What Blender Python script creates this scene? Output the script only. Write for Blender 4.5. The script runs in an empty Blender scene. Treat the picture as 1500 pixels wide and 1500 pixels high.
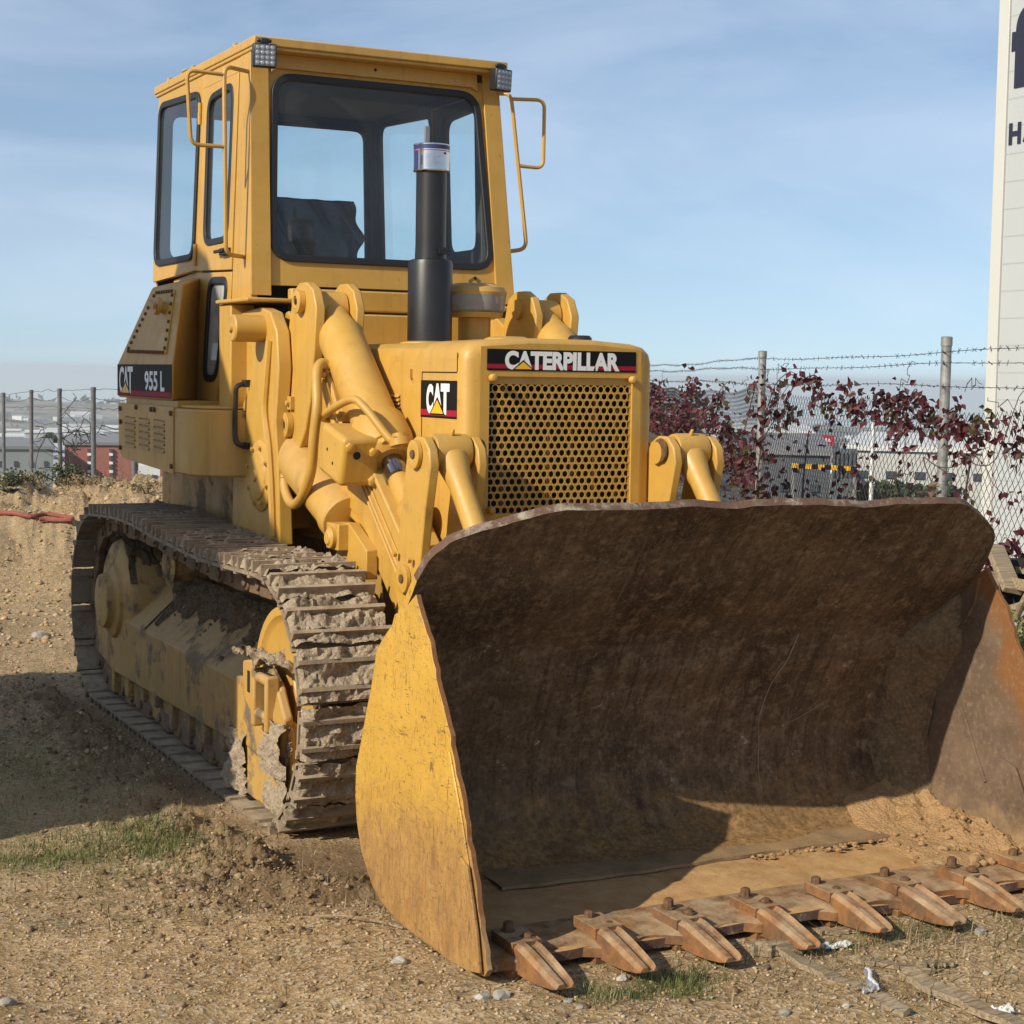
import bpy, bmesh, math, random
import numpy as np
from mathutils import Vector, Matrix, Quaternion

random.seed(7)
rng = np.random.default_rng(7)
PI = math.pi
scn = bpy.context.scene
COL = scn.collection

# ------------------------------------------------------------------ camera
CAM_C = Vector((-3.3168, -5.9816, 1.8339))
YAW, PITCH, ROLL, FPX = 0.4732, -0.07821, 0.01599, 2526.3
fw = Vector((math.sin(YAW) * math.cos(PITCH), math.cos(YAW) * math.cos(PITCH), math.sin(PITCH)))
rt0 = Vector((math.cos(YAW), -math.sin(YAW), 0))
up0 = rt0.cross(fw)
rt = rt0 * math.cos(ROLL) + up0 * math.sin(ROLL)
up = up0 * math.cos(ROLL) - rt0 * math.sin(ROLL)
cam_d = bpy.data.cameras.new('camera')
cam = bpy.data.objects.new('camera', cam_d)
COL.objects.link(cam)
cam.matrix_world = Matrix(((rt.x, up.x, -fw.x, CAM_C.x), (rt.y, up.y, -fw.y, CAM_C.y),
                           (rt.z, up.z, -fw.z, CAM_C.z), (0, 0, 0, 1)))
cam_d.sensor_width = 36
cam_d.lens = 36 * FPX / 1500
cam_d.clip_start = 0.1
cam_d.clip_end = 12000
scn.camera = cam


def at(px, py, d):
    """a place in the distance: sight line through a photo point, d metres deep"""
    return CAM_C + (fw + rt * ((px - 750) / FPX) - up * ((py - 750) / FPX)) * d


# ------------------------------------------------------------------ light
SUN_TRAVEL = Vector((1.55, 0.40, -1.0)).normalized()
sun_d = bpy.data.lights.new('sun', 'SUN')
sun_d.energy = 4.7
sun_d.angle = math.radians(0.5)
sun_d.color = (1.0, 0.91, 0.76)
sun = bpy.data.objects.new('sun', sun_d)
COL.objects.link(sun)
sun.rotation_mode = 'QUATERNION'
sun.rotation_quaternion = SUN_TRAVEL.to_track_quat('-Z', 'Y')
sun.location = (-20, -6, 14)

w = bpy.data.worlds.new('World')
scn.world = w
w.use_nodes = True
wn = w.node_tree
wn.nodes.clear()
_o = wn.nodes.new('ShaderNodeOutputWorld')
_b = wn.nodes.new('ShaderNodeBackground')
_s = wn.nodes.new('ShaderNodeTexSky')
_s.sky_type = 'NISHITA'
_s.sun_disc = False
_s.sun_elevation = math.asin(-SUN_TRAVEL.z)
_s.sun_rotation = math.radians(253.5)
_s.altitude = 300
_s.air_density = 1.0
_s.dust_density = 0.6
_s.ozone_density = 1.6
_tc = wn.nodes.new('ShaderNodeTexCoord')
_ad = wn.nodes.new('ShaderNodeVectorMath'); _ad.operation = 'ADD'
_ad.inputs[1].default_value = (0, 0, 0.09)
_nm = wn.nodes.new('ShaderNodeVectorMath'); _nm.operation = 'NORMALIZE'
wn.links.new(_tc.outputs['Generated'], _ad.inputs[0])
wn.links.new(_ad.outputs[0], _nm.inputs[0])
wn.links.new(_nm.outputs[0], _s.inputs['Vector'])
# thin streaky cirrus
_mp = wn.nodes.new('ShaderNodeMapping')
_mp.inputs['Rotation'].default_value = (0.15, 0.25, 0.5)
_mp.inputs['Scale'].default_value = (1.5, 1.5, 4.2)
_nz = wn.nodes.new('ShaderNodeTexNoise')
_nz.inputs['Scale'].default_value = 2.6
_nz.inputs['Detail'].default_value = 6
_nz.inputs['Roughness'].default_value = 0.55
_nz.inputs['Distortion'].default_value = 0.6
_rp = wn.nodes.new('ShaderNodeValToRGB')
_rp.color_ramp.elements[0].position = 0.40
_rp.color_ramp.elements[0].color = (0.06, 0.06, 0.06, 1)
_rp.color_ramp.elements[1].position = 0.70
_rp.color_ramp.elements[1].color = (0.40, 0.40, 0.40, 1)
_mx = wn.nodes.new('ShaderNodeMix'); _mx.data_type = 'RGBA'
_mx.inputs['B'].default_value = (6.2, 6.9, 8.2, 1)
wn.links.new(_tc.outputs['Generated'], _mp.inputs['Vector'])
wn.links.new(_mp.outputs[0], _nz.inputs['Vector'])
wn.links.new(_nz.outputs['Fac'], _rp.inputs['Fac'])
wn.links.new(_rp.outputs['Color'], _mx.inputs['Factor'])
wn.links.new(_s.outputs['Color'], _mx.inputs['A'])
_wb = wn.nodes.new('ShaderNodeMix'); _wb.data_type = 'RGBA'; _wb.blend_type = 'MULTIPLY'
_wb.inputs['Factor'].default_value = 1.0
_wb.inputs['B'].default_value = (1.0, 1.0, 0.985, 1)
wn.links.new(_mx.outputs['Result'], _wb.inputs['A'])
wn.links.new(_wb.outputs['Result'], _b.inputs['Color'])
_b.inputs['Strength'].default_value = 0.118
wn.links.new(_b.outputs[0], _o.inputs['Surface'])

scn.view_settings.view_transform = 'Standard'
scn.view_settings.look = 'None'
scn.view_settings.exposure = 0.18
scn.view_settings.gamma = 1.0
scn.render.engine = 'CYCLES'
scn.cycles.max_bounces = 8
scn.cycles.transparent_max_bounces = 12
scn.cycles.use_denoising = True
scn.cycles.volume_bounces = 1


# ------------------------------------------------------------------ material helpers
class NT:
    def __init__(self, name):
        self.m = bpy.data.materials.new(name)
        self.m.use_nodes = True
        self.t = self.m.node_tree
        self.t.nodes.clear()
        self.out = self.n('ShaderNodeOutputMaterial')
        self.tc = self.n('ShaderNodeTexCoord')
        self.geo = self.n('ShaderNodeNewGeometry')

    def n(self, ty, **kw):
        nd = self.t.nodes.new(ty)
        for k, v in kw.items():
            setattr(nd, k, v)
        return nd

    def put(self, inp, v):
        if hasattr(v, 'is_output'):
            self.t.links.new(v, inp)
        elif isinstance(v, (tuple, list)) and len(v) == 3 and inp.type == 'RGBA':
            inp.default_value = (*v, 1)
        else:
            inp.default_value = v

    def noise(self, scale, detail=4, rough=0.55, vec=None, sc=None, dist=0.0):
        nd = self.n('ShaderNodeTexNoise')
        v = vec or self.geo.outputs['Position']
        if sc:
            mp = self.n('ShaderNodeMapping')
            mp.inputs['Scale'].default_value = sc
            self.t.links.new(v, mp.inputs['Vector'])
            v = mp.outputs[0]
        self.t.links.new(v, nd.inputs['Vector'])
        nd.inputs['Scale'].default_value = scale
        nd.inputs['Detail'].default_value = detail
        nd.inputs['Roughness'].default_value = rough
        nd.inputs['Distortion'].default_value = dist
        return nd.outputs['Fac']

    def voro(self, scale, feature='F1', vec=None, out='Distance', sc=None, rnd=1.0):
        nd = self.n('ShaderNodeTexVoronoi', feature=feature)
        v = vec or self.tc.outputs['Object']
        if sc:
            mp = self.n('ShaderNodeMapping')
            mp.inputs['Scale'].default_value = sc
            self.t.links.new(v, mp.inputs['Vector'])
            v = mp.outputs[0]
        self.t.links.new(v, nd.inputs['Vector'])
        nd.inputs['Scale'].default_value = scale
        nd.inputs['Randomness'].default_value = rnd
        return nd.outputs[out]

    def ramp(self, f, a, b, ca=0.0, cb=1.0):
        nd = self.n('ShaderNodeMapRange')
        nd.clamp = True
        self.put(nd.inputs['Value'], f)
        nd.inputs['From Min'].default_value = a
        nd.inputs['From Max'].default_value = b
        nd.inputs['To Min'].default_value = ca
        nd.inputs['To Max'].default_value = cb
        return nd.outputs['Result']

    def math(self, op, a, b=0.0):
        nd = self.n('ShaderNodeMath', operation=op)
        self.put(nd.inputs[0], a)
        self.put(nd.inputs[1], b)
        return nd.outputs[0]

    def mix(self, f, a, b):
        nd = self.n('ShaderNodeMix', data_type='RGBA')
        self.put(nd.inputs['Factor'], f)
        self.put(nd.inputs['A'], a)
        self.put(nd.inputs['B'], b)
        return nd.outputs['Result']

    def bump(self, h, strength=0.3, dist=0.01, base=None):
        nd = self.n('ShaderNodeBump')
        nd.inputs['Strength'].default_value = strength
        nd.inputs['Distance'].default_value = dist
        self.put(nd.inputs['Height'], h)
        if base is not None:
            self.t.links.new(base, nd.inputs['Normal'])
        return nd.outputs['Normal']

    def sep(self, v):
        nd = self.n('ShaderNodeSeparateXYZ')
        self.t.links.new(v, nd.inputs[0])
        return nd.outputs

    def done(self, color, rough=0.5, metal=0.0, normal=None, spec=0.5, **kw):
        p = self.n('ShaderNodeBsdfPrincipled')
        self.put(p.inputs['Base Color'], color)
        self.put(p.inputs['Roughness'], rough)
        self.put(p.inputs['Metallic'], metal)
        self.put(p.inputs['Specular IOR Level'], spec)
        if normal is not None:
            self.t.links.new(normal, p.inputs['Normal'])
        for k, v in kw.items():
            self.put(p.inputs[k.replace('_', ' ')], v)
        self.t.links.new(p.outputs[0], self.out.inputs['Surface'])
        return self.m


YEL = (0.535, 0.296, 0.042)
YEL2 = (0.44, 0.238, 0.033)
DUST = (0.44, 0.31, 0.175)
MUD = (0.235, 0.175, 0.11)
MUD_D = (0.12, 0.078, 0.042)


def paint(name, dust=0.35, grime=0.25, mud=0.0, y=YEL, y2=YEL2, rough=0.42):
    t = NT(name)
    c = t.mix(t.ramp(t.noise(1.7, 6, 0.65), 0.34, 0.66), y, y2)
    c = t.mix(t.ramp(t.noise(0.8, 4, 0.6), 0.45, 0.7, 0, 0.22), c, (0.58, 0.36, 0.10))
    c = t.mix(t.ramp(t.noise(14, 3), 0.3, 0.75, 0, 0.25), c, (0.61, 0.38, 0.09))
    # run-off streaks
    st = t.ramp(t.noise(5.0, 5, 0.6, sc=(4, 4, 0.35)), 0.52, 0.75, 0, grime)
    c = t.mix(st, c, (0.20, 0.105, 0.03))
    gs = t.math('MULTIPLY', t.ramp(t.noise(6.5, 6, 0.7), 0.60, 0.70, 0, 0.8), t.ramp(t.noise(1.3, 3), 0.48, 0.6, 0, min(1.0, grime * 2.2)))
    c = t.mix(gs, c, (0.15, 0.085, 0.03))
    # chips
    ch = t.ramp(t.noise(34, 4, 0.65), 0.675, 0.70, 0, 0.55 * min(1, grime * 3))
    c = t.mix(ch, c, (0.13, 0.07, 0.035))
    nz = t.sep(t.geo.outputs['Normal'])[2]
    d = t.math('MULTIPLY', t.ramp(nz, -0.1, 0.95, 0.16, 1.0), t.ramp(t.noise(3.2, 6, 0.62), 0.3, 0.68, 0.25, 1.0))
    d = t.math('MULTIPLY', d, dust)
    c = t.mix(d, c, DUST)
    r = t.math('ADD', t.math('MULTIPLY', d, 0.5), t.ramp(t.noise(9, 4), 0.3, 0.7, rough - 0.08, rough + 0.12))
    n = t.bump(t.noise(7, 3), 0.06, 0.01)
    n = t.bump(t.noise(160, 2), 0.05, 0.002, n)
    if mud > 0:
        m = t.ramp(t.noise(4.5, 8, 0.68), 0.66 - 0.3 * mud, 0.72 - 0.25 * mud)
        c = t.mix(m, c, t.mix(t.noise(22, 5), MUD_D, MUD))
        r = t.mix(m, r, (0.9, 0.9, 0.9))
        n = t.bump(t.math('MULTIPLY', m, t.noise(55, 5, 0.7)), 0.7, 0.012, n)
    return t.done(c, r, normal=n)


def flat(name, col, rough=0.5, metal=0.0, var=0.12, bump=0.0, nscale=20, spec=0.5):
    t = NT(name)
    f = t.ramp(t.noise(nscale, 5, 0.6), 0.3, 0.7, 0, 1)
    c = t.mix(f, tuple(x * (1 - var) for x in col), tuple(min(1, x * (1 + var)) for x in col))
    n = t.bump(t.noise(nscale * 3, 4), bump, 0.01) if bump else None
    return t.done(c, rough, metal, n, spec)


M = {}
M['paint'] = paint('yellow_paint', 0.30, 0.30)
M['paint_clean'] = paint('yellow_paint_clean', 0.22, 0.26)
M['paint_dusty'] = paint('yellow_paint_dusty', 0.80, 0.35)
M['paint_muddy'] = paint('yellow_paint_muddy', 0.55, 0.7, 0.46, (0.35, 0.195, 0.042), (0.25, 0.142, 0.036), 0.55)
M['paint_filthy'] = paint('yellow_paint_filthy', 0.5, 0.7, 0.75, (0.34, 0.19, 0.04), (0.24, 0.14, 0.035), 0.6)
M['paint_yoke'] = paint('yellow_paint_splashed', 0.7, 0.6, 0.42, (0.46, 0.25, 0.045), (0.36, 0.20, 0.04), 0.55)
M['paint_mid'] = paint('yellow_paint_used', 0.5, 0.35, 0.06)
M['rubber'] = flat('black_rubber', (0.012, 0.012, 0.013), 0.55)
M['black'] = flat('black_paint', (0.014, 0.014, 0.015), 0.42, var=0.35, nscale=6, bump=0.02)
M['dark'] = flat('dark_interior', (0.035, 0.033, 0.032), 0.8)
M['void'] = flat('dark_cavity', (0.012, 0.01, 0.008), 0.9)
M['chrome'] = flat('chrome_rod', (0.30, 0.31, 0.33), 0.18, 1.0)
M['bolt'] = flat('rusty_bolt', (0.14, 0.075, 0.035), 0.7, 0.2, 0.4, 0.3, 60)
M['galv'] = flat('galvanised_steel', (0.29, 0.29, 0.275), 0.5, 0.35, 0.35, 0.05, 25)
M['wire'] = flat('fence_wire', (0.045, 0.043, 0.042), 0.6, 0.4, 0.3)
M['decal_black'] = flat('decal_black', (0.007, 0.007, 0.008), 0.6, spec=0.15)
M['decal_red'] = flat('decal_red', (0.30, 0.012, 0.03), 0.6, spec=0.15)
M['decal_white'] = flat('decal_white', (0.74, 0.74, 0.72), 0.4, var=0.04)
M['decal_yellow'] = flat('decal_yellow', (0.78, 0.42, 0.015), 0.4, var=0.04)
M['red'] = flat('red_plastic', (0.24, 0.065, 0.045), 0.8)
M['white'] = flat('white_scrap', (0.66, 0.65, 0.61), 0.7, var=0.1)
M['bag'] = flat('black_plastic_film', (0.012, 0.013, 0.014), 0.22, var=0.2, bump=0.15, nscale=8)


def mk_rust(name, a, b, dustc, dust, bstr=0.5):
    t = NT(name)
    c = t.mix(t.ramp(t.noise(9, 9, 0.75), 0.40, 0.60), a, b)
    c = t.mix(t.ramp(t.noise(30, 6, 0.7), 0.55, 0.75, 0, 0.7), c, (0.07, 0.035, 0.02))
    nz = t.sep(t.geo.outputs['Normal'])[2]
    d = t.math('MULTIPLY', t.ramp(nz, 0.0, 0.9, 0.1, 1.0), t.ramp(t.noise(11, 6, 0.7), 0.35, 0.65, 0, dust))
    c = t.mix(d, c, dustc)
    n = t.bump(t.noise(45, 6, 0.7), bstr, 0.006)
    n = t.bump(t.noise(8, 4), 0.25, 0.02, n)
    return t.done(c, t.ramp(t.noise(20, 4), 0.3, 0.7, 0.55, 0.85), 0.0, n, 0.4)


M['rust'] = mk_rust('rusty_steel', (0.26, 0.112, 0.034), (0.115, 0.060, 0.030), (0.40, 0.285, 0.165), 1.0)
M['track'] = mk_rust('track_steel', (0.17, 0.125, 0.08), (0.30, 0.225, 0.145), (0.42, 0.325, 0.215), 1.0)
M['chain'] = mk_rust('track_link_steel', (0.10, 0.065, 0.04), (0.20, 0.12, 0.06), (0.25, 0.18, 0.11), 0.5)


def mk_mud(name, a, b, dry):
    t = NT(name)
    c = t.mix(t.ramp(t.noise(16, 8, 0.7), 0.3, 0.7), a, b)
    c = t.mix(t.ramp(t.noise(70, 5, 0.7), 0.45, 0.72, 0, 0.75), c, dry)
    v = t.voro(95)
    n = t.bump(t.noise(60, 8, 0.75), 0.8, 0.015)
    n = t.bump(v, 0.5, 0.008, n)
    return t.done(c, 0.95, 0.0, n, 0.2)


M['mud'] = mk_mud('dry_mud', (0.25, 0.19, 0.125), (0.42, 0.33, 0.225), (0.55, 0.46, 0.34))
M['mud_dark'] = mk_mud('dark_mud', (0.085, 0.058, 0.034), (0.16, 0.112, 0.067), (0.27, 0.20, 0.125))
M['sand'] = mk_mud('sandy_dirt', (0.36, 0.205, 0.085), (0.44, 0.27, 0.13), (0.50, 0.34, 0.18))


def mk_bucket_inner():
    t = NT('bucket_inner_steel')
    c = t.mix(t.ramp(t.noise(2.2, 8, 0.7), 0.38, 0.62), (0.062, 0.037, 0.021), (0.155, 0.097, 0.053))
    c = t.mix(t.ramp(t.noise(17, 9, 0.8), 0.49, 0.64, 0, 0.85), c, (0.29, 0.205, 0.125))
    c = t.mix(t.ramp(t.noise(60, 6, 0.8), 0.49, 0.62, 0, 0.8), c, (0.030, 0.018, 0.011))
    c = t.mix(t.ramp(t.noise(120, 5, 0.8), 0.52, 0.66, 0, 0.6), c, (0.30, 0.22, 0.14))
    # scoured along the digging direction
    sv = t.noise(1.0, 6, 0.7, sc=(34, 2.2, 2.2))
    c = t.mix(t.ramp(sv, 0.54, 0.68, 0, 0.5), c, (0.20, 0.14, 0.085))
    c = t.mix(t.ramp(sv, 0.46, 0.34, 0, 0.5), c, (0.032, 0.019, 0.011))
    # wiped smears
    sm = t.ramp(t.noise(3.0, 6, 0.7, sc=(0.9, 2.4, 2.4), dist=1.2), 0.56, 0.74, 0, 0.42)
    c = t.mix(sm, c, (0.19, 0.135, 0.08))
    # pale flakes
    fl = t.math('MULTIPLY', t.ramp(t.noise(11, 9, 0.85), 0.605, 0.635), t.ramp(t.noise(2.1, 4), 0.44, 0.56))
    c = t.mix(t.math('MULTIPLY', fl, 0.8), c, (0.50, 0.41, 0.28))
    # long thin scrapes
    for i, (rz, sc, th) in enumerate([(0.5, (1.6, 12, 9), 0.70), (-0.75, (20, 4.0, 2.6), 0.70)]):
        mp = t.n('ShaderNodeMapping')
        mp.inputs['Rotation'].default_value = (rz, rz * 0.7, 0.3)
        mp.inputs['Scale'].default_value = sc
        t.t.links.new(t.tc.outputs['Object'], mp.inputs['Vector'])
        s = t.ramp(t.noise(2.5, 2, 0.5, vec=mp.outputs[0]), th, th + 0.05, 0, 0.22)
        c = t.mix(s, c, (0.36, 0.27, 0.17))
    pos = t.sep(t.tc.outputs['Object'])
    # soil stuck to the lower sheet
    low = t.math('ADD', t.ramp(pos[2], 0.10, 0.62, 1.0, 0.0), t.math('MULTIPLY', t.math('SUBTRACT', t.noise(7, 8, 0.7), 0.5), 1.3))
    lowm = t.ramp(low, 0.45, 0.95, 0, 1)
    c = t.mix(t.math('MULTIPLY', lowm, 0.75), c, t.mix(t.ramp(t.noise(48, 7, 0.8), 0.40, 0.60), (0.18, 0.092, 0.032), (0.46, 0.27, 0.10)))
    floor = t.ramp(t.math('ADD', pos[2], t.math('MULTIPLY', t.noise(14, 6, 0.7), 0.045)), 0.166, 0.182, 1, 0)
    c = t.mix(t.math('MULTIPLY', floor, 0.9), c, t.mix(t.ramp(t.noise(9, 7, 0.7), 0.35, 0.65), (0.40, 0.22, 0.085), (0.52, 0.335, 0.16)))
    n = t.bump(t.noise(70, 7, 0.75), 0.55, 0.005)
    n = t.bump(t.noise(6, 5), 0.35, 0.03, n)
    return t.done(c, t.ramp(t.noise(30, 4), 0.3, 0.7, 0.72, 0.95), 0.0, n, 0.12)


def mk_side_inner():
    t = NT('bucket_cheek_steel')
    pos = t.sep(t.tc.outputs['Object'])
    c = t.mix(t.ramp(t.noise(4, 8, 0.7), 0.35, 0.65), (0.095, 0.062, 0.042), (0.17, 0.115, 0.075))
    e = t.math('ADD', t.math('ADD', pos[1], t.math('MULTIPLY', pos[2], -0.484)), t.math('MULTIPLY', t.noise(5, 8, 0.75), 0.42))
    c = t.mix(t.ramp(e, -1.47, -1.36, 0.85, 0), c, t.mix(t.noise(8, 5), (0.29, 0.115, 0.028), (0.15, 0.07, 0.03)))
    c = t.mix(t.ramp(t.noise(40, 6, 0.75), 0.52, 0.7, 0, 0.6), c, (0.27, 0.20, 0.13))
    low = t.math('ADD', t.ramp(pos[2], 0.1, 0.5, 1.0, 0.0), t.math('MULTIPLY', t.math('SUBTRACT', t.noise(7, 8, 0.7), 0.5), 1.2))
    c = t.mix(t.ramp(low, 0.5, 0.95, 0, 0.9), c, t.mix(t.noise(55, 6), (0.25, 0.16, 0.075), (0.42, 0.28, 0.14)))
    n = t.bump(t.noise(70, 7, 0.75), 0.5, 0.005)
    n = t.bump(t.noise(7, 5), 0.3, 0.03, n)
    return t.done(c, 0.8, 0.0, n, 0.15)


def mk_bucket_outer():
    t = NT('scuffed_bucket_paint')
    pos = t.sep(t.tc.outputs['Object'])
    c = t.mix(t.ramp(t.noise(3, 6), 0.3, 0.7), (0.585, 0.345, 0.056), (0.49, 0.28, 0.046))
    # wear that climbs from the ground
    h = t.math('ADD', t.math('ADD', pos[2], t.math('MULTIPLY', pos[1], 0.16)), t.math('MULTIPLY', t.math('SUBTRACT', t.noise(13, 11, 0.85), 0.5), 0.85))
    wear = t.ramp(h, 0.16, 0.40, 0.95, 0)
    bare = t.mix(t.ramp(t.noise(19, 9, 0.8, sc=(1, 1, 0.4), dist=0.8), 0.36, 0.62), (0.20, 0.10, 0.03), (0.37, 0.205, 0.062))
    c = t.mix(wear, c, bare)
    # criss-cross scratches
    for rx, sc, th, k in [(0.7, (2, 30, 4.6), 0.635, 0.85), (-0.5, (2, 5.4, 34), 0.635, 0.8), (1.2, (2, 26, 4.0), 0.645, 0.85), (0.1, (2, 44, 7), 0.65, 0.7), (-1.0, (2, 8, 46), 0.645, 0.7), (0.45, (2, 9, 60), 0.645, 0.6)]:
        mp = t.n('ShaderNodeMapping')
        mp.inputs['Rotation'].default_value = (rx, 0, 0)
        mp.inputs['Scale'].default_value = sc
        t.t.links.new(t.tc.outputs['Object'], mp.inputs['Vector'])
        s = t.ramp(t.noise(3.2, 3, 0.55, vec=mp.outputs[0], dist=1.6), th, th + 0.02, 0, k)
        s = t.math('MULTIPLY', s, t.math('MAXIMUM', t.ramp(t.noise(2.6 + rx, 4, 0.6), 0.36, 0.50), wear))
        c = t.mix(s, c, (0.15, 0.08, 0.032))
    ed = t.ramp(t.noise(16, 8, 0.75), 0.62, 0.68, 0, 0.55)
    c = t.mix(ed, c, (0.36, 0.25, 0.13))
    n = t.bump(t.noise(24, 6, 0.7), 0.22, 0.008)
    n = t.bump(t.noise(5, 4), 0.3, 0.03, n)
    return t.done(c, t.ramp(wear, 0, 1, 0.42, 0.75), 0.0, n)


def mk_lip():
    t = NT('worn_bucket_lip')
    c = t.mix(t.ramp(t.noise(14, 8, 0.75), 0.48, 0.62), (0.13, 0.075, 0.05), (0.40, 0.34, 0.25))
    c = t.mix(t.ramp(t.noise(5, 5), 0.42, 0.56, 0, 0.9), c, (0.12, 0.068, 0.045))
    return t.done(c, 0.8, 0, t.bump(t.noise(50, 6, 0.7), 0.6, 0.01), 0.3)


M['bucket_in'] = mk_bucket_inner()
M['cheek'] = mk_side_inner()
M['bucket_out'] = mk_bucket_outer()
M['lip'] = mk_lip()


def mk_glass(name, tint, dirt=0.06, refl=1.0):
    t = NT(name)
    tr = t.n('ShaderNodeBsdfTransparent'); t.put(tr.inputs[0], tint)
    gl = t.n('ShaderNodeBsdfGlossy'); t.put(gl.inputs['Color'], (0.9, 0.95, 1.0)); gl.inputs['Roughness'].default_value = 0.03
    di = t.n('ShaderNodeBsdfDiffuse'); t.put(di.inputs['Color'], (0.42, 0.42, 0.40))
    lw = t.n('ShaderNodeLayerWeight'); lw.inputs['Blend'].default_value = 0.5
    fr = t.math('ADD', t.math('MULTIPLY', t.math('POWER', lw.outputs['Facing'], 5.0), 0.9), 0.045)
    m1 = t.n('ShaderNodeMixShader'); m2 = t.n('ShaderNodeMixShader')
    t.put(m1.inputs[0], t.math('MULTIPLY', fr, refl))
    t.t.links.new(tr.outputs[0], m1.inputs[1]); t.t.links.new(gl.outputs[0], m1.inputs[2])
    t.put(m2.inputs[0], t.ramp(t.noise(3, 6, 0.65), 0.3, 0.7, dirt * 0.4, dirt * 1.6))  # diffuse film: dust, with pale reflections painted into it
    t.t.links.new(m1.outputs[0], m2.inputs[1]); t.t.links.new(di.outputs[0], m2.inputs[2])
    t.t.links.new(m2.outputs[0], t.out.inputs['Surface'])
    return t.m


M['glass'] = mk_glass('tinted_cab_glass', (0.87, 0.96, 0.97), 0.045, 0.9)
M['glass_painted_sheen'] = mk_glass('painted_sheen_glass', (0.40, 0.45, 0.48), 0.80)  # lower door pane: sky reflection painted in as grey-blue tint and film
M['bowl'] = mk_glass('cloudy_plastic_bowl', (0.70, 0.64, 0.52), 0.55, 1.5)


def mk_ground():
    t = NT('gravelly_soil')
    P_ = t.tc.outputs['Object']
    c = t.mix(t.ramp(t.noise(0.9, 7, 0.65), 0.36, 0.64), (0.31, 0.205, 0.098), (0.42, 0.285, 0.142))
    c = t.mix(t.ramp(t.noise(5.5, 8, 0.7), 0.48, 0.66, 0, 0.8), c, (0.19, 0.122, 0.058))
    c = t.mix(t.ramp(t.noise(45, 6, 0.7), 0.5, 0.7, 0, 0.8), c, (0.52, 0.385, 0.22))
    c = t.mix(t.ramp(t.noise(110, 5, 0.8), 0.53, 0.66, 0, 0.7), c, (0.15, 0.098, 0.05))
    v = t.n('ShaderNodeTexVoronoi'); t.t.links.new(P_, v.inputs['Vector']); v.inputs['Scale'].default_value = 75
    vs = t.sep(v.outputs['Color'])
    c = t.mix(t.ramp(vs[0], 0.72, 0.8, 0, 0.55), c, (0.56, 0.46, 0.33))
    c = t.mix(t.ramp(vs[1], 0.8, 0.88, 0, 0.7), c, (0.15, 0.10, 0.055))
    # damp, trodden patches and thin weeds, at places of their own
    g = t.math('MULTIPLY', t.ramp(t.noise(1.3, 6, 0.7), 0.5, 0.62), t.ramp(t.noise(9, 5, 0.7), 0.42, 0.6))
    c = t.mix(t.math('MULTIPLY', g, 0.45), c, (0.155, 0.15, 0.05))
    # damp dark soil thrown up round the track front, and a dark green tint left of the track
    far = t.sep(P_)
    def spot(cx_, cy_, rx_, ry_):
        dx_ = t.math('DIVIDE', t.math('SUBTRACT', far[0], cx_), rx_)
        dy_ = t.math('DIVIDE', t.math('SUBTRACT', far[1], cy_), ry_)
        return t.math('ADD', t.math('MULTIPLY', dx_, dx_), t.math('MULTIPLY', dy_, dy_))
    wob = t.math('MULTIPLY', t.math('SUBTRACT', t.noise(4.5, 8, 0.75), 0.5), 2.6)
    d1 = t.ramp(t.math('ADD', spot(-1.2, -0.25, 0.42, 0.55), wob), 0.45, 1.15, 0.85, 0)
    d2 = t.ramp(t.math('ADD', spot(-1.28, 1.9, 0.24, 2.2), wob), 0.45, 1.2, 0.7, 0)
    damp = t.math('MAXIMUM', d1, d2)
    c = t.mix(damp, c, t.mix(t.noise(26, 6, 0.7), (0.10, 0.063, 0.032), (0.235, 0.155, 0.08)))
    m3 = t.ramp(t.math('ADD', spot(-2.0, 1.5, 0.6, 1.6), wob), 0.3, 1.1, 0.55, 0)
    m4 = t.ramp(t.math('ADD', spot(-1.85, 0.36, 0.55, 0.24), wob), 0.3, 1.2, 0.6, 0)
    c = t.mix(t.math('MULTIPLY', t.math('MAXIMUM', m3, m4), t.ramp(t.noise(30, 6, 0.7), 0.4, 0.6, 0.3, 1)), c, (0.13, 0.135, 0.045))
    # wide worn and pale patches
    c = t.mix(t.ramp(t.noise(0.55, 5, 0.6, sc=(1, 1, 1)), 0.52, 0.64, 0, 0.35), c, (0.46, 0.34, 0.20))
    pl = t.ramp(far[2], -9.0, -4.0, 1, 0)
    city = t.mix(t.ramp(t.noise(0.008, 9, 0.78), 0.44, 0.56), (0.030, 0.042, 0.022), (0.27, 0.235, 0.165))
    c = t.mix(pl, c, city)
    n = t.bump(v.outputs['Distance'], 0.55, 0.008)
    n = t.bump(t.noise(30, 8, 0.75), 0.6, 0.02, n)
    return t.done(c, 0.95, 0, n, 0.15)


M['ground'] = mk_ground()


def mk_stone(name, cols):
    t = NT(name)
    oi = t.n('ShaderNodeTexVoronoi'); t.t.links.new(t.tc.outputs['Object'], oi.inputs['Vector']); oi.inputs['Scale'].default_value = 30
    s = t.sep(oi.outputs['Color'])
    c = t.mix(t.ramp(s[0], 0.2, 0.6), cols[0], cols[1])
    c = t.mix(t.ramp(s[1], 0.75, 0.8), c, cols[2])
    return t.done(c, 0.9, 0, t.bump(t.noise(80, 5), 0.4, 0.004), 0.25)


M['gravel'] = mk_stone('loose_gravel', [(0.28, 0.19, 0.10), (0.40, 0.285, 0.16), (0.47, 0.37, 0.24)])
M['clods'] = mk_stone('soil_clod', [(0.12, 0.078, 0.042), (0.22, 0.15, 0.085), (0.30, 0.215, 0.125)])
M['stone'] = mk_stone('grey_stone', [(0.20, 0.19, 0.17), (0.31, 0.28, 0.23), (0.42, 0.38, 0.31)])


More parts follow.
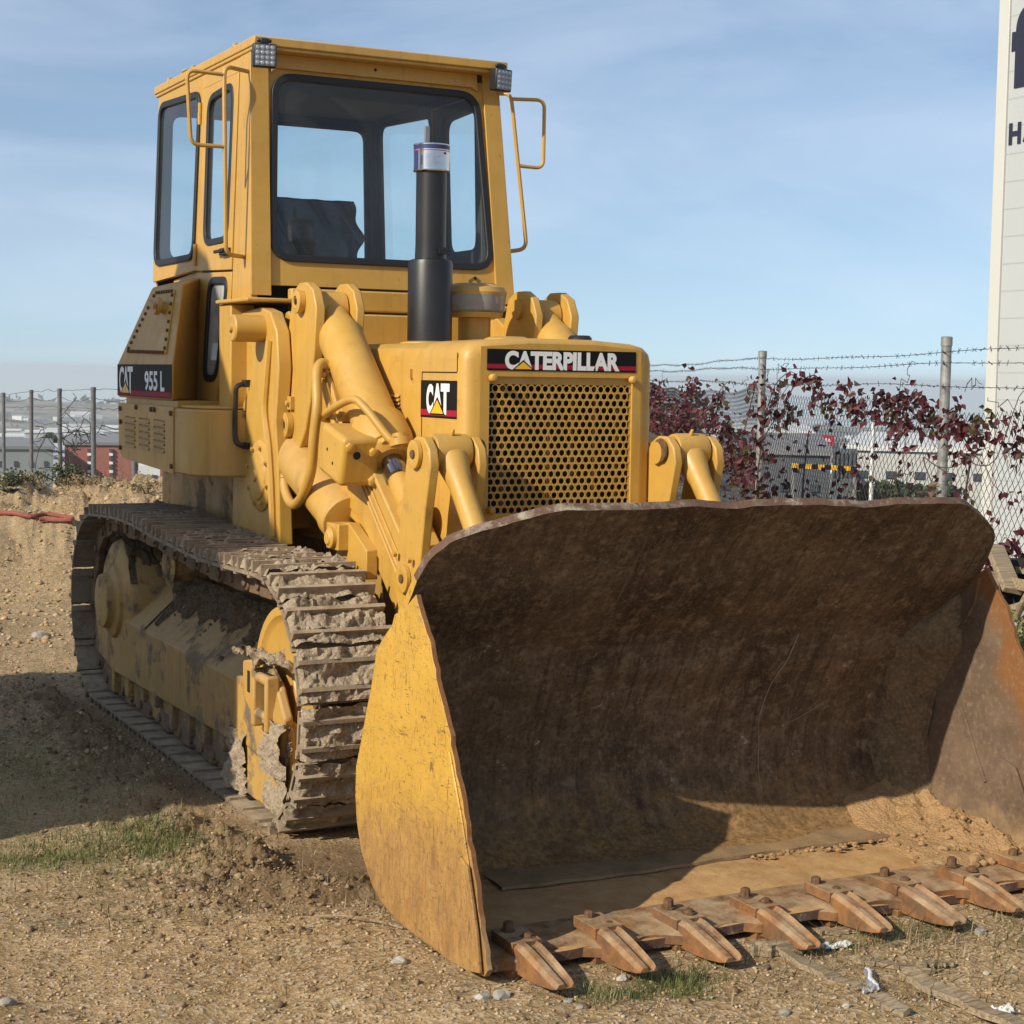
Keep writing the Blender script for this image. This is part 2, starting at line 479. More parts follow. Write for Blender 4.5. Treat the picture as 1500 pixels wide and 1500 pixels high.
def mk_wood():
    t = NT('weathered_wood')
    g = t.noise(4, 6, 0.65, sc=(1.2, 22, 22), dist=0.4)
    c = t.mix(t.ramp(g, 0.3, 0.7), (0.13, 0.092, 0.055), (0.43, 0.335, 0.21))
    c = t.mix(t.ramp(t.noise(3, 5), 0.5, 0.7, 0, 0.6), c, (0.30, 0.25, 0.18))
    return t.done(c, 0.85, 0, t.bump(g, 0.6, 0.01), 0.2)


M['wood'] = mk_wood()


def mk_leaf(name, cols):
    t = NT(name)
    oi = t.n('ShaderNodeTexVoronoi'); t.t.links.new(t.tc.outputs['Object'], oi.inputs['Vector']); oi.inputs['Scale'].default_value = 9
    s = t.sep(oi.outputs['Color'])
    c = t.mix(t.ramp(s[0], 0.1, 0.8), cols[0], cols[1])
    c = t.mix(t.ramp(s[2], 0.86, 0.9), c, cols[2])
    p = t.n('ShaderNodeBsdfPrincipled'); t.put(p.inputs['Base Color'], c); p.inputs['Roughness'].default_value = 0.55
    tl = t.n('ShaderNodeBsdfTranslucent'); t.put(tl.inputs[0], c)
    m = t.n('ShaderNodeMixShader'); m.inputs[0].default_value = 0.25
    t.t.links.new(p.outputs[0], m.inputs[1]); t.t.links.new(tl.outputs[0], m.inputs[2])
    t.t.links.new(m.outputs[0], t.out.inputs['Surface'])
    return t.m


M['vine'] = mk_leaf('red_creeper_leaf', [(0.030, 0.008, 0.010), (0.105, 0.020, 0.026), (0.085, 0.065, 0.022)])
M['vine_stem'] = flat('creeper_stem', (0.075, 0.05, 0.035), 0.8)
M['grass'] = mk_leaf('green_grass', [(0.075, 0.10, 0.024), (0.17, 0.19, 0.055), (0.32, 0.26, 0.12)])
M['dry'] = mk_leaf('dry_grass', [(0.22, 0.16, 0.075), (0.30, 0.23, 0.12), (0.11, 0.11, 0.045)])
M['leaf'] = mk_leaf('dark_green_leaf', [(0.03, 0.05, 0.018), (0.065, 0.085, 0.03), (0.09, 0.10, 0.04)])
M['bark'] = flat('bark', (0.10, 0.075, 0.05), 0.9, var=0.3, bump=0.5)


# ------------------------------------------------------------------ mesh helpers
class MB:
    def __init__(self, mirror=False):
        self.v, self.f, self.mi = [], [], []
        self.s = -1.0 if mirror else 1.0
        self.xf = None

    def add(self, vs, fs, mi=0):
        o = len(self.v)
        for p in vs:
            p = Vector(p)
            if self.xf is not None:
                p = self.xf @ p
            self.v.append((p.x * self.s, p.y, p.z))
        for f in fs:
            self.f.append(tuple(i + o for i in f))
            self.mi.append(mi)
        return self

    def box(self, x0, x1, y0, y1, z0, z1, mi=0):
        vs = [(x, y, z) for x in (x0, x1) for y in (y0, y1) for z in (z0, z1)]
        return self.add(vs, [(0, 1, 3, 2), (4, 6, 7, 5), (0, 4, 5, 1), (2, 3, 7, 6), (0, 2, 6, 4), (1, 5, 7, 3)], mi)

    def obox(self, c, ax, ay, az, mi=0):
        """box at c with half-axis vectors"""
        c, ax, ay, az = Vector(c), Vector(ax), Vector(ay), Vector(az)
        vs = [c + ax * i + ay * j + az * k for i in (-1, 1) for j in (-1, 1) for k in (-1, 1)]
        return self.add(vs, [(0, 1, 3, 2), (4, 6, 7, 5), (0, 4, 5, 1), (2, 3, 7, 6), (0, 2, 6, 4), (1, 5, 7, 3)], mi)

    def prism(self, poly, mp, a, b, mi=0):
        """2D polygon; mp(u, v, d) gives the 3D point, d runs a..b"""
        n = len(poly)
        vs = [mp(u, v, a) for u, v in poly] + [mp(u, v, b) for u, v in poly]
        fs = [tuple(range(n)), tuple(range(2 * n - 1, n - 1, -1))]
        fs += [(i, i + n, (i + 1) % n + n, (i + 1) % n) for i in range(n)]
        return self.add(vs, fs, mi)

    def px(self, poly, x0, x1, mi=0):
        """polygon in (y, z) extruded along x"""
        return self.prism(poly, lambda u, v, d: (d, u, v), x0, x1, mi)

    def lathe(self, p0, p1, prof, n=28, mi=0, caps=True):
        """profile of (distance from p0 along the axis, radius)"""
        p0, p1 = Vector(p0), Vector(p1)
        z = (p1 - p0).normalized()
        x = z.orthogonal().normalized()
        y = z.cross(x)
        vs, fs = [], []
        for d, r in prof:
            for i in range(n):
                a = 2 * PI * i / n
                vs.append(p0 + z * d + (x * math.cos(a) + y * math.sin(a)) * r)
        for j in range(len(prof) - 1):
            for i in range(n):
                k = (i + 1) % n
                fs.append((j * n + i, j * n + k, (j + 1) * n + k, (j + 1) * n + i))
        if caps:
            fs.append(tuple(range(n - 1, -1, -1)))
            fs.append(tuple(range((len(prof) - 1) * n, len(prof) * n)))
        return self.add(vs, fs, mi)

    def cyl(self, p0, p1, r0, r1=None, n=24, mi=0):
        L = (Vector(p1) - Vector(p0)).length
        return self.lathe(p0, p1, [(0, r0), (L, r0 if r1 is None else r1)], n, mi)

    def tube(self, pts, r, n=8, mi=0, smooth=0, closed=False, r1=None):
        pts = [Vector(p) for p in pts]
        if smooth:
            q = []
            m = len(pts)
            for i in range(m if closed else m - 1):
                g = lambda k: pts[k % m] if closed else pts[max(0, min(m - 1, k))]
                a, b, c, d = g(i - 1), g(i), g(i + 1), g(i + 2)
                for t in range(smooth):
                    u = t / smooth
                    q.append(0.5 * ((2 * b) + (c - a) * u + (2 * a - 5 * b + 4 * c - d) * u * u + (3 * b - a - 3 * c + d) * u ** 3))
            if not closed:
                q.append(pts[-1])
            pts = q
        m = len(pts)
        vs, fs = [], []
        nrm = None
        for i, p in enumerate(pts):
            a = pts[i - 1] if (i or closed) else p
            b = pts[(i + 1) % m] if (i < m - 1 or closed) else p
            t = (b - a).normalized() if (b - a).length > 1e-9 else Vector((0, 0, 1))
            if nrm is None:
                nrm = t.orthogonal().normalized()
            nrm = (nrm - t * nrm.dot(t))
            nrm = nrm.normalized() if nrm.length > 1e-6 else t.orthogonal().normalized()
            bn = t.cross(nrm)
            rr = r if r1 is None else r + (r1 - r) * i / max(1, m - 1)
            for k in range(n):
                an = 2 * PI * k / n
                vs.append(p + (nrm * math.cos(an) + bn * math.sin(an)) * rr)
        for i in range(m if closed else m - 1):
            for k in range(n):
                l = (k + 1) % n
                j = (i + 1) % m
                fs.append((i * n + k, i * n + l, j * n + l, j * n + k))
        if not closed:
            fs.append(tuple(range(n - 1, -1, -1)))
            fs.append(tuple(range((m - 1) * n, m * n)))
        return self.add(vs, fs, mi)

    def panel(self, outer, holes, mp, d0, d1, mi=0, mi_back=None):
        """flat sheet with real holes; d1 is the outer face, d0 the inner one"""
        bm = bmesh.new()
        loops = []
        for lp in [outer] + list(holes):
            vs = [bm.verts.new((u, v, 0)) for u, v in lp]
            loops.append(vs)
        es = []
        for vs in loops:
            for i in range(len(vs)):
                es.append(bm.edges.new((vs[i], vs[(i + 1) % len(vs)])))
        bmesh.ops.triangle_fill(bm, use_beauty=True, use_dissolve=False, edges=es, normal=(0, 0, 1))
        bm.verts.index_update()
        V2 = [(v.co.x, v.co.y) for v in bm.verts]
        F = [tuple(v.index for v in f.verts) for f in bm.faces]
        n = len(V2)
        lid = [[v.index for v in vs] for vs in loops]
        bm.free()
        o = len(self.v)
        self.add([mp(u, v, d1) for u, v in V2] + [mp(u, v, d0) for u, v in V2], F, mi)
        for f in F:
            self.f.append(tuple(i + n + o for i in reversed(f)))
            self.mi.append(mi if mi_back is None else mi_back)
        for lp in lid:
            for i in range(len(lp)):
                a, b = lp[i], lp[(i + 1) % len(lp)]
                self.f.append((a + o, b + o, b + n + o, a + n + o))
                self.mi.append(mi if (lp is lid[0] or mi_back is None) else mi_back)
        return self

    def blob(self, c, r, seed=0, amp=0.35, freq=2.5, sub=2, mi=0, flat_z=1.0):
        bm = bmesh.new()
        bmesh.ops.create_icosphere(bm, subdivisions=sub, radius=1.0)
        bm.verts.index_update()
        co = np.array([v.co[:] for v in bm.verts])
        F = [tuple(v.index for v in f.verts) for f in bm.faces]
        bm.free()
        nn = fbm3(co * freq + seed * 17.3, 3)
        co = co * (1 + amp * (nn - 0.5) * 2)[:, None]
        r = np.array(r if hasattr(r, '__len__') else (r, r, r))
        co = co * r + np.array(c)
        return self.add([tuple(p) for p in co], F, mi)

    def build(self, name, mats, parent=None, bevel=0.0, smooth=38, seg=2, recalc=True):
        me = bpy.data.meshes.new(name)
        me.from_pydata(self.v, [], self.f)
        for m in (mats if isinstance(mats, (list, tuple)) else [mats]):
            me.materials.append(m)
        me.polygons.foreach_set('material_index', self.mi)
        if recalc:
            bm = bmesh.new(); bm.from_mesh(me)
            bmesh.ops.recalc_face_normals(bm, faces=bm.faces)
            bm.to_mesh(me); bm.free()
        if smooth:
            me.polygons.foreach_set('use_smooth', [True] * len(me.polygons))
            me.set_sharp_from_angle(angle=math.radians(smooth))
        o = bpy.data.objects.new(name, me)
        COL.objects.link(o)
        if bevel:
            b = o.modifiers.new('edge', 'BEVEL')
            b.width = bevel; b.segments = seg; b.limit_method = 'ANGLE'; b.angle_limit = math.radians(40)
            b.harden_normals = False
        if parent is not None:
            adopt(o, parent)
        return o


def world_of(o):
    m = o.matrix_basis.copy()
    while o.parent is not None:
        m = o.parent.matrix_basis @ o.matrix_parent_inverse @ m if False else (o.matrix_parent_inverse @ m)
        o = o.parent
        m = o.matrix_basis @ m
    return m


def adopt(o, parent):
    o.parent = parent
    o.matrix_parent_inverse = world_of(parent).inverted()


def tag(o, label=None, cat=None, group=None, kind=None):
    if label: o['label'] = label
    if cat: o['category'] = cat
    if group: o['group'] = group
    if kind: o['kind'] = kind
    return o


def thing(name, label, cat, loc=(0, 0, 0), group=None):
    o = bpy.data.objects.new(name, None)
    COL.objects.link(o)
    o.location = loc
    o.empty_display_size = 0.2
    return tag(o, label, cat, group)


# value noise on a hashed lattice
def _hash(ix, iy, iz):
    h = (ix * 374761393 + iy * 668265263 + iz * 2147483647 + 1013904223) & 0xFFFFFFFF
    h = ((h ^ (h >> 13)) * 1274126177) & 0xFFFFFFFF
    return ((h ^ (h >> 16)) & 0xFFFF) / 65535.0


def vnoise3(p):
    p = np.asarray(p, float)
    i = np.floor(p).astype(np.int64)
    f = p - i
    u = f * f * (3 - 2 * f)
    r = 0
    for a in (0, 1):
        for b in (0, 1):
            for c in (0, 1):
                wgt = (u[:, 0] if a else 1 - u[:, 0]) * (u[:, 1] if b else 1 - u[:, 1]) * (u[:, 2] if c else 1 - u[:, 2])
                r = r + wgt * _hash(i[:, 0] + a, i[:, 1] + b, i[:, 2] + c)
    return r


def fbm3(p, o=4, g=0.5):
    s, a, t = 0, 1.0, 0
    p = np.asarray(p, float)
    for k in range(o):
        s = s + a * vnoise3(p * 2 ** k + k * 31.7)
        t += a
        a *= g
    return s / t


def fbm2(x, y, sc, o=4, g=0.5, z=0.0):
    return fbm3(np.stack([x * sc, y * sc, np.full_like(x, z)], 1), o, g)


def fillet(poly, r, n=6):
    out = []
    m = len(poly)
    for i in range(m):
        p = Vector(poly[i]).to_2d() if len(poly[i]) > 2 else Vector(poly[i])
        a, b = Vector(poly[i - 1]), Vector(poly[(i + 1) % m])
        d1, d2 = (a - p), (b - p)
        rr = r[i] if hasattr(r, '__len__') else r
        rr = min(rr, d1.length * 0.49, d2.length * 0.49)
        if rr < 1e-4:
            out.append((p.x, p.y)); continue
        d1.normalize(); d2.normalize()
        s, e = p + d1 * rr, p + d2 * rr
        for k in range(n + 1):
            t = k / n
            q = s * (1 - t) ** 2 + p * 2 * t * (1 - t) + e * t * t
            out.append((q.x, q.y))
    return out


def inset(poly, d):
    """move a convex-ish polygon's edges inwards by d (outwards when negative)"""
    m = len(poly)
    area = sum(poly[i][0] * poly[(i + 1) % m][1] - poly[(i + 1) % m][0] * poly[i][1] for i in range(m))
    sg = 1 if area > 0 else -1
    out = []
    for i in range(m):
        p0, p1, p2 = Vector(poly[i - 1]), Vector(poly[i]), Vector(poly[(i + 1) % m])
        e1, e2 = (p1 - p0).normalized(), (p2 - p1).normalized()
        n1 = Vector((-e1.y, e1.x)) * sg
        n2 = Vector((-e2.y, e2.x)) * sg
        bis = (n1 + n2)
        k = bis.length_squared
        q = p1 + bis * (2 * d / max(k, 0.4))
        out.append((q.x, q.y))
    return out


def ring(mb, outer, inner, mp, a, b, mi=0):
    n = len(outer)
    vs = [mp(*p, b) for p in outer] + [mp(*p, b) for p in inner] + [mp(*p, a) for p in outer] + [mp(*p, a) for p in inner]
    fs = []
    for i in range(n):
        j = (i + 1) % n
        fs += [(i, j, n + j, n + i), (2 * n + i, 3 * n + i, 3 * n + j, 2 * n + j), (i, 2 * n + i, 2 * n + j, j), (n + i, n + j, 3 * n + j, 3 * n + i)]
    mb.add(vs, fs, mi)


_txt = {}


def text_shape(body, bold=0.0):
    key = (body, bold)
    if key not in _txt:
        cu = bpy.data.curves.new('lettering', 'FONT')
        cu.body = body
        cu.offset = bold
        cu.resolution_u = 6
        o = bpy.data.objects.new('lettering', cu)
        COL.objects.link(o)
        dg = bpy.context.evaluated_depsgraph_get()
        dg.update()
        me = bpy.data.meshes.new_from_object(o.evaluated_get(dg))
        V = np.array([v.co[:2] for v in me.vertices])
        F = [tuple(p.vertices) for p in me.polygons]
        bpy.data.objects.remove(o); bpy.data.curves.remove(cu); bpy.data.meshes.remove(me)
        lo, hi = V.min(0), V.max(0)
        _txt[key] = ((V - lo) / (hi - lo), F)
    return _txt[key]


def put_text(mb, body, u0, u1, v0, v1, mp, d, mi, bold=0.03):
    V, F = text_shape(body, bold)
    mb.add([mp(u0 + a * (u1 - u0), v0 + b * (v1 - v0), d) for a, b in V], F, mi)


def quad(mb, u0, u1, v0, v1, mp, d, mi):
    mb.add([mp(u0, v0, d), mp(u1, v0, d), mp(u1, v1, d), mp(u0, v1, d)], [(0, 1, 2, 3)], mi)

M['lens_grey'] = flat('lamp_reflector', (0.22, 0.23, 0.25), 0.35, 0.5)
M['lens'] = flat('lamp_lens', (0.36, 0.38, 0.41), 0.25, 0.3)
M['tin'] = flat('bright_tin', (0.62, 0.61, 0.60), 0.22, 1.0, 0.08)
M['can_blue'] = flat('dark_blue_print', (0.03, 0.035, 0.13), 0.4)
M['can_grey'] = flat('grey_print', (0.20, 0.21, 0.24), 0.5)
M['rag'] = flat('green_rag', (0.05, 0.12, 0.07), 0.9)
M['post_dark'] = flat('weathered_post', (0.115, 0.115, 0.115), 0.7, var=0.3, nscale=15)
M['clad'] = flat('white_cladding', (0.40, 0.42, 0.42), 0.6, var=0.03, nscale=0.5)
M['clad_line'] = flat('cladding_joint', (0.33, 0.35, 0.35), 0.7)
M['clad_trim'] = flat('white_trim', (0.50, 0.50, 0.46), 0.5, var=0.03)
M['letter'] = flat('black_letter', (0.012, 0.013, 0.03), 0.5)
M['brick'] = flat('red_brick', (0.33, 0.12, 0.085), 0.9, var=0.15, nscale=3)
M['white_paint'] = flat('white_paint', (0.62, 0.62, 0.60), 0.7, var=0.06, nscale=0.3)
M['offwhite'] = flat('offwhite_paint', (0.46, 0.46, 0.43), 0.7, var=0.08, nscale=0.3)
M['greygreen'] = flat('grey_green_sheet', (0.24, 0.26, 0.25), 0.7, var=0.08, nscale=0.3)
M['bluewhite'] = flat('pale_blue_sheet', (0.45, 0.52, 0.58), 0.6)
M['blue'] = flat('blue_band', (0.08, 0.17, 0.35), 0.6)
M['darkgrey'] = flat('dark_grey_sheet', (0.085, 0.095, 0.105), 0.6, var=0.15, nscale=0.4)
M['yellowish'] = flat('pale_yellow_wall', (0.56, 0.52, 0.32), 0.7)
M['roofgrey'] = flat('grey_roof', (0.20, 0.20, 0.20), 0.8)
M['roofwhite'] = flat('white_roof', (0.60, 0.60, 0.58), 0.7)
M['window'] = flat('dark_window', (0.06, 0.07, 0.085), 0.2)
M['steel_rib'] = flat('steel_rib', (0.06, 0.065, 0.07), 0.6)
M['signred'] = flat('red_sign', (0.42, 0.03, 0.05), 0.5)
M['soil_band'] = mk_mud('packed_soil', (0.10, 0.066, 0.036), (0.24, 0.16, 0.085), (0.36, 0.26, 0.15))
M['clods_pale'] = mk_stone('pale_clod', [(0.30, 0.20, 0.10), (0.40, 0.28, 0.15), (0.48, 0.36, 0.21)])

# ================================================================== the loader
L = thing('track_loader', 'yellow crawler loader with glazed cab, muddy tracks and a wide rusty toothed bucket', 'track loader', (0, 1.9, 0.03))


def part(name, mb, mats, bevel=0.006, parent=None, smooth=38, label=None, seg=2):
    o = mb.build(name, mats, parent or L, bevel, smooth, seg)
    if label: o['label'] = label
    return o


# ---------------------------------------------------------------- chassis
b = MB()
b.box(-0.42, 0.42, 0.25, 3.55, 0.42, 1.30)
b.box(-0.62, 0.62, 1.95, 3.40, 1.02, 1.42)
b.box(-0.66, 0.66, 1.95, 3.50, 1.40, 1.70)
b.px([(3.40, 0.9), (3.75, 1.0), (3.75, 1.9), (3.40, 1.9)], -0.60, 0.60)
part('chassis', b, M['paint_muddy'], 0.012)

# ---------------------------------------------------------------- engine hood
hw = 0.42
b = MB()
sec = [(-hw, 1.28), (-hw, 1.90), (-hw + 0.018, 1.945), (-hw + 0.06, 1.968), (-0.2, 1.978), (0.2, 1.978), (hw - 0.06, 1.968), (hw - 0.018, 1.945), (hw, 1.90), (hw, 1.28)]
b.prism(sec, lambda u, v, d: (u, d, v), 0.47, 1.72)
hood = part('hood', b, M['paint_clean'], 0.004)
b = MB()
for i in range(16):
    z = 1.50 + i * 0.0165
    b.obox((-hw - 0.004, 0.80, z), (0.006, 0, 0.004), (0, 0.09 - 0.004 * abs(i - 7.5) * 0.5, 0), (0.001, 0, 0.0035))
part('hood_louvre', b, M['paint_mid'], 0, hood)
b = MB()
b.box(-hw - 0.012, -hw + 0.005, 0.60, 0.615, 1.82, 1.86)
part('hood_latch', b, M['paint_mid'], 0, hood)
b = MB()
b.box(-0.4362, -0.4350, 0.466, 0.472, 1.30, 1.845)
b.box(-0.4362, -0.4350, 0.135, 0.472, 1.845, 1.850)
b.box(-0.4362, -0.4350, 0.132, 0.137, 1.850, 1.925)
part('panel_seam', b, M['void'], 0, hood)
b = MB()
b.box(-0.5, 0.5, 1.70, 1.96, 1.25, 2.12)
b.px([(1.72, 1.95), (1.93, 2.02), (1.93, 2.10), (1.72, 2.10)], -0.46, 0.46)
b.box(-0.52, 0.52, 1.80, 1.86, 2.135, 2.235)
part('cowl', b, M['paint'], 0.008)

# ---------------------------------------------------------------- radiator shell and grille
b = MB()
ns = []
for a, z in [(-1, 1.0), (-1, 1.89)]:
    ns.append((a * 0.435, z))
nose_top = [(-0.435, 1.90), (-0.425, 1.935), (-0.395, 1.962), (-0.34, 1.975), (-0.15, 1.988), (0.15, 1.988), (0.34, 1.975), (0.395, 1.962), (0.425, 1.935), (0.435, 1.90)]
outl = [(-0.435, 0.62)] + nose_top + [(0.435, 0.62)]
# rounded front corners: three nested sections
for (y0, y1, k0, k1) in [(0.135, 0.475, 0.0, 0.0)]:
    b.prism(outl, lambda u, v, d: (u, d, v), y0, y1)
    k_ = len(outl) + 2
    del b.f[-k_]; del b.mi[-k_]                       # open towards the grille
rings = []
steps = [(0.135, 0.0), (0.108, 0.006), (0.088, 0.022), (0.076, 0.045), (0.072, 0.07)]
vs, fs = [], []
n_ = len(outl)
for (y, ins) in steps:
    for (u, v) in outl:
        vs.append((u - math.copysign(ins, u) if abs(u) > 0.2 else u, y, v - (ins * 0.35 if v > 1.5 else 0)))
for j in range(len(steps) - 1):
    for i in range(n_ - 1):
        fs.append((j * n_ + i, j * n_ + i + 1, (j + 1) * n_ + i + 1, (j + 1) * n_ + i))
b.add(vs, fs)
# front frame around the grille opening
fp = lambda u, v, d: (u, 0.072 - d, v)
gx0, gx1, gz0, gz1 = -0.325, 0.325, 1.295, 1.835
b.panel([(-0.365, 0.62), (0.365, 0.62), (0.365, 1.95), (0.15, 1.966), (-0.15, 1.966), (-0.365, 1.95)],
        [[(gx0, gz0), (gx1, gz0), (gx1, gz1), (gx0, gz1)]], fp, -0.012, 0.0)
shell = part('radiator_shell', b, M['paint'], 0)
b = MB()
for xx in (-0.335, 0.30):
    b.lathe((xx + 0.018, 0.066, 1.829), (xx + 0.018, 0.03, 1.829), [(0, 0.016), (0.018, 0.016), (0.024, 0.012), (0.026, 0.004)], 14)
    b.lathe((xx + 0.018, 0.066, 1.31), (xx + 0.018, 0.03, 1.31), [(0, 0.016), (0.018, 0.016), (0.024, 0.012), (0.026, 0.004)], 14)
part('grille_bolt', b, M['paint'], 0, shell)
b = MB()
b.lathe((-0.12, 0.33, 1.975), (-0.12, 0.33, 2.02), [(0, 0.10), (0.012, 0.095), (0.022, 0.07)], 24)
b.lathe((0.22, 0.33, 1.97), (0.22, 0.33, 2.02), [(0, 0.05), (0.03, 0.05), (0.04, 0.04)], 18, 1)
part('radiator_cap', b, [M['paint'], M['black']], 0, shell)

# perforated grille: hex cells round real holes
b = MB()
pitx, pitz, hr = 0.0318, 0.0283, 0.0122
ncol, nrow = 20, 18
K = 14
for r in range(nrow):
    off = 0.5 if r % 2 == 0 else 0.0
    for c in range(ncol):
        cx = -0.31 + (c + off) * pitx
        cz = 1.788 - r * pitz
        if cx > 0.312: continue
        V, F = [], []
        hexp = []
        for k in range(K):
            a = 2 * PI * k / K + PI / 2
            # hexagon boundary of the staggered cell
            dx, dz = math.cos(a), math.sin(a)
            t = min(pitx / 2 / max(1e-6, abs(dx)), (pitz * 2 / 3) / max(1e-6, abs(dz) + abs(dx) * (pitz / 3) / (pitx / 2)))
            hexp.append((cx + dx * t * 1.0005, cz + dz * t * 1.0005))
        for (x, z) in hexp: V.append((x, 0.082, z))
        for k in range(K):
            a = 2 * PI * k / K + PI / 2
            V.append((cx + hr * math.cos(a), 0.082, cz + hr * math.sin(a)))
        for k in range(K):
            a = 2 * PI * k / K + PI / 2
            V.append((cx + hr * math.cos(a), 0.0838, cz + hr * math.sin(a)))
        for k in range(K):
            l = (k + 1) % K
            F += [(k, l, K + l, K + k), (K + k, K + l, 2 * K + l, 2 * K + k)]
        b.add(V, F)
# plain margin strips, tucked behind the frame and between the ragged columns
b.box(-0.35, -0.3285, 0.084, 0.088, 1.27, 1.86)
b.box(0.3175, 0.36, 0.084, 0.088, 1.27, 1.86)
b.box(-0.35, 0.35, 0.0845, 0.0885, 1.8045, 1.86)
grille = part('grille', b, M['paint_mid'], 0, None, 30)
b = MB()
b.box(-0.35, 0.35, 0.19, 0.21, 1.2, 1.9)
part('radiator_core', b, M['void'], 0, shell)
b = MB()
for i in range(7):
    x = -0.245 + i * 0.105
    b.box(x, x + 0.012, 0.125, 0.130, 1.2, 1.86)
part('radiator_guard_bar', b, M['rust'], 0, shell)

# ---------------------------------------------------------------- decals
def decal_logo(mb, u0, u1, v0, v1, mp, d, tri, words, red=(0.08, 0.24), bold=0.045):
    h = v1 - v0
    quad(mb, u0, u1, v0, v1, mp, d, 0)
    quad(mb, u0, u1, v0 + h * red[0], v0 + h * red[1], mp, d + 0.0006, 1)
    for (body, a0, a1, c0, c1) in words:
        ww = u1 - u0
        put_text(mb, body, u0 + ww * a0, u0 + ww * a1, v0 + h * c0, v0 + h * c1, mp, d + 0.0012, 2, bold)
    if tri:
        a0, a1, c0, c1 = tri
        ww = u1 - u0
        p = lambda a, c, e: mp(u0 + ww * a, v0 + h * c, e)
        am = (a0 + a1) / 2
        g = (a1 - a0) * 0.10
        mb.add([p(a0 - g, c0 - 0.015, d + 0.0018), p(a1 + g, c0 - 0.015, d + 0.0018), p(am, c1 + 0.09, d + 0.0018)], [(0, 1, 2)], 0)
        mb.add([p(a0 + g * .2, c0 + 0.02, d + 0.0024), p(a1 - g * .2, c0 + 0.02, d + 0.0024), p(am, c1, d + 0.0024)], [(0, 1, 2)], 3)


DM = [M['decal_black'], M['decal_red'], M['decal_white'], M['decal_yellow']]
b = MB()
mpf = lambda u, v, d: (u, 0.0715 - d, v)
decal_logo(b, -0.338, 0.338, 1.858, 1.942, mpf, 0.0015, (0.175, 0.295, 0.06, 0.42),
           [('CATERPILLAR', 0.115, 0.885, 0.05, 0.93)], (0.10, 0.30), 0.05)
o = b.build('name_plate', DM, L, 0, 0, recalc=False)
o['label'] = 'long black and red plate with white capitals above the grille'
b = MB()
mps = lambda u, v, d: (-0.4352 - d, 0.478 - u, v)
decal_logo(b, 0.0, 0.345, 1.665, 1.815, mps, 0.0015, (0.30, 0.66, 0.10, 0.48),
           [('C', 0.17, 0.36, 0.10, 0.90), ('A', 0.34, 0.62, 0.10, 0.92), ('T', 0.57, 0.81, 0.10, 0.92)], (0.06, 0.22), 0.06)
o = b.build('side_badge', DM, L, 0, 0, recalc=False)
o['label'] = 'square black badge with three white capitals on the nose side'

# ---------------------------------------------------------------- exhaust and pre-cleaner
b = MB()
ex, ey = -0.12, 1.10
b.lathe((ex, ey, 1.97), (ex, ey, 3), [(0, 0.10), (0.36, 0.10), (0.375, 0.094), (0.382, 0.07), (0.45, 0.068), (0.84, 0.068)], 36)
b.box(ex + 0.005, ex + 0.045, ey - 0.085, ey - 0.06, 2.37, 2.40)
exh = part('exhaust_stack', b, M['black'], 0)
b = MB()
b.lathe((ex, ey, 1.966), (ex, ey, 2), [(0, 0.135), (0.014, 0.13), (0.02, 0.10)], 32)
part('exhaust_collar', b, M['paint_clean'], 0, exh)
b = MB()
px_, py_ = 0.15, 1.20
b.lathe((px_, py_, 1.97), (px_, py_, 3), [(0, 0.075), (0.13, 0.075), (0.132, 0.128), (0.155, 0.133)], 36, 0)
b.lathe((px_, py_, 2.205), (px_, py_, 3), [(0.0, 0.146), (0.012, 0.148), (0.035, 0.135), (0.052, 0.09), (0.056, 0.02)], 36, 0)
b.obox((px_ - 0.012, py_, 2.275), (0.016, 0, 0.010), (0, 0.004, 0), (-0.004, 0, 0.006), 0)
b.obox((px_ + 0.012, py_, 2.275), (0.016, 0, -0.010), (0, 0.004, 0), (0.004, 0, 0.006), 0)
pre = part('air_precleaner', b, M['paint_mid'], 0)
b = MB()
b.lathe((px_, py_, 2.125), (px_, py_, 3), [(0.0, 0.128), (0.01, 0.138), (0.08, 0.146)], 36, 0, caps=False)
part('dust_bowl', b, M['bowl'], 0, pre)
b = MB()
b.lathe((px_, py_, 2.13), (px_, py_, 3), [(0.0, 0.11), (0.01, 0.12), (0.03, 0.124)], 30, 0)
b.lathe((px_, py_, 2.15), (px_, py_, 3), [(0.0, 0.07), (0.06, 0.07)], 30, 0)
part('collected_dust', b, M['sand'], 0, pre)

# ---------------------------------------------------------------- cab
sx = lambda z: 0.655 + 0.035 * (3.3 - z)
yf = lambda z: 2.02 + 0.131 * (z - 3.27)
side = lambda u, v, d: (-(sx(v) + d), u, v)
front = lambda u, v, d: (u, yf(v) - d, v)
rear = lambda u, v, d: (u, 3.62 + d, v)


def window(mb_panel_holes, poly, r):
    return fillet(poly, r, 7)


def glazing(nm, poly, r, mp, parent, glass, mirror=False, seal=0.027, label=None):
    o_ = fillet(poly, r, 7)
    i_ = inset(o_, seal)
    s = MB(mirror); ring(s, inset(o_, -0.007), i_, mp, -0.012, 0.013)
    gp = inset(o_, seal * 0.7); pn = MB(mirror); pn.add([mp(u, v, -0.001) for u, v in gp], [tuple(range(len(gp)))])
    w_ = part(nm, pn, M[glass], 0, parent, 0)
    part('rubber_seal', s, M['rubber'], 0.004, w_)
    if label: w_['label'] = label
    return w_


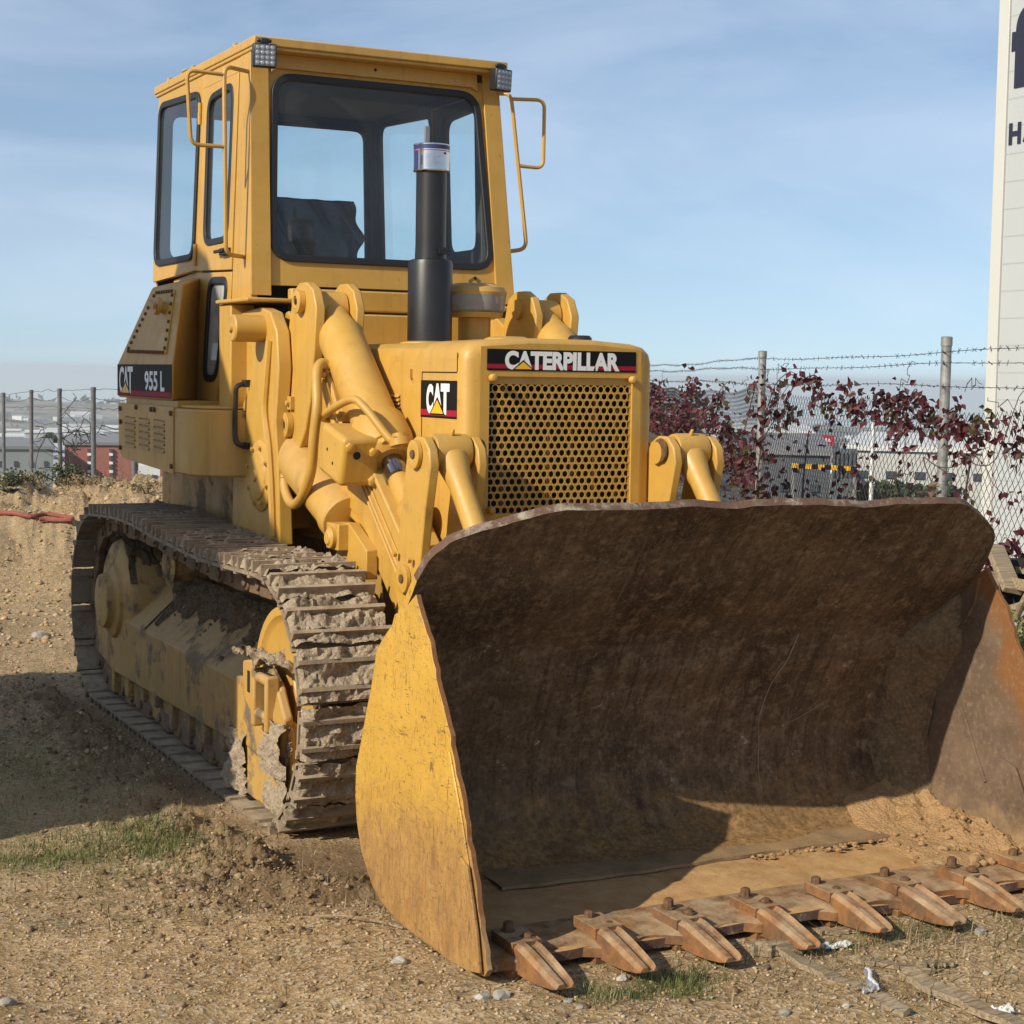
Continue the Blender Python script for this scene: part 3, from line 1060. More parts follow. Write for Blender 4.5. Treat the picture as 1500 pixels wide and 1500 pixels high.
fw_poly = [(-0.545, 3.262), (0.545, 3.262), (0.59, 2.372), (-0.59, 2.372)]
rs_poly = [(2.80, 3.275), (3.575, 3.31), (3.575, 2.42), (2.82, 2.42)]
rear_poly = [(-0.60, 3.285), (0.60, 3.285), (0.62, 2.44), (-0.62, 2.44)]
b = MB()
b.panel([(-sx(3.36) + .004, 3.36), (sx(3.36) - .004, 3.36), (sx(2.25) - .004, 2.25), (-sx(2.25) + .004, 2.25)], [fillet(fw_poly, 0.11, 7)], front, -0.03, 0, 0, 1)
b.panel([(-0.64, 3.36), (0.64, 3.36), (0.68, 2.0), (-0.68, 2.0)], [fillet(rear_poly, 0.09, 7)], rear, -0.03, 0, 0, 1)
for mir in (False, True):
    b.s = -1 if mir else 1
    b.panel([(2.765, 3.36), (3.62, 3.36), (3.62, 2.33), (2.765, 2.36)], [fillet(rs_poly, 0.10, 7)], side, -0.03, 0, 0, 1)
    # front corner post, a folded channel
    b.panel([(yf(3.36) - 0.004, 3.36), (2.165, 3.36), (2.165, 2.18), (yf(2.18) - 0.004, 2.18)], [], side, -0.03, 0.002, 0, 1)
    b.panel([(-sx(3.36) - 0.004, 3.36), (-sx(3.36) + 0.085, 3.36), (-sx(2.2) + 0.095, 2.2), (-sx(2.2) - 0.004, 2.2)], [], front, 0.0, 0.018, 0)
    # header rail over the door and the lower cab wall
    b.panel([(2.165, 3.36), (2.765, 3.36), (2.765, 3.285), (2.165, 3.285)], [], side, -0.03, 0.0, 0, 1)
    b.panel([(2.765, 2.36), (3.3, 2.33), (3.3, 1.62), (2.765, 1.62)], [], side, -0.06, -0.03, 0, 1)
    b.panel([(2.05, 2.18), (2.165, 2.18), (2.34, 1.62), (2.30, 1.55), (2.05, 1.55)], [], side, -0.03, 0.0, 0, 1)
b.s = 1
b.box(-0.62, 0.62, 2.02, 3.60, 3.318, 3.352, 1)      # head lining
b.box(-0.66, 0.66, 2.0, 3.58, 2.02, 2.06, 1)         # floor
b.box(-0.55, 0.55, 2.04, 2.30, 2.06, 2.36, 1)        # dash
# fascia under the roof
b.panel([(-0.555, 3.355), (0.535, 3.355), (0.535, 3.268), (0.505, 3.288), (-0.525, 3.288), (-0.555, 3.268)], [], front, 0.0, 0.022, 0)
b.lathe((-0.02, yf(3.325) - 0.02, 3.325), (-0.02, yf(3.325) - 0.03, 3.325), [(0, 0.009), (0.0035, 0.008)], 10, 2)
cab = part('cab', b, [M['paint_clean'], M['dark'], M['void']], 0.003)
glazing('windscreen', fw_poly, 0.11, front, cab, 'glass')
glazing('rear_window', rear_poly, 0.09, rear, cab, 'glass')
for mir in (False, True):
    glazing('quarter_window', rs_poly, 0.10, side, cab, 'glass', mir)
b = MB()
b.box(-0.668, 0.668, 1.925, 3.665, 3.372, 3.415)
b.box(-0.662, 0.662, 1.935, 3.655, 3.355, 3.374)
b.box(-0.672, -0.64, 3.05, 3.12, 3.415, 3.428)
roof = part('cab_roof', b, M['paint_dusty'], 0.006, cab)
b = MB()
for yy in (2.25, 2.95, 3.4):
    b.cyl((-0.655, yy, 3.41), (-0.655, yy, 3.428), 0.014, n=10)
part('roof_bolt', b, M['paint'], 0, cab)

# doors
for mir in (False, True):
    b = MB(mir)
    dg = [(2.235, 3.245), (2.655, 3.225), (2.645, 2.475), (2.245, 2.475)]
    lg = [(2.215, 2.295), (2.535, 2.305), (2.575, 1.79), (2.345, 1.79)]
    b.panel([(2.172, 3.28), (2.758, 3.28), (2.758, 2.352), (2.172, 2.332)], [fillet(dg, 0.10, 7)], side, -0.028, 0.008, 0, 1)
    b.panel([(2.172, 2.322), (2.758, 2.342), (2.758, 1.69), (2.36, 1.69), (2.172, 2.2)], [fillet(lg, 0.09, 7)], side, -0.028, 0.006, 0, 1)
    door = part('door', b, [M['paint'], M['dark']], 0.003)
    glazing('door_window', dg, 0.10, side, door, 'glass', mir)
    glazing('lower_door_window', lg, 0.09, side, door, 'glass_painted_sheen', mir, 0.03)
    h = MB(mir)
    for zz in (3.18, 3.13, 2.46, 2.41, 2.1, 1.78):
        h.cyl((-sx(zz) - 0.016, 2.765, zz - 0.03), (-sx(zz) - 0.016, 2.765, zz + 0.03), 0.011, n=10)
    part('hinge', h, M['paint_mid'], 0, door)
    h = MB(mir)
    h.box(-sx(2.42) - 0.035, -sx(2.42), 2.19, 2.30, 2.405, 2.44)
    h.box(-sx(2.42) - 0.045, -sx(2.42) - 0.03, 2.22, 2.36, 2.418, 2.434)
    part('door_handle', h, M['rubber'], 0.004, door)

# mirror brackets of bent rod
def round_path(pts, r, n=6):
    pts = [Vector(p) for p in pts]
    out = [pts[0]]
    for i in range(1, len(pts) - 1):
        p = pts[i]
        a, c = (pts[i - 1] - p), (pts[i + 1] - p)
        ra, rc = min(r, a.length * 0.48), min(r, c.length * 0.48)
        s_, e_ = p + a.normalized() * ra, p + c.normalized() * rc
        for k in range(n + 1):
            t = k / n
            out.append(s_ * (1 - t) ** 2 + p * 2 * t * (1 - t) + e_ * t * t)
    return out + [pts[-1]]


for mir in (False, True):
    b = MB(mir)
    yy = 1.95
    q = 0.055 if mir else 0.0
    b.tube(round_path([(-0.665, 2.03, 3.262), (-0.806 + q, yy, 3.262), (-0.795 + q, yy, 2.388), (-0.69, 2.0, 2.385)] if not mir else [(-0.655, 2.0, 3.27), (-0.70, yy, 3.265), (-0.805, yy, 2.49), (-0.72, 1.98, 2.475)], 0.05), 0.0105, 8)
    b.tube(round_path([(-0.806, yy, 3.222), (-0.985, yy, 3.228), (-0.965, yy, 2.888), (-0.806, yy, 2.89)] if not mir else [(-0.706, yy, 3.24), (-0.893, yy, 3.25), (-0.893, yy, 2.905), (-0.755, yy, 2.908)], 0.045), 0.0095, 8)
    part('mirror_bracket', b, M['paint_mid'], 0)

# work lights
for sgn in (-1, 1):
    b = MB()
    cx_, cz_ = sgn * 0.628 + (0.0 if sgn < 0 else -0.01), 3.318
    an = -0.25 if sgn < 0 else 0.5
    b.xf = Matrix.Translation((cx_, 1.895, cz_)) @ Matrix.Rotation(an * 0.6, 4, 'Z') @ Matrix.Rotation(0.06, 4, 'X')
    b.box(-0.055, 0.055, -0.02, 0.03, -0.055, 0.055, 0)
    b.box(-0.02, 0.02, 0.0, 0.03, 0.055, 0.082, 0)
    b.cyl((-0.035, 0.01, 0.07), (0.035, 0.01, 0.07), 0.009, n=10)
    wl = part('work_light', b, M['black'], 0.006)
    b2 = MB(); b2.xf = b.xf
    b2.box(-0.048, 0.048, -0.024, -0.019, -0.048, 0.048, 0)
    for i in range(4):
        for j in range(4):
            b2.lathe((-0.035 + i * 0.0233, -0.024, -0.035 + j * 0.0233), (-0.035 + i * 0.0233, -0.03, -0.035 + j * 0.0233), [(0, 0.010), (0.003, 0.008), (0.004, 0.002)], 10, 1)
    part('light_lens', b2, [M['lens_grey'], M['lens']], 0, wl)

# ---------------------------------------------------------------- side tanks under the cab
for mir in (False, True):
    b = MB(mir)
    xo = -0.95
    # faceted shell: decal band, sloping shoulder
    sh = [(-0.66, 1.69), (xo, 1.69), (xo, 1.872), (-0.865, 2.27), (-0.66, 2.325)]
    V = []
    for i, (x, z) in enumerate(sh): V.append((x, (2.76, 2.30, 2.30, 2.42, 2.76)[i], z))
    yr = {0: 3.37, 1: 3.37, 2: 3.37, 3: 2.99, 4: 2.97}
    for i, (x, z) in enumerate(sh): V.append((x, yr[i], z))
    n5 = 5
    b.add(V, [tuple(range(5)), tuple(range(9, 4, -1))] + [(i, i + 5, (i + 1) % 5 + 5, (i + 1) % 5) for i in range(5)])
    tank = part('side_tank', b, M['paint_mid'], 0.012)
    # cover plate bolted to the shoulder
    b = MB(mir)
    shoulder = lambda u, v, d: (-0.95 + 0.085 * v - d * 0.976, u, 1.872 + 0.398 * v + d * 0.22)
    cp = [(2.52, 0.93), (2.86, 0.93), (3.20, 0.14), (2.44, 0.11)]
    cpp = fillet(cp, 0.02, 3)
    b.panel(cpp, [], shoulder, 0.0, 0.008, 0)
    part('tank_cover', b, M['paint_dusty'], 0.002, tank)
    b = MB(mir)
    bl = [(cp[i], cp[(i + 1) % 4]) for i in range(4)]
    for a_, c_ in bl:
        L_ = math.hypot((c_[0] - a_[0]), (c_[1] - a_[1]) * 0.38)
        nn = max(3, int(L_ / 0.045))
        for k in range(nn):
            t_ = (k + 0.5) / nn
            u, v = a_[0] + (c_[0] - a_[0]) * t_, a_[1] + (c_[1] - a_[1]) * t_
            u += (2.72 - u) * 0.05; v += (0.53 - v) * 0.05
            b.lathe(shoulder(u, v, 0.006), shoulder(u, v, 0.05), [(0, 0.009), (0.012, 0.009), (0.013, 0.004)], 6)
    part('cover_bolt', b, M['bolt'], 0, tank)
    b = MB(mir)
    p0 = shoulder(2.62, 0.70, 0.0); p1 = shoulder(2.62, 0.70, 0.06)
    b.lathe(p0, p1, [(0, 0.03), (0.035, 0.03), (0.036, 0.045), (0.06, 0.045), (0.066, 0.02)], 18)
    b.obox(shoulder(2.62, 0.70, 0.078), (0, 0.05, 0.012), (0.006, 0, 0), (0, -0.003, 0.012))
    part('filler_cap', b, M['paint_dusty'], 0, tank)
    # louvred panel below
    b = MB(mir)
    prof = fillet([(2.275, 1.66), (3.34, 1.66), (3.32, 1.405), (3.24, 1.365), (2.275, 1.335)], [0.005, 0.02, 0.04, 0.04, 0.005], 4)
    slots = []
    for col in range(3):
        y0_ = 2.42 + col * 0.28
        for k in range(5):
            z0_ = 1.43 + k * 0.034
            slots.append([(y0_, z0_), (y0_ + 0.21, z0_ + 0.004), (y0_ + 0.21, z0_ + 0.027), (y0_, z0_ + 0.023)])
    sp = lambda u, v, d: (xo - 0.006 - d, u, v)
    b.panel(prof, slots, sp, -0.012, 0.0)
    b.box(-0.93, -0.64, 2.29, 3.26, 1.40, 1.69)
    lp = part('louvre_panel', b, M['paint_mid'], 0.002)
    b = MB(mir)
    for s_ in slots:
        y0_, z0_ = s_[0]
        b.add([(xo + 0.004, y0_, z0_ + 0.022), (xo + 0.004, y0_ + 0.21, z0_ + 0.026), (xo - 0.017, y0_ + 0.21, z0_ + 0.005), (xo - 0.017, y0_, z0_ + 0.001)], [(0, 1, 2, 3)])
    part('louvre', b, M['paint_dusty'], 0, lp)
    b = MB(mir)
    for y_, z_ in [(2.30, 1.63), (2.6, 1.64), (2.66, 1.64), (2.95, 1.645), (3.28, 1.63), (3.27, 1.56), (2.29, 1.37), (3.28, 1.42)]:
        b.lathe((xo - 0.004, y_, z_), (xo - 0.03, y_, z_), [(0, 0.013), (0.014, 0.012), (0.015, 0.003)], 8)
    part('panel_bolt', b, M['bolt'], 0, lp)
    # rounded step box in front of the tank
    b = MB(mir)
    plan = [(-0.95, 2.272), (-0.95, 2.10), (-0.94, 2.02), (-0.91, 1.95), (-0.86, 1.895), (-0.80, 1.865), (-0.70, 1.855), (-0.66, 1.855), (-0.66, 2.272)]
    b.prism(plan, lambda u, v, d: (u, v, d), 1.34, 1.655)
    b.prism([(u * 0.97, 2.272 - (2.272 - v) * 0.93) for u, v in plan], lambda u, v, d: (u, v, d), 1.655, 1.672)
    part('step_box', b, M['paint_mid'], 0.012)
    # tank strip with lettering
    if not mir:
        b = MB()
        mpt = lambda u, v, d: (xo - 0.0005 - d, 3.368 - u, v)
        decal_logo(b, 0.0, 1.055, 1.70, 1.868, mpt, 0.0015, (0.085, 0.25, 0.08, 0.42),
                   [('C', 0.04, 0.135, 0.08, 0.93), ('A', 0.12, 0.23, 0.08, 0.93), ('T', 0.205, 0.31, 0.08, 0.93), ('955', 0.53, 0.76, 0.20, 0.80), ('L', 0.81, 0.88, 0.20, 0.80)], (0.03, 0.18), 0.028)
        o = b.build('model_plate', DM, L, 0, 0, recalc=False)
        o['label'] = 'long black strip with white letters and number on the side tank'

# ---------------------------------------------------------------- loader towers
for mir in (False, True):
    b = MB(mir)
    tw = [(1.93, 2.12), (1.66, 2.135), (1.52, 2.11), (1.43, 2.02), (1.40, 1.86), (1.44, 1.62), (1.40, 1.40), (1.37, 1.06), (2.06, 1.06), (2.05, 1.36), (1.97, 1.62), (1.80, 1.78), (1.76, 1.92), (1.90, 2.05)]
    b.px(tw, -0.725, -0.66)
    b.px([(2.0, 1.06), (1.35, 1.06), (1.42, 1.9), (1.90, 2.0)], -0.45, -0.42)
    b.box(-0.70, -0.42, 1.72, 1.95, 1.1, 2.0)
    b.box(-0.80, -0.50, 1.62, 2.10, 2.158, 2.178)
    b.box(-0.78, -0.66, 1.92, 2.10, 1.66, 2.156)
    tower = part('loader_tower', b, M['paint'], 0.007)
    b = MB(mir)
    b.lathe((-0.70, 1.62, 2.035), (-0.90, 1.62, 2.035), [(0, 0.062), (0.165, 0.062), (0.172, 0.055)], 28)
    b.lathe((-0.872, 1.62, 2.035), (-0.90, 1.62, 2.035), [(0, 0.022), (0.012, 0.018)], 12)
    part('pivot_pin', b, M['paint'], 0, tower)
    b = MB(mir)
    b.lathe((-0.72, 1.63, 1.36), (-0.80, 1.63, 1.36), [(0, 0.165), (0.012, 0.165), (0.02, 0.155), (0.022, 0.115), (0.03, 0.11), (0.034, 0.09), (0.036, 0.03), (0.045, 0.025)], 40)
    for k in range(8):
        a = k * PI / 4 + 0.3
        b.cyl((-0.735, 1.63 + 0.135 * math.cos(a), 1.36 + 0.135 * math.sin(a)), (-0.755, 1.63 + 0.135 * math.cos(a), 1.36 + 0.135 * math.sin(a)), 0.011, n=6)
    part('pivot_cover', b, M['paint'], 0, tower)
    # weld-on rib
    b = MB(mir)
    b.tube([(-0.73, 1.50, 1.98), (-0.735, 1.53, 1.80), (-0.735, 1.55, 1.66), (-0.735, 1.49, 1.50), (-0.735, 1.45, 1.30), (-0.735, 1.43, 1.10)], 0.018, 8, smooth=4)
    b.box(-0.74, -0.72, 1.53, 1.62, 1.72, 1.74)
    part('tower_rib', b, M['paint'], 0, tower)
    b = MB(mir)
    b.tube([(-0.725, 1.83, 1.78), (-0.775, 1.83, 1.77), (-0.78, 1.84, 1.72), (-0.78, 1.85, 1.56), (-0.775, 1.83, 1.50), (-0.725, 1.82, 1.49)], 0.012, 8, smooth=3)
    b.box(-0.745, -0.72, 1.80, 1.86, 1.765, 1.80)
    b.box(-0.745, -0.72, 1.79, 1.85, 1.475, 1.505)
    part('grab_handle', b, M['black'], 0, tower)

    # ------------------------------------------------------------ lift arm
    b = MB(mir)
    arm = [(1.74, 2.10), (1.62, 2.12), (1.50, 2.06), (1.05, 1.70), (0.60, 1.45), (0.12, 1.08), (-0.30, 0.62), (-0.50, 0.46), (-0.54, 0.34), (-0.48, 0.26), (-0.35, 0.24), (0.22, 0.80), (0.70, 1.19), (1.15, 1.33), (1.45, 1.62), (1.72, 1.95)]
    b.px(arm, -0.605, -0.47)
    b.px([(1.2, 1.80), (0.60, 1.475), (0.13, 1.105), (0.13, 1.085), (0.60, 1.445), (1.2, 1.77)], -0.617, -0.458)
    armo = part('lift_arm', b, M['paint'], 0.010)
    # reinforcing plate
    b = MB(mir)
    b.px([(1.02, 1.60), (0.62, 1.40), (0.20, 1.05), (0.23, 0.90), (0.70, 1.24), (0.98, 1.32)], -0.613, -0.605)
    b.tube([(-0.616, 0.66, 1.40), (-0.616, 0.20, 1.01)], 0.008, 6)
    b.tube([(-0.616, 0.72, 1.42), (-0.616, 0.24, 1.01)], 0.008, 6)
    part('arm_gusset', b, M['paint'], 0.003, armo)
    # long lugs carrying the tilt cylinder
    for x0_, x1_ in ((-0.655, -0.610), (-0.465, -0.425)):
        b = MB(mir)
        lug = [(1.43, 2.13), (1.405, 2.20), (1.33, 2.235), (1.24, 2.235), (1.16, 2.20), (1.115, 2.12), (1.14, 1.92), (1.18, 1.72), (1.24, 1.58), (1.34, 1.47), (1.48, 1.40), (1.58, 1.44), (1.62, 1.56), (1.60, 1.70), (1.53, 1.86)]
        b.px(lug, x0_, x1_)
        part('cylinder_lug', b, M['paint_clean'], 0.006, armo)
    b = MB(mir)
    for (yy, zz, rr) in [(1.29, 2.15, 0.052), (1.44, 1.60, 0.058)]:
        b.lathe((-0.41, yy, zz), (-0.70, yy, zz), [(0, rr * .9), (0.245, rr * .9), (0.246, rr), (0.275, rr), (0.279, rr * 0.5), (0.270, rr * 0.42)], 26)
        b.lathe((-0.684, yy, zz), (-0.69, yy, zz), [(0, rr * 0.3), (0.003, rr * 0.3)], 10, 1)
    for yy, zz in [(1.52, 1.74), (1.40, 1.70)]:
        b.box(-0.675, -0.654, yy - 0.022, yy + 0.022, zz - 0.03, zz + 0.03)
        b.cyl((-0.67, yy, zz), (-0.69, yy, zz), 0.013, n=6)
    part('arm_pin', b, [M['paint'], M['void']], 0.002, armo)

    # ------------------------------------------------------------ tilt cylinder
    A_, B_ = Vector((-0.535, 1.27, 2.12)), Vector((-0.535, 0.36, 1.32))
    dv = (B_ - A_).normalized()
    b = MB(mir)
    Lb = 0.92
    b.lathe(A_, B_, [(0.02, 0.066), (0.10, 0.075), (0.15, 0.088), (0.18, 0.098), (0.20, 0.100), (Lb - 0.06, 0.100), (Lb - 0.05, 0.108), (Lb + 0.02, 0.108), (Lb + 0.03, 0.10), (Lb + 0.05, 0.075)], 36)
    b.cyl((-0.605, A_.y, A_.z), (-0.47, A_.y, A_.z), 0.078, n=28)
    nrm = Vector((0, dv.z, -dv.y))
    for t_ in (0.36, 0.63):
        c_ = A_ + dv * t_ + Vector((-0.085, 0, 0)) - nrm * 0.05
        b.obox(c_, (0.028, 0, 0), dv * 0.028, nrm * 0.022)
        b.lathe(c_ + Vector((-0.026, 0, 0)), c_ + Vector((-0.05, 0, 0)), [(0, 0.012), (0.01, 0.012)], 6)
    cyl = part('tilt_cylinder', b, M['paint_clean'], 0.003)
    b = MB(mir)
    b.lathe(A_ + dv * (Lb + 0.03), B_, [(0, 0.046), (0.09, 0.046)], 24, 0)
    b.lathe(A_ + dv * (Lb + 0.10), B_, [(0, 0.056), (0.05, 0.056), (0.055, 0.05)], 24, 0)
    part('piston_rod', b, M['chrome'], 0, cyl)
    b = MB(mir)
    b.lathe(A_ + dv * (Lb + 0.15), B_, [(0, 0.047), (0.05, 0.052), (0.16, 0.050), (0.22, 0.06)], 24)
    b.lathe(A_ + dv * (Lb + 0.36) - Vector((0.05, 0, 0)), A_ + dv * (Lb + 0.36) + Vector((0.05, 0, 0)), [(0, 0.065), (0.1, 0.065)], 24)
    part('rod_eye', b, M['paint_clean'], 0.003, cyl)
    # dump stop housing on the cylinder
    b = MB(mir)
    hc = Vector((-0.675, 0.66, 1.505))
    b.obox(hc, (0.085, 0, 0), (0, 0.125, 0.03), (0, -0.025, 0.10))
    stop = part('stop_housing', b, M['paint_clean'], 0.022, cyl, seg=3)
    b = MB(mir)
    f_ = hc + Vector((0, -0.125, -0.03))
    nf = Vector((0, -1, -0.24)).normalized()
    for dx_, dz_, rr, mi_ in [(0.05, 0.045, 0.02, 0), (-0.02, 0.03, 0.017, 1), (0.06, -0.075, 0.022, 0), (-0.055, 0.065, 0.02, 0)]:
        q = f_ + Vector((dx_, -0.2 * dz_, dz_))
        b.lathe(q - nf * 0.01, q + nf * 0.05, [(0, rr), (0.012 if mi_ else 0.03, rr), (0.013 if mi_ else 0.034, rr * 0.6)], 14 if mi_ else 6, mi_)
    for dy_, dz_ in [(0.03, 0.02), (-0.03, -0.035)]:
        b.lathe(hc + Vector((-0.083, dy_, dz_)), hc + Vector((-0.1, dy_, dz_)), [(0, 0.007), (0.004, 0.007)], 8, 1)
    part('housing_bolt', b, [M['paint_clean'], M['void']], 0, cyl)
    b = MB(mir)
    b.lathe(A_ + dv * 0.76, B_, [(0, 0.118), (0.10, 0.124), (0.16, 0.118), (0.17, 0.09)], 30)
    for k in range(6):
        a = k * PI / 3
        q = A_ + dv * 0.93 + Vector((math.cos(a) * 0.1, 0, 0)) + nrm * math.sin(a) * 0.1
        b.cyl(q, q + dv * 0.022, 0.015, n=6)
    part('cylinder_gland', b, M['paint_clean'], 0.003, cyl)

    # pipes and hose
    b = MB(mir)
    b.tube([(-0.63, 1.02, 1.86), (-0.66, 1.02, 1.88), (-0.70, 0.98, 1.84), (-0.72, 0.92, 1.70), (-0.73, 0.93, 1.56), (-0.73, 0.96, 1.42), (-0.725, 1.07, 1.31), (-0.715, 1.22, 1.255), (-0.70, 1.36, 1.30), (-0.69, 1.42, 1.40), (-0.68, 1.44, 1.49), (-0.62, 1.46, 1.53)], 0.022, 10, smooth=5)
    b.lathe((-0.69, 1.40, 1.36), (-0.684, 1.43, 1.44), [(0, 0.026), (0.08, 0.026)], 12)
    part('hydraulic_hose', b, M['paint'], 0)
    b = MB(mir)
    b.tube([(-0.64, 0.98, 1.64), (-0.69, 0.93, 1.655), (-0.69, 0.62, 1.73), (-0.665, 0.52, 1.70), (-0.60, 0.42, 1.58), (-0.56, 0.38, 1.55)], 0.017, 10, smooth=4)
    b.tube([(-0.64, 1.06, 1.82), (-0.66, 1.0, 1.78), (-0.665, 0.80, 1.56), (-0.66, 0.72, 1.49)], 0.013, 8, smooth=3)
    b.tube([(-0.62, 1.04, 1.84), (-0.635, 0.98, 1.79), (-0.64, 0.80, 1.58)], 0.013, 8, smooth=3)
    b.lathe((-0.565, 0.40, 1.60), (-0.56, 0.38, 1.52), [(0, 0.03), (0.02, 0.03), (0.022, 0.045), (0.05, 0.045)], 12)
    for k in range(5):
        a = k * 1.25
        b.cyl((-0.565 + 0.036 * math.cos(a), 0.40 + 0.03 * math.sin(a), 1.565), (-0.565 + 0.036 * math.cos(a), 0.395 + 0.03 * math.sin(a), 1.59), 0.009, n=6)
    for k in range(4):
        b.cyl((-0.655, 1.03 - 0.03 * (k % 2), 1.83 + 0.035 * (k // 2)), (-0.69, 1.03 - 0.03 * (k % 2), 1.83 + 0.035 * (k // 2)), 0.011, n=6)
    part('hydraulic_pipe', b, M['paint_clean'], 0)

    # ------------------------------------------------------------ lift cylinder low beside the tower
    b = MB(mir)
    A2, B2 = Vector((-0.62, 1.62, 1.52)), Vector((-0.60, 0.62, 1.12))
    b.lathe(A2, B2, [(0, 0.085), (0.04, 0.105), (0.75, 0.105), (0.76, 0.115), (0.84, 0.115), (0.85, 0.07)], 32)
    part('lift_cylinder', b, M['paint_mid'], 0.003)
    b = MB(mir)
    b.box(-0.705, -0.60, 0.70, 0.84, 1.10, 1.21)
    b.lathe((-0.70, 0.76, 1.15), (-0.74, 0.76, 1.15), [(0, 0.045), (0.025, 0.045), (0.028, 0.03), (0.036, 0.028)], 20)
    b.px([(0.84, 1.21), (0.70, 1.215), (0.5, 1.12), (0.5, 1.0), (0.84, 1.0)], -0.66, -0.61)
    part('cylinder_clevis', b, M['paint_clean'], 0.012)

    # ------------------------------------------------------------ front crank and link
    for x0_, x1_ in ((-0.660, -0.620), (-0.457, -0.419)):
        b = MB(mir)
        crk = [(0.105, 1.52), (0.075, 1.575), (0.02, 1.603), (-0.05, 1.60), (-0.10, 1.56), (-0.115, 1.50), (-0.07, 1.33), (-0.03, 1.12), (-0.01, 1.0), (-0.14, 0.80), (-0.05, 0.74), (0.16, 0.90), (0.21, 1.00), (0.19, 1.12), (0.16, 1.30)]
        b.px(crk, x0_, x1_)
        part('bell_crank', b, M['paint_clean'], 0.006)
    b = MB(mir)
    for (yy, zz) in [(0.005, 1.535), (0.10, 1.05)]:
        b.lathe((-0.40, yy, zz), (-0.72, yy, zz), [(0, 0.045), (0.262, 0.045), (0.263, 0.055), (0.278, 0.055), (0.282, 0.03), (0.276, 0.016)], 26)
        b.lathe((-0.676, yy, zz), (-0.70, yy, zz), [(0, 0.017), (0.008, 0.017)], 10, 1)
    b.lathe((-0.41, -0.02, 1.545), (-0.395, -0.02, 1.545), [(0, 0.05), (0.008, 0.048)], 20, 1)
    b.cyl((-0.675, 0.16, 1.14), (-0.69, 0.16, 1.14), 0.012, n=6)
    b.cyl((-0.675, 0.02, 1.13), (-0.69, 0.02, 1.13), 0.012, n=6)
    part('crank_pin', b, [M['paint_clean'], M['bolt']], 0)
    b = MB(mir)
    b.lathe((-0.612, -0.02, 1.545), (-0.465, -0.02, 1.545), [(0, 0.066), (0.02, 0.07), (0.127, 0.07), (0.147, 0.066)], 28)
    P0, P1 = Vector((-0.538, -0.02, 1.545)), Vector((-0.538, -0.62, 0.86))
    b.lathe(P0, P1, [(0.04, 0.066), (0.10, 0.055), (0.16, 0.045), (0.72, 0.042), (0.80, 0.055), (0.91, 0.06)], 26)
    b.cyl((-0.538, -0.045, 1.61), (-0.538, -0.055, 1.632), 0.010, 0.006, n=8)
    part('tilt_link', b, M['paint_clean'], 0.003)

# ---------------------------------------------------------------- bucket
BW = 1.15
prof = [(-1.60, 0.128), (-1.30, 0.138), (-1.04, 0.150), (-0.86, 0.178), (-0.76, 0.228), (-0.705, 0.30), (-0.675, 0.40), (-0.68, 0.50), (-0.715, 0.62), (-0.77, 0.74), (-0.835, 0.87), (-0.93, 0.99), (-1.06, 1.12), (-1.15, 1.24), (-1.24, 1.345), (-1.32, 1.425)]
pv = np.array(prof)
seg_ = np.r_[0, np.cumsum(np.hypot(*np.diff(pv, axis=0).T))]


def prof_at(s):
    return np.interp(s, seg_, pv[:, 0]), np.interp(s, seg_, pv[:, 1])


def s_of_z(z):
    zz = np.linspace(seg_[6], seg_[-1], 400)
    return np.interp(z, np.interp(zz, seg_, pv[:, 1]), zz)


def lip_z(x):
    a = abs(x)
    lipx = [0, 0.74, 0.90, 1.0, 1.08, 1.13, BW]
    lipz = [1.425, 1.424, 1.395, 1.362, 1.32, 1.275, 1.19]
    wob = 0.006 * math.sin(x * 9) + 0.004 * math.sin(x * 23 + 1)
    return float(np.interp(a, lipx, lipz)) + (wob if a < 1.1 else 0)


NX, NS = 150, 84
xs = np.linspace(-BW, BW, NX)
th = 0.03
b = MB()
Vi, Vo = [], []
for x in xs:
    send = float(s_of_z(lip_z(x)))
    for j in range(NS):
        s = send * j / (NS - 1)
        y, z = prof_at(s)
        y2, z2 = prof_at(min(seg_[-1], s + 0.02)); y1, z1 = prof_at(max(0, s - 0.02))
        ty, tz = y2 - y1, z2 - z1
        l = math.hypot(ty, tz)
        ny, nz = -tz / l, ty / l          # towards the inside
        Vi.append((x, y, z, ny, nz))
Va = np.array(Vi)
dn = (fbm3(np.stack([Va[:, 0] * 1.8, Va[:, 1] * 1.8, Va[:, 2] * 1.8], 1), 3) - 0.5) * 0.05
dn += (fbm3(np.stack([Va[:, 0] * 9, Va[:, 1] * 9, Va[:, 2] * 9], 1), 3) - 0.5) * 0.010
# soft crease where the two back sheets meet
dn += 0.008 * np.exp(-((Va[:, 2] - 0.80) / 0.03) ** 2) - 0.01 * np.exp(-((Va[:, 2] - 0.93) / 0.05) ** 2)
inn = [(p[0], p[1] + p[3] * d, p[2] + p[4] * d) for p, d in zip(Va, dn)]
out = [(p[0], p[1] - p[3] * (th - d), p[2] - p[4] * (th - d)) for p, d in zip(Va, dn)]
N0 = NX * NS
F, mi = [], []
for i in range(NX - 1):
    for j in range(NS - 1):
        a = i * NS + j
        F.append((a, a + NS, a + NS + 1, a + 1)); mi.append(0)
        F.append((N0 + a, N0 + a + 1, N0 + a + NS + 1, N0 + a + NS)); mi.append(1)
for i in range(NX - 1):
    a = i * NS + NS - 1
    F.append((a, a + NS, N0 + a + NS, N0 + a)); mi.append(2)
    a = i * NS
    F.append((a, N0 + a, N0 + a + NS, a + NS)); mi.append(2)
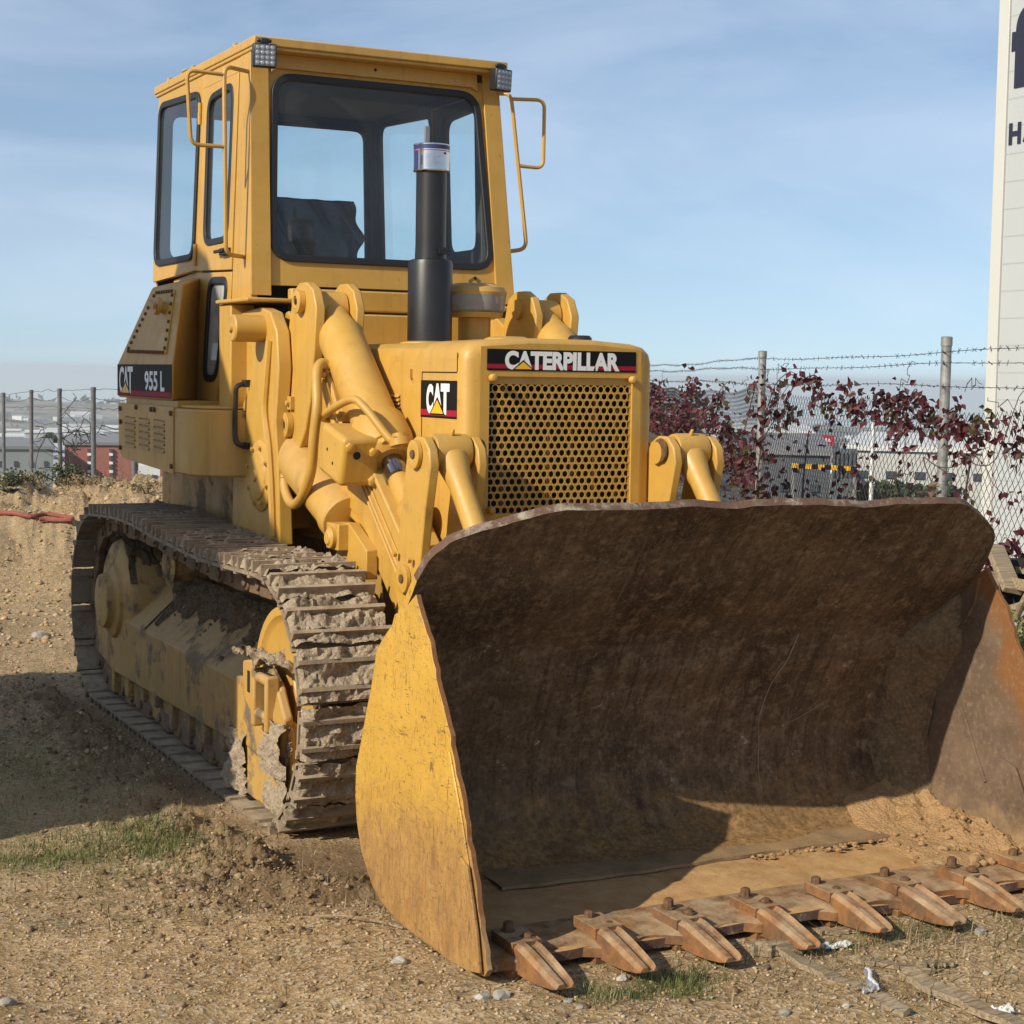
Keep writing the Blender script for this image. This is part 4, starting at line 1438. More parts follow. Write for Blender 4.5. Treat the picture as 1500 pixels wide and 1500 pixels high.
for j in range(NS - 1):
    a = j
    F.append((a, a + 1, N0 + a + 1, N0 + a)); mi.append(1)
    a = (NX - 1) * NS + j
    F.append((a, N0 + a, N0 + a + 1, a + 1)); mi.append(1)
o0 = len(b.v)
b.v += [tuple(p) for p in inn] + [tuple(p) for p in out]
b.f += F; b.mi += mi
# back ribs and hinge lugs on the outside
for xx in (-0.62, -0.45, 0.45, 0.62):
    b.px([(-0.57, 0.30), (-0.52, 0.22), (-0.40, 0.24), (-0.40, 0.45), (-0.50, 0.72), (-0.58, 0.95), (-0.66, 0.83), (-0.58, 0.60)], xx - 0.02, xx + 0.02, 1)
bucket = part('bucket', b, [M['bucket_in'], M['bucket_out'], M['lip']], 0, label='wide bucket with rust-brown scraped inside')

# cheek plates
def s_curve(s0, s1, n, off=0.0):
    r = []
    for k in range(n):
        s = s0 + (s1 - s0) * k / (n - 1)
        y, z = prof_at(s)
        r.append((float(y), float(z)))
    return r


back = [(-1.325, 0.085), (-1.009, 0.088), (-0.90, 0.108), (-0.808, 0.144), (-0.71, 0.235), (-0.664, 0.339), (-0.645, 0.429), (-0.650, 0.52), (-0.69, 0.61), (-0.735, 0.72), (-0.775, 0.809), (-0.805, 0.90), (-0.815, 0.934), (-0.86, 0.975), (-0.945, 1.04), (-0.965, 1.075), (-1.036, 1.099), (-1.13, 1.158)]
fk = np.array([(-1.13, 1.158), (-1.141, 1.14), (-1.221, 1.045), (-1.30, 0.91), (-1.402, 0.743), (-1.503, 0.54), (-1.603, 0.303), (-1.638, 0.192), (-1.662, 0.136)])
frnt = []
for k in range(40):
    t = k / 39
    z = 1.158 + (0.136 - 1.158) * t
    y = float(np.interp(-z, -fk[:, 1], fk[:, 0]))
    frnt.append((y + 0.005 * math.sin(t * 31) + 0.004 * math.sin(t * 77 + 1) + 0.003 * math.sin(t * 143), z))
for sgn in (-1, 1):
    b = MB()
    poly = back + frnt[1:] + [(-1.645, 0.112), (-1.564, 0.103), (-1.45, 0.094)]
    cx0, cx1 = (-BW - 0.012, -BW + 0.006)
    mp_ = lambda u, v, d: (d, u, v)
    b.panel(poly, [], mp_, cx1, cx0, 0, 1)
    nP = len(poly)
    b.mi[-nP:] = [1] * nP
    if sgn > 0:
        b.v = [(-x, y, z) for x, y, z in b.v]
    ck = part('cheek_plate', b, [M['bucket_out'], M['cheek']], 0.004, bucket)
    # wear plates, a finger proud
    b = MB()
    wp = [(-1.50, 0.105), (-1.32, 0.095), (-1.02, 0.098), (-0.90, 0.118), (-0.815, 0.152), (-0.72, 0.24), (-0.674, 0.339), (-0.66, 0.425), (-0.69, 0.455), (-0.85, 0.50), (-1.02, 0.56), (-1.16, 0.63), (-1.26, 0.665), (-1.30, 0.71), (-1.40, 0.72), (-1.49, 0.54), (-1.59, 0.30), (-1.635, 0.15)]
    b.panel(wp, [], mp_, -BW - 0.012, -BW - 0.019)
    b.panel([(-1.40, 0.096), (-1.57, 0.106), (-1.648, 0.125), (-1.62, 0.24), (-1.555, 0.41), (-1.50, 0.43), (-1.44, 0.30)], [], mp_, -BW - 0.018, -BW - 0.029)
    if sgn > 0:
        b.v = [(-x, y, z) for x, y, z in b.v]
    part('wear_plate', b, [M['bucket_out']], 0.003, bucket)

# ragged patch inside the right cheek
b = MB()
mpi = lambda u, v, d: (BW - 0.008 - d, u, v)
b.panel([(-1.26, 0.10), (-1.24, 0.33), (-1.20, 0.36), (-1.19, 0.44), (-1.26, 0.47), (-1.33, 0.45), (-1.38, 0.36), (-1.40, 0.24), (-1.42, 0.12)], [], mpi, 0.0, 0.012)
b.tube([mpi(-1.02, 0.62, 0.0), mpi(-1.06, 0.56, 0.0), mpi(-1.11, 0.46, 0.0), mpi(-1.17, 0.36, 0.0)], 0.008, 6)
b.tube([mpi(-1.10, 1.12, 0.0), mpi(-1.08, 1.02, 0.0), mpi(-1.02, 0.93, 0.0), mpi(-0.97, 0.90, 0.0)], 0.010, 6)
part('weld_patch', b, [M['cheek']], 0.003, bucket)
# swelling where the right cheek meets the back sheet
b = MB()
V, F = [], []
nn = 30
for k in range(nn):
    t = k / (nn - 1)
    s = float(s_of_z(0.16 + 0.78 * t)) if t > 0.3 else None
    z = 0.17 + 0.77 * t
    y = float(np.interp(z, pv[3:, 1], pv[3:, 0]))
    wd = 0.03 + 0.13 * math.sin(PI * min(1, t * 1.05)) ** 0.7
    V += [(BW - 0.018, y - wd * 1.1, z), (BW - 0.03, y - wd * 0.9, z), (BW - wd * 0.55, y - wd * 0.45, z), (BW - wd * 1.05, y - 0.012, z), (BW - wd * 1.15, y + 0.02, z)]
for k in range(nn - 1):
    for j in range(4):
        a = k * 5 + j
        F.append((a, a + 1, a + 6, a + 5))
b.add(V, F)
part('corner_fillet', b, [M['bucket_in']], 0, bucket, smooth=60)

# front edge of the lower back sheet, lapped over the floor
b = MB()
V, F = [], []
for i in range(90):
    t = i / 89
    x = -0.80 + 1.66 * t
    y = -1.045 + 0.010 * math.sin(x * 5) + 0.004 * math.sin(x * 31)
    V += [(x, y, 0.1515), (x, y, 0.1625), (x, y + 0.05, 0.166), (x, y + 0.16, 0.168)]
for i in range(89):
    for k in range(3):
        F.append((i * 4 + k, i * 4 + k + 1, i * 4 + k + 5, i * 4 + k + 4))
b.add(V, F)
part('floor_lap', b, [M['cheek']], 0, bucket)

# long curved scrapes and packed soil on the back sheet
for pts, r_ in [([(0.509, -0.856, 0.897), (0.485, -0.8, 0.806), (0.452, -0.756, 0.711), (0.444, -0.703, 0.586), (0.448, -0.677, 0.463), (0.451, -0.686, 0.36), (0.452, -0.705, 0.299)], 0.0030),
                ([(0.734, -0.71, 0.611), (0.629, -0.701, 0.572), (0.563, -0.685, 0.521), (0.524, -0.676, 0.444)], 0.0018)]:
    q = []
    for (x, y, z) in pts:
        k_ = int(np.argmin((Va[:, 0] - x) ** 2 * 1.0 + (Va[:, 2] - z) ** 2))
        q.append((inn[k_][0], inn[k_][1], inn[k_][2]))
    b = MB(); b.tube(q, r_, 6, smooth=5, r1=r_ * 0.5)
    part('scrape_mark', b, [M['mud']], 0, bucket, smooth=60)
b = MB()
V, F = [], []
nn = 90
for k in range(nn):
    t = k / (nn - 1)
    z = 0.19 + 0.86 * t
    y = float(np.interp(z, pv[3:, 1], pv[3:, 0]))
    wv = 0.135 * min(1.0, 1.25 * math.sin(PI * min(1, 0.12 + 0.88 * t)) ** 0.6) * (0.62 + 0.7 * float(fbm3([[z * 7, 0, 1]], 3)[0]))
    for j in range(7):
        u = j / 6
        bul = 0.016 * math.sin(PI * u) * (0.6 + 0.8 * float(fbm3([[z * 14, u * 3, 5]], 3)[0]))
        V.append((BW - 0.004 - wv * 1.2 * u - bul, y - 0.004 - wv * 1.3 * (1 - u) - bul, z))
for k in range(nn - 1):
    for j in range(6):
        a = k * 7 + j
        F.append((a, a + 1, a + 8, a + 7))
b.add(V, F)
part('packed_soil', b, [M['soil_band']], 0, bucket, smooth=60)

# cutting edge, scalloped between the teeth
tx = [-1.0 + 2.0 * i / 7 for i in range(8)]
b = MB()
top, bot = [], []
NE = 260
for i in range(NE):
    x = -BW + 2 * BW * i / (NE - 1)
    dmin = min(abs(x - t) for t in tx)
    sc = max(0.0, 1 - ((dmin - 0.143) / 0.10) ** 2) if dmin < 0.25 else 0
    yfr = -1.635 + 0.05 * sc + 0.004 * math.sin(x * 41)
    for (y, z) in [(-1.36, 0.146), (yfr + 0.05, 0.146), (yfr, 0.134), (yfr, 0.106), (-1.36, 0.106)]:
        top.append((x, y, z))
F = []
for i in range(NE - 1):
    for j in range(5):
        k = (j + 1) % 5
        F.append((i * 5 + j, i * 5 + k, i * 5 + 5 + k, i * 5 + 5 + j))
F += [tuple(range(5)), tuple(range((NE - 1) * 5, NE * 5))[::-1]]
b.add(top, F)
part('cutting_edge', b, [M['rust']], 0, bucket)

# teeth: one built, seven copies
def tooth_mesh():
    b = MB()
    # shank plate over and under the edge
    b.prism([(-0.050, -1.46), (0.050, -1.46), (0.050, -1.60), (-0.050, -1.60)], lambda u, v, d: (u, v, d), 0.148, 0.180, 0)
    b.prism([(-0.055, -1.48), (0.055, -1.48), (0.060, -1.62), (-0.060, -1.62)], lambda u, v, d: (u, v, d), 0.078, 0.104, 0)
    # wedge
    st = [(-1.575, 0.179, 0.098, 0.044), (-1.63, 0.178, 0.095, 0.044), (-1.69, 0.167, 0.096, 0.043), (-1.76, 0.151, 0.102, 0.041), (-1.82, 0.137, 0.112, 0.038), (-1.84, 0.131, 0.117, 0.032)]
    V, F = [], []
    for (y, zt, zb, w_) in st:
        V += [(-w_, y, zb), (-w_, y, zt - 0.012), (-w_ * 0.72, y, zt), (-w_ * 0.16, y, zt), (-w_ * 0.04, y, zt - 0.012), (w_ * 0.5, y, zt - 0.012), (w_ * 0.72, y, zt), (w_, y, zt - 0.014), (w_, y, zb)]
    m = 9
    for j in range(len(st) - 1):
        for i in range(m):
            k = (i + 1) % m
            F.append((j * m + i, j * m + k, (j + 1) * m + k, (j + 1) * m + i))
    F += [tuple(range(m)), tuple(range((len(st) - 1) * m, len(st) * m))[::-1]]
    b.add(V, F, 0)
    return b


b = tooth_mesh()
tooth0 = part('tooth', b, [M['rust']], 0.006, bucket)
tooth0.location = (tx[0], 0, 0)
tooth_me = tooth0.data
bb = MB()
for (u, v, h) in [(-0.014, -1.49, 0.028), (0.016, -1.56, 0.010)]:
    bb.lathe((u, v, 0.178), (u, v, 0.25), [(0, 0.023), (0.004, 0.023), (0.005, 0.017), (h, 0.016), (h + 0.004, 0.010)], 8)
bolt_b = bb
teeth = [tooth0]
for i in range(1, 8):
    t_ = tooth0.copy()
    COL.objects.link(t_)
    t_.parent = bucket
    k_ = 1.0 + 0.05 * math.sin(i * 2.7 + 1)
    t_.scale = (1.0 + 0.06 * math.sin(i * 4.1), k_, 1.0 + 0.04 * math.sin(i * 1.9))
    t_.rotation_euler = (0, 0.03 * math.sin(i * 3.3), 0)
    t_.location = (tx[i] + 0.006 * math.sin(i * 5.0), -1.5 * (1 - k_), 0)
    teeth.append(t_)
bolts0 = bolt_b.build('tooth_bolt', [M['bolt']], None, 0)
for i, x in enumerate(tx):
    o = bolts0 if i == 0 else bolts0.copy()
    if i: COL.objects.link(o)
    o.parent = bucket
    o.location = (x + (0.006 if i % 3 == 0 else 0), 0, -0.003 * (i % 2))

# ---------------------------------------------------------------- tracks
YF_, ZF_, YR_, ZR_ = 0.53, 0.535, 3.255, 0.565
RP = 0.425


def chain_path():
    pts = []
    nb = 60
    for k in range(nb):                                 # bottom run, forwards to the idler
        t = k / nb
        pts.append((YR_ + (YF_ - YR_) * t, ZR_ - RP + (ZF_ - ZR_) * t))
    for k in range(40):                                 # idler
        a = -PI / 2 - PI * k / 40
        pts.append((YF_ + RP * math.cos(a), ZF_ + RP * math.sin(a)))
    for k in range(nb):                                 # top run with a little sag
        t = k / nb
        sag = -0.018 * math.sin(PI * min(1, t / 0.55)) ** 2 if t < 0.55 else 0.028 * math.sin(PI * (t - 0.55) / 0.45)
        pts.append((YF_ + (YR_ - YF_) * t, ZF_ + RP + (ZR_ - ZF_) * t + sag))
    for k in range(40):
        a = PI / 2 - PI * k / 40
        pts.append((YR_ + RP * math.cos(a), ZR_ + RP * math.sin(a)))
    return np.array(pts)


cp_ = chain_path()
cl = np.r_[cp_, cp_[:1]]
cs = np.r_[0, np.cumsum(np.hypot(*np.diff(cl, axis=0).T))]
NSH = 46
pitch_ = cs[-1] / NSH


def path_at(s):
    s = s % cs[-1]
    return np.interp(s, cs, cl[:, 0]), np.interp(s, cs, cl[:, 1])


def shoe_builder(seed, mud):
    """local: x across, y along the chain, z outwards; origin on the pin line"""
    b = MB()
    hw_ = 0.20
    hl = pitch_ / 2
    b.box(-hw_, hw_, -hl + 0.004, hl - 0.002, 0.062, 0.076, 0)
    b.px([(-hl - 0.012, 0.052), (-hl + 0.02, 0.052), (-hl + 0.02, 0.064), (-hl - 0.012, 0.064)], -hw_, hw_, 0)
    for yb in (-0.052, 0.052):
        b.px([(yb - 0.013, 0.074), (yb + 0.013, 0.074), (yb + 0.008, 0.124), (yb - 0.008, 0.124)], -hw_, hw_, 0)
    for xb in (-0.07, 0.07):
        for yb in (-0.0, ):
            b.lathe((xb, yb, 0.076), (xb, yb, 0.1), [(0, 0.016), (0.014, 0.016), (0.015, 0.008)], 6, 0)
    if mud > 0:
        rr = np.random.default_rng(seed)
        for (y0, y1, hmax, cover) in [(-0.043, 0.043, 0.064 * mud, 1.35), (0.058, hl + 0.018, 0.055 * mud, 1.15), (-hl - 0.01, -0.058, 0.052 * mud, 1.05)]:
            nx, ny = 56, 9
            X, Y = np.meshgrid(np.linspace(-hw_ + 0.006, hw_ - 0.006, nx), np.linspace(y0, y1, ny), indexing='ij')
            nz = fbm2(X.ravel() + seed * 3.1, Y.ravel(), 16, 4, 0.65, seed * 1.7)
            big = fbm2(X.ravel() + seed * 5.3, Y.ravel(), 5, 2, 0.5, seed * 2.9)
            h = hmax * (np.clip(nz * 1.6 - 0.25, 0, 1.2)) * np.clip((big - 0.5 + 0.42 * cover) * 4, 0, 1)
            edge = np.clip((hw_ - np.abs(X.ravel())) / 0.02, 0.15, 1)
            Z = 0.0735 + h * edge
            V = [(x, y, z) for x, y, z in zip(X.ravel(), Y.ravel(), Z)]
            F = [(i * ny + j, (i + 1) * ny + j, (i + 1) * ny + j + 1, i * ny + j + 1) for i in range(nx - 1) for j in range(ny - 1)]
            b.add(V, F, 1)
        for k in range(int(26 * mud)):
            x, y = rr.uniform(-0.19, 0.19), rr.uniform(-0.07, 0.07)
            r = rr.uniform(0.004, 0.012)
            b.blob((x, y, 0.082 + rr.uniform(0, 0.02) * mud), (r, r, r * 0.7), seed + k, 0.4, 2, 1, 1)
    return b


variants = [shoe_builder(11, 1.0), shoe_builder(23, 0.8), shoe_builder(37, 1.15), shoe_builder(51, 0.55)]
var_me = []
for vi, vb in enumerate(variants):
    o = vb.build('track_shoe', [M['track'], M['mud']], None, 0, 45)
    var_me.append(o.data)
    bpy.data.objects.remove(o)

for sgn in (-1, 1):
    xc = sgn * 0.92
    b = MB()
    # two rows of link plates with pin bosses
    for k in range(NSH):
        s = k * pitch_
        y, z = path_at(s)
        y2, z2 = path_at(s + 0.02); y1, z1 = path_at(s - 0.02)
        ty, tz = y2 - y1, z2 - z1
        l = math.hypot(ty, tz); ty, tz = ty / l, tz / l
        for dx_ in (-0.075, 0.075):
            ex_ = 0.006 * (1 if k % 2 else -1)
            b.obox((xc + dx_ + ex_, y - tz * 0.0, z), (0.018, 0, 0), (0, ty * (pitch_ * 0.40), tz * (pitch_ * 0.40)), (0, -tz * 0.044, ty * 0.044))
            yb_, zb_ = path_at(s + pitch_ / 2)
            b.lathe((xc + dx_ - 0.022, yb_, zb_), (xc + dx_ + 0.022, yb_, zb_), [(0, 0.034), (0.006, 0.040), (0.038, 0.040), (0.044, 0.034)], 14)
        yb_, zb_ = path_at(s + pitch_ / 2)
        b.cyl((xc - 0.11, yb_, zb_), (xc + 0.11, yb_, zb_), 0.022, n=10)
    track = part('track', b, M['chain'], 0.006, label=None)
    for k in range(NSH):
        s = k * pitch_
        y, z = path_at(s)
        y2, z2 = path_at(s + pitch_ * 0.45); y1, z1 = path_at(s - pitch_ * 0.45)
        T = Vector((0, y2 - y1, z2 - z1)).normalized()
        # outward normal: the path runs clockwise seen from -x
        Nn = Vector((0, T.z, -T.y))
        cen = Vector((0, (YF_ + YR_) / 2, 0.55))
        if Nn.dot(Vector((0, y, z)) - Vector((0, min(max(y, YF_), YR_), 0.55))) < 0: Nn = -Nn
        Xd = T.cross(Nn)
        Xd.normalize()
        Mx_ = Matrix(((Xd.x, T.x, Nn.x, xc), (Xd.y, T.y, Nn.y, y), (Xd.z, T.z, Nn.z, z), (0, 0, 0, 1)))
        front_run = (z > 0.25 and y < 1.9)
        vi = [0, 2, 1, 0, 2][k % 5] if front_run else [3, 1, 0, 3][k % 4]
        sh_ = bpy.data.objects.new('track_shoe', var_me[vi])
        COL.objects.link(sh_)
        sh_.parent = track
        sh_.matrix_parent_inverse = Matrix.Identity(4)
        sh_.matrix_basis = Mx_

for mir in (False, True):
    # roller frame
    b = MB(mir)
    # outer wall
    b.px([(0.30, 0.30), (0.30, 0.47), (0.95, 0.535), (3.20, 0.545), (3.46, 0.50), (3.46, 0.30), (3.1, 0.235), (0.95, 0.26), (0.6, 0.22)], -1.05, -1.02)
    # sloping deck from the wall up to the inner beam
    V = [(-1.05, 0.98, 0.535), (-1.05, 3.15, 0.545), (-0.82, 2.95, 0.77), (-0.82, 1.08, 0.765)]
    b.add(V + [(x + 0.004, y, z - 0.02) for x, y, z in V], [(0, 1, 2, 3), (7, 6, 5, 4), (0, 4, 5, 1), (1, 5, 6, 2), (2, 6, 7, 3), (3, 7, 4, 0)])
    b.box(-1.02, -0.78, 0.75, 3.1, 0.30, 0.52)
    b.box(-0.86, -0.78, 0.9, 3.05, 0.50, 0.765)
    # split line straps on the deck
    b.add([(-1.054, 2.45, 0.55), (-1.054, 2.52, 0.55), (-0.83, 2.48, 0.775), (-0.83, 2.41, 0.775)], [(0, 1, 2, 3)])
    frame = part('roller_frame', b, M['paint_muddy'], 0.008)
    # roller guard
    b = MB(mir)
    b.px([(0.62, 0.10), (0.42, 0.16), (0.36, 0.28), (0.95, 0.27), (3.1, 0.245), (3.42, 0.30), (3.38, 0.2), (3.1, 0.12), (2.7, 0.105)], -1.015, -0.99)
    for k in range(9):
        yy = 0.9 + k * 0.27
        b.box(-1.04 - 0.006 * (k % 3), -1.012, yy, yy + 0.05 + 0.02 * (k % 2), 0.125 + 0.02 * (k * 3 % 4), 0.27)
    part('roller_guard', b, M['paint_filthy'], 0.006, frame)
    for k in range(5):
        b = MB(mir)
        yy = 0.95 + k * 0.46
        b.lathe((-1.0, yy, 0.205), (-0.80, yy, 0.205), [(0, 0.07), (0.03, 0.07), (0.031, 0.10), (0.06, 0.10), (0.061, 0.085), (0.14, 0.085), (0.141, 0.10), (0.2, 0.10)], 24)
        part('track_roller', b, M['chain'], 0, frame)
    # idler
    b = MB(mir)
    ic = (YF_, ZF_)
    b.lathe((-1.0, *ic), (-0.84, *ic), [(0, 0.05), (0.0, 0.14), (0.012, 0.15), (0.02, 0.30), (0.012, 0.315), (0.0, 0.33), (0.0, 0.365), (0.03, 0.375), (0.16, 0.375)], 56)
    part('idler', b, M['paint_mid'], 0)
    # idler yoke with adjuster clevis
    b = MB(mir)
    b.px([(0.98, 0.30), (0.98, 0.56), (0.72, 0.58), (0.64, 0.655), (0.50, 0.66), (0.40, 0.60), (0.30, 0.46), (0.28, 0.32), (0.42, 0.25)], -1.065, -1.035)
    b.px([(0.80, 0.50), (0.80, 0.65), (0.66, 0.675), (0.60, 0.56), (0.62, 0.42)], -1.085, -1.06)
    b.box(-1.12, -1.06, 0.555, 0.59, 0.42, 0.655)
    b.box(-1.12, -1.06, 0.40, 0.43, 0.42, 0.645)
    b.cyl((-1.095, 0.41, 0.62), (-1.095, 0.58, 0.62), 0.022, n=16)
    b.cyl((-1.095, 0.41, 0.475), (-1.095, 0.58, 0.475), 0.02, n=16)
    b.px([(0.74, 0.08), (0.98, 0.10), (0.98, 0.31), (0.28, 0.33), (0.26, 0.26), (0.36, 0.17), (0.56, 0.085)], -1.06, -1.02)
    b.px([(0.60, 0.30), (0.32, 0.34), (0.27, 0.50), (0.36, 0.60), (0.42, 0.48)], -1.09, -1.05)
    yoke = part('idler_yoke', b, M['paint_yoke'], 0.010)
    b = MB(mir)
    b.box(-1.088, -1.084, 0.70, 0.73, 0.53, 0.62)
    b.box(-1.075, -1.063, 0.435, 0.55, 0.50, 0.64)
    part('yoke_slot', b, M['void'], 0.004, yoke)
    # final drive
    b = MB(mir)
    fy, fz = 3.06, 0.62
    b.lathe((-0.70, fy, fz), (-1.2, fy, fz), [(0, 0.33), (0.12, 0.33), (0.30, 0.325), (0.33, 0.31), (0.345, 0.28), (0.35, 0.20), (0.37, 0.19), (0.385, 0.15), (0.42, 0.14), (0.43, 0.05)], 48)
    drive = part('final_drive', b, M['paint_muddy'], 0.003)
    b = MB(mir)
    teeth_p = []
    nT = 25
    for k in range(nT * 4):
        a = 2 * PI * k / (nT * 4)
        r = 0.385 + (0.035 if k % 4 in (0, 1) else -0.02)
        teeth_p.append((YR_ + r * math.cos(a), ZR_ + r * math.sin(a)))
    b.px(teeth_p, -0.95, -0.89)
    part('sprocket', b, M['chain'], 0.003, drive)
    # carrier roller
    b = MB(mir)
    cy_, cz_ = 2.30, 0.885
    b.lathe((-0.99, cy_, cz_), (-0.80, cy_, cz_), [(0, 0.03), (0.0, 0.055), (0.012, 0.06), (0.012, 0.085), (0.02, 0.105), (0.025, 0.105), (0.026, 0.085), (0.15, 0.085), (0.19, 0.10)], 32)
    for k in range(6):
        a = k * PI / 3
        b.cyl((-0.972, cy_ + 0.072 * math.cos(a), cz_ + 0.072 * math.sin(a)), (-0.99, cy_ + 0.072 * math.cos(a), cz_ + 0.072 * math.sin(a)), 0.009, n=6)
    b.box(-0.84, -0.78, cy_ - 0.06, cy_ + 0.06, 0.72, 0.90)
    part('carrier_roller', b, M['paint_muddy'], 0)
    # inner wall of the undercarriage, in deep shade
    b = MB(mir)
    b.box(-0.74, -0.72, 0.5, 3.3, 0.25, 1.0)
    part('inner_guard', b, M['paint_muddy'], 0)

# caked mud that has settled on the frame and yoke
def mud_patch(b, mp, u0, u1, v0, v1, nu, nv, hmax, seed, mask, fr=1.0):
    U_, V_ = np.meshgrid(np.linspace(u0, u1, nu), np.linspace(v0, v1, nv), indexing='ij')
    u, v = U_.ravel(), V_.ravel()
    P = np.array([mp(a, c, 0.0) for a, c in zip(u, v)])
    f = fbm3(P * 9 * fr + seed, 5, 0.6)
    g = fbm3(P * 38 * fr + seed * 2, 4, 0.65)
    m = np.array([mask(a, c) for a, c in zip(u, v)])
    h = np.clip((f - 0.5) * 3.2 + m, -0.15, 1.3)
    h = np.where(h > 0, hmax * h ** 0.6 * (0.45 + 1.1 * g), -0.006)
    b.add([mp(a, c, d) for a, c, d in zip(u, v, h)], [(p * nv + q, (p + 1) * nv + q, (p + 1) * nv + q + 1, p * nv + q + 1) for p in range(nu - 1) for q in range(nv - 1)])


def bump01(t, c, w_):
    return max(-1.0, 1 - ((t - c) / w_) ** 2)


deck = lambda u, v, h: (-1.05 + 0.23 * v - 0.70 * h, u, 0.540 + 0.228 * v + 0.71 * h)
b = MB()
mud_patch(b, deck, 1.0, 2.9, 0.10, 1.06, 220, 60, 0.055, 3, lambda u, v: min(0.9, 1.3 * bump01(u, 1.55, 0.62)) * 0.75 + (v - 0.80) * 2.3 - 0.10)
mud_patch(b, deck, 1.9, 2.75, 0.15, 1.06, 120, 50, 0.05, 9, lambda u, v: 0.7 * bump01(u, 2.28, 0.30) + (v - 0.78) * 2.0)
drum = lambda u, v, h: (-0.72 - u, 3.06 + (0.33 + h) * math.sin(v), 0.62 + (0.33 + h) * math.cos(v))
mud_patch(b, drum, 0.0, 0.32, -1.2, 0.7, 40, 60, 0.035, 21, lambda u, v: 0.75 * bump01(v, -0.25, 0.7) - 0.15)
o = b.build('caked_mud', M['mud_dark'], L, 0, 60)
o['kind'] = 'stuff'
b = MB()
mud_patch(b, lambda u, v, h: (-1.12 + v, u, 0.655 - 0.08 * abs(u - 0.58) + h), 0.36, 0.86, 0.0, 0.14, 70, 22, 0.06, 5, lambda u, v: 0.55 - 0.5 * abs(u - 0.62))
mud_patch(b, lambda u, v, h: (-1.062 - h, u, v), 0.27, 0.98, 0.10, 0.48, 90, 60, 0.030, 14, lambda u, v: -0.12 + 0.7 * bump01(u, 0.32, 0.18) + 0.35 * bump01(v, 0.16, 0.14))
mud_patch(b, lambda u, v, h: (-1.092 - h, u, v), 0.26, 0.46, 0.26, 0.48, 40, 40, 0.035, 31, lambda u, v: 0.35)
mud_patch(b, lambda u, v, h: (-1.058 - h, u, v), 0.80, 1.02, 0.08, 0.34, 40, 40, 0.045, 41, lambda u, v: 0.30)
o = b.build('caked_mud', M['mud'], L, 0, 60)
o['kind'] = 'stuff'

# ---------------------------------------------------------------- driver's seat
b = MB()
b.box(-0.22, 0.22, 2.75, 3.2, 2.06, 2.35)
b.box(-0.22, 0.22, 3.12, 3.24, 2.3, 2.74)
b.tube([(0.0, 2.42, 2.1), (0.02, 2.40, 2.55)], 0.012, 8)
part('seat', b, M['dark'], 0.03)

# ================================================================== things on the loader
can = thing('metal_can', 'shiny metal tin upside down on top of the black exhaust pipe', 'tin can', (ex, ey, 2.735))
b = MB()
b.lathe((ex, ey, 2.735), (ex, ey, 3), [(0, 0.078), (0.0, 0.0795), (0.003, 0.0825), (0.006, 0.080), (0.112, 0.080), (0.114, 0.0825), (0.118, 0.0825), (0.120, 0.080), (0.1205, 0.074), (0.115, 0.072)], 44)
part('can_body', b, M['tin'], 0, can)
b = MB()
def band(z0, z1, mi, a0=0, a1=2 * PI, r=0.0806):
    n = max(2, int(44 * (a1 - a0) / (2 * PI)))
    V = []
    for i in range(n + 1):
        a = a0 + (a1 - a0) * i / n
        for z in (z0, z1):
            V.append((ex + r * math.cos(a), ey + r * math.sin(a), z))
    b.add(V, [(2 * i, 2 * i + 2, 2 * i + 3, 2 * i + 1) for i in range(n)], mi)
band(2.830, 2.848, 0)
band(2.822, 2.825, 1)
band(2.74, 2.822, 0, PI * 0.95, PI * 1.10)
for k in range(7):
    band(2.752 + k * 0.0085, 2.754 + k * 0.0085, 2, PI * 1.25, PI * (1.42 + 0.05 * (k * 7 % 3)))
band(2.808, 2.817, 1, PI * 1.60, PI * 1.66)
band(2.76, 2.80, 3, PI * 1.16, PI * 1.20)
part('can_label', b, [M['can_blue'], M['decal_red'], M['can_grey'], M['can_blue']], 0, can, smooth=60)
b = MB()
b.box(ex - 0.035, ex - 0.012, ey - 0.005, ey + 0.01, 2.852, 2.935)
part('can_tab', b, M['can_grey'], 0.002, can)

b = MB()
nx, nz = 90, 80
U_, V_ = np.meshgrid(np.linspace(0, 1, nx), np.linspace(0, 1, nz), indexing='ij')
u, v = U_.ravel(), V_.ravel()
edge = 0.022 * np.sin(v * 11) + 0.014 * np.sin(v * 27 + 1) - 0.05 * np.clip(0.75 - v, 0, 1)
xx = -0.42 + (0.655 + edge) * u
zz = 2.06 + (0.705 + 0.010 * fbm2(u, v * 0, 9, 3)) * v
ac = (xx * 0.86 + zz * 0.50) * 1.0                     # across the pulls, which lean
al = (-xx * 0.50 + zz * 0.86)
r1 = np.abs(fbm2(ac * 1.0, al * 0.10, 9, 3, 0.5, 2) - 0.5) * 2
r2 = fbm2(ac, al * 0.3, 3.5, 3, 0.5, 5)
yy_ = 2.88 - 0.050 * (1 - r1) ** 3 * (0.3 + 0.7 * (1 - u)) + 0.09 * (r2 - 0.5) - 0.10 * (1 - v)
V = list(zip(xx, yy_, zz))
b.add(V, [(i * nz + j, (i + 1) * nz + j, (i + 1) * nz + j + 1, i * nz + j + 1) for i in range(nx - 1) for j in range(nz - 1)])
o = b.build('plastic_sheet', M['bag'], None, 0, 60)
sm_ = o.modifiers.new('thickness', 'SOLIDIFY'); sm_.thickness = 0.003
tag(o, 'creased black plastic sheet draped over the seat inside the cab', 'plastic sheet')

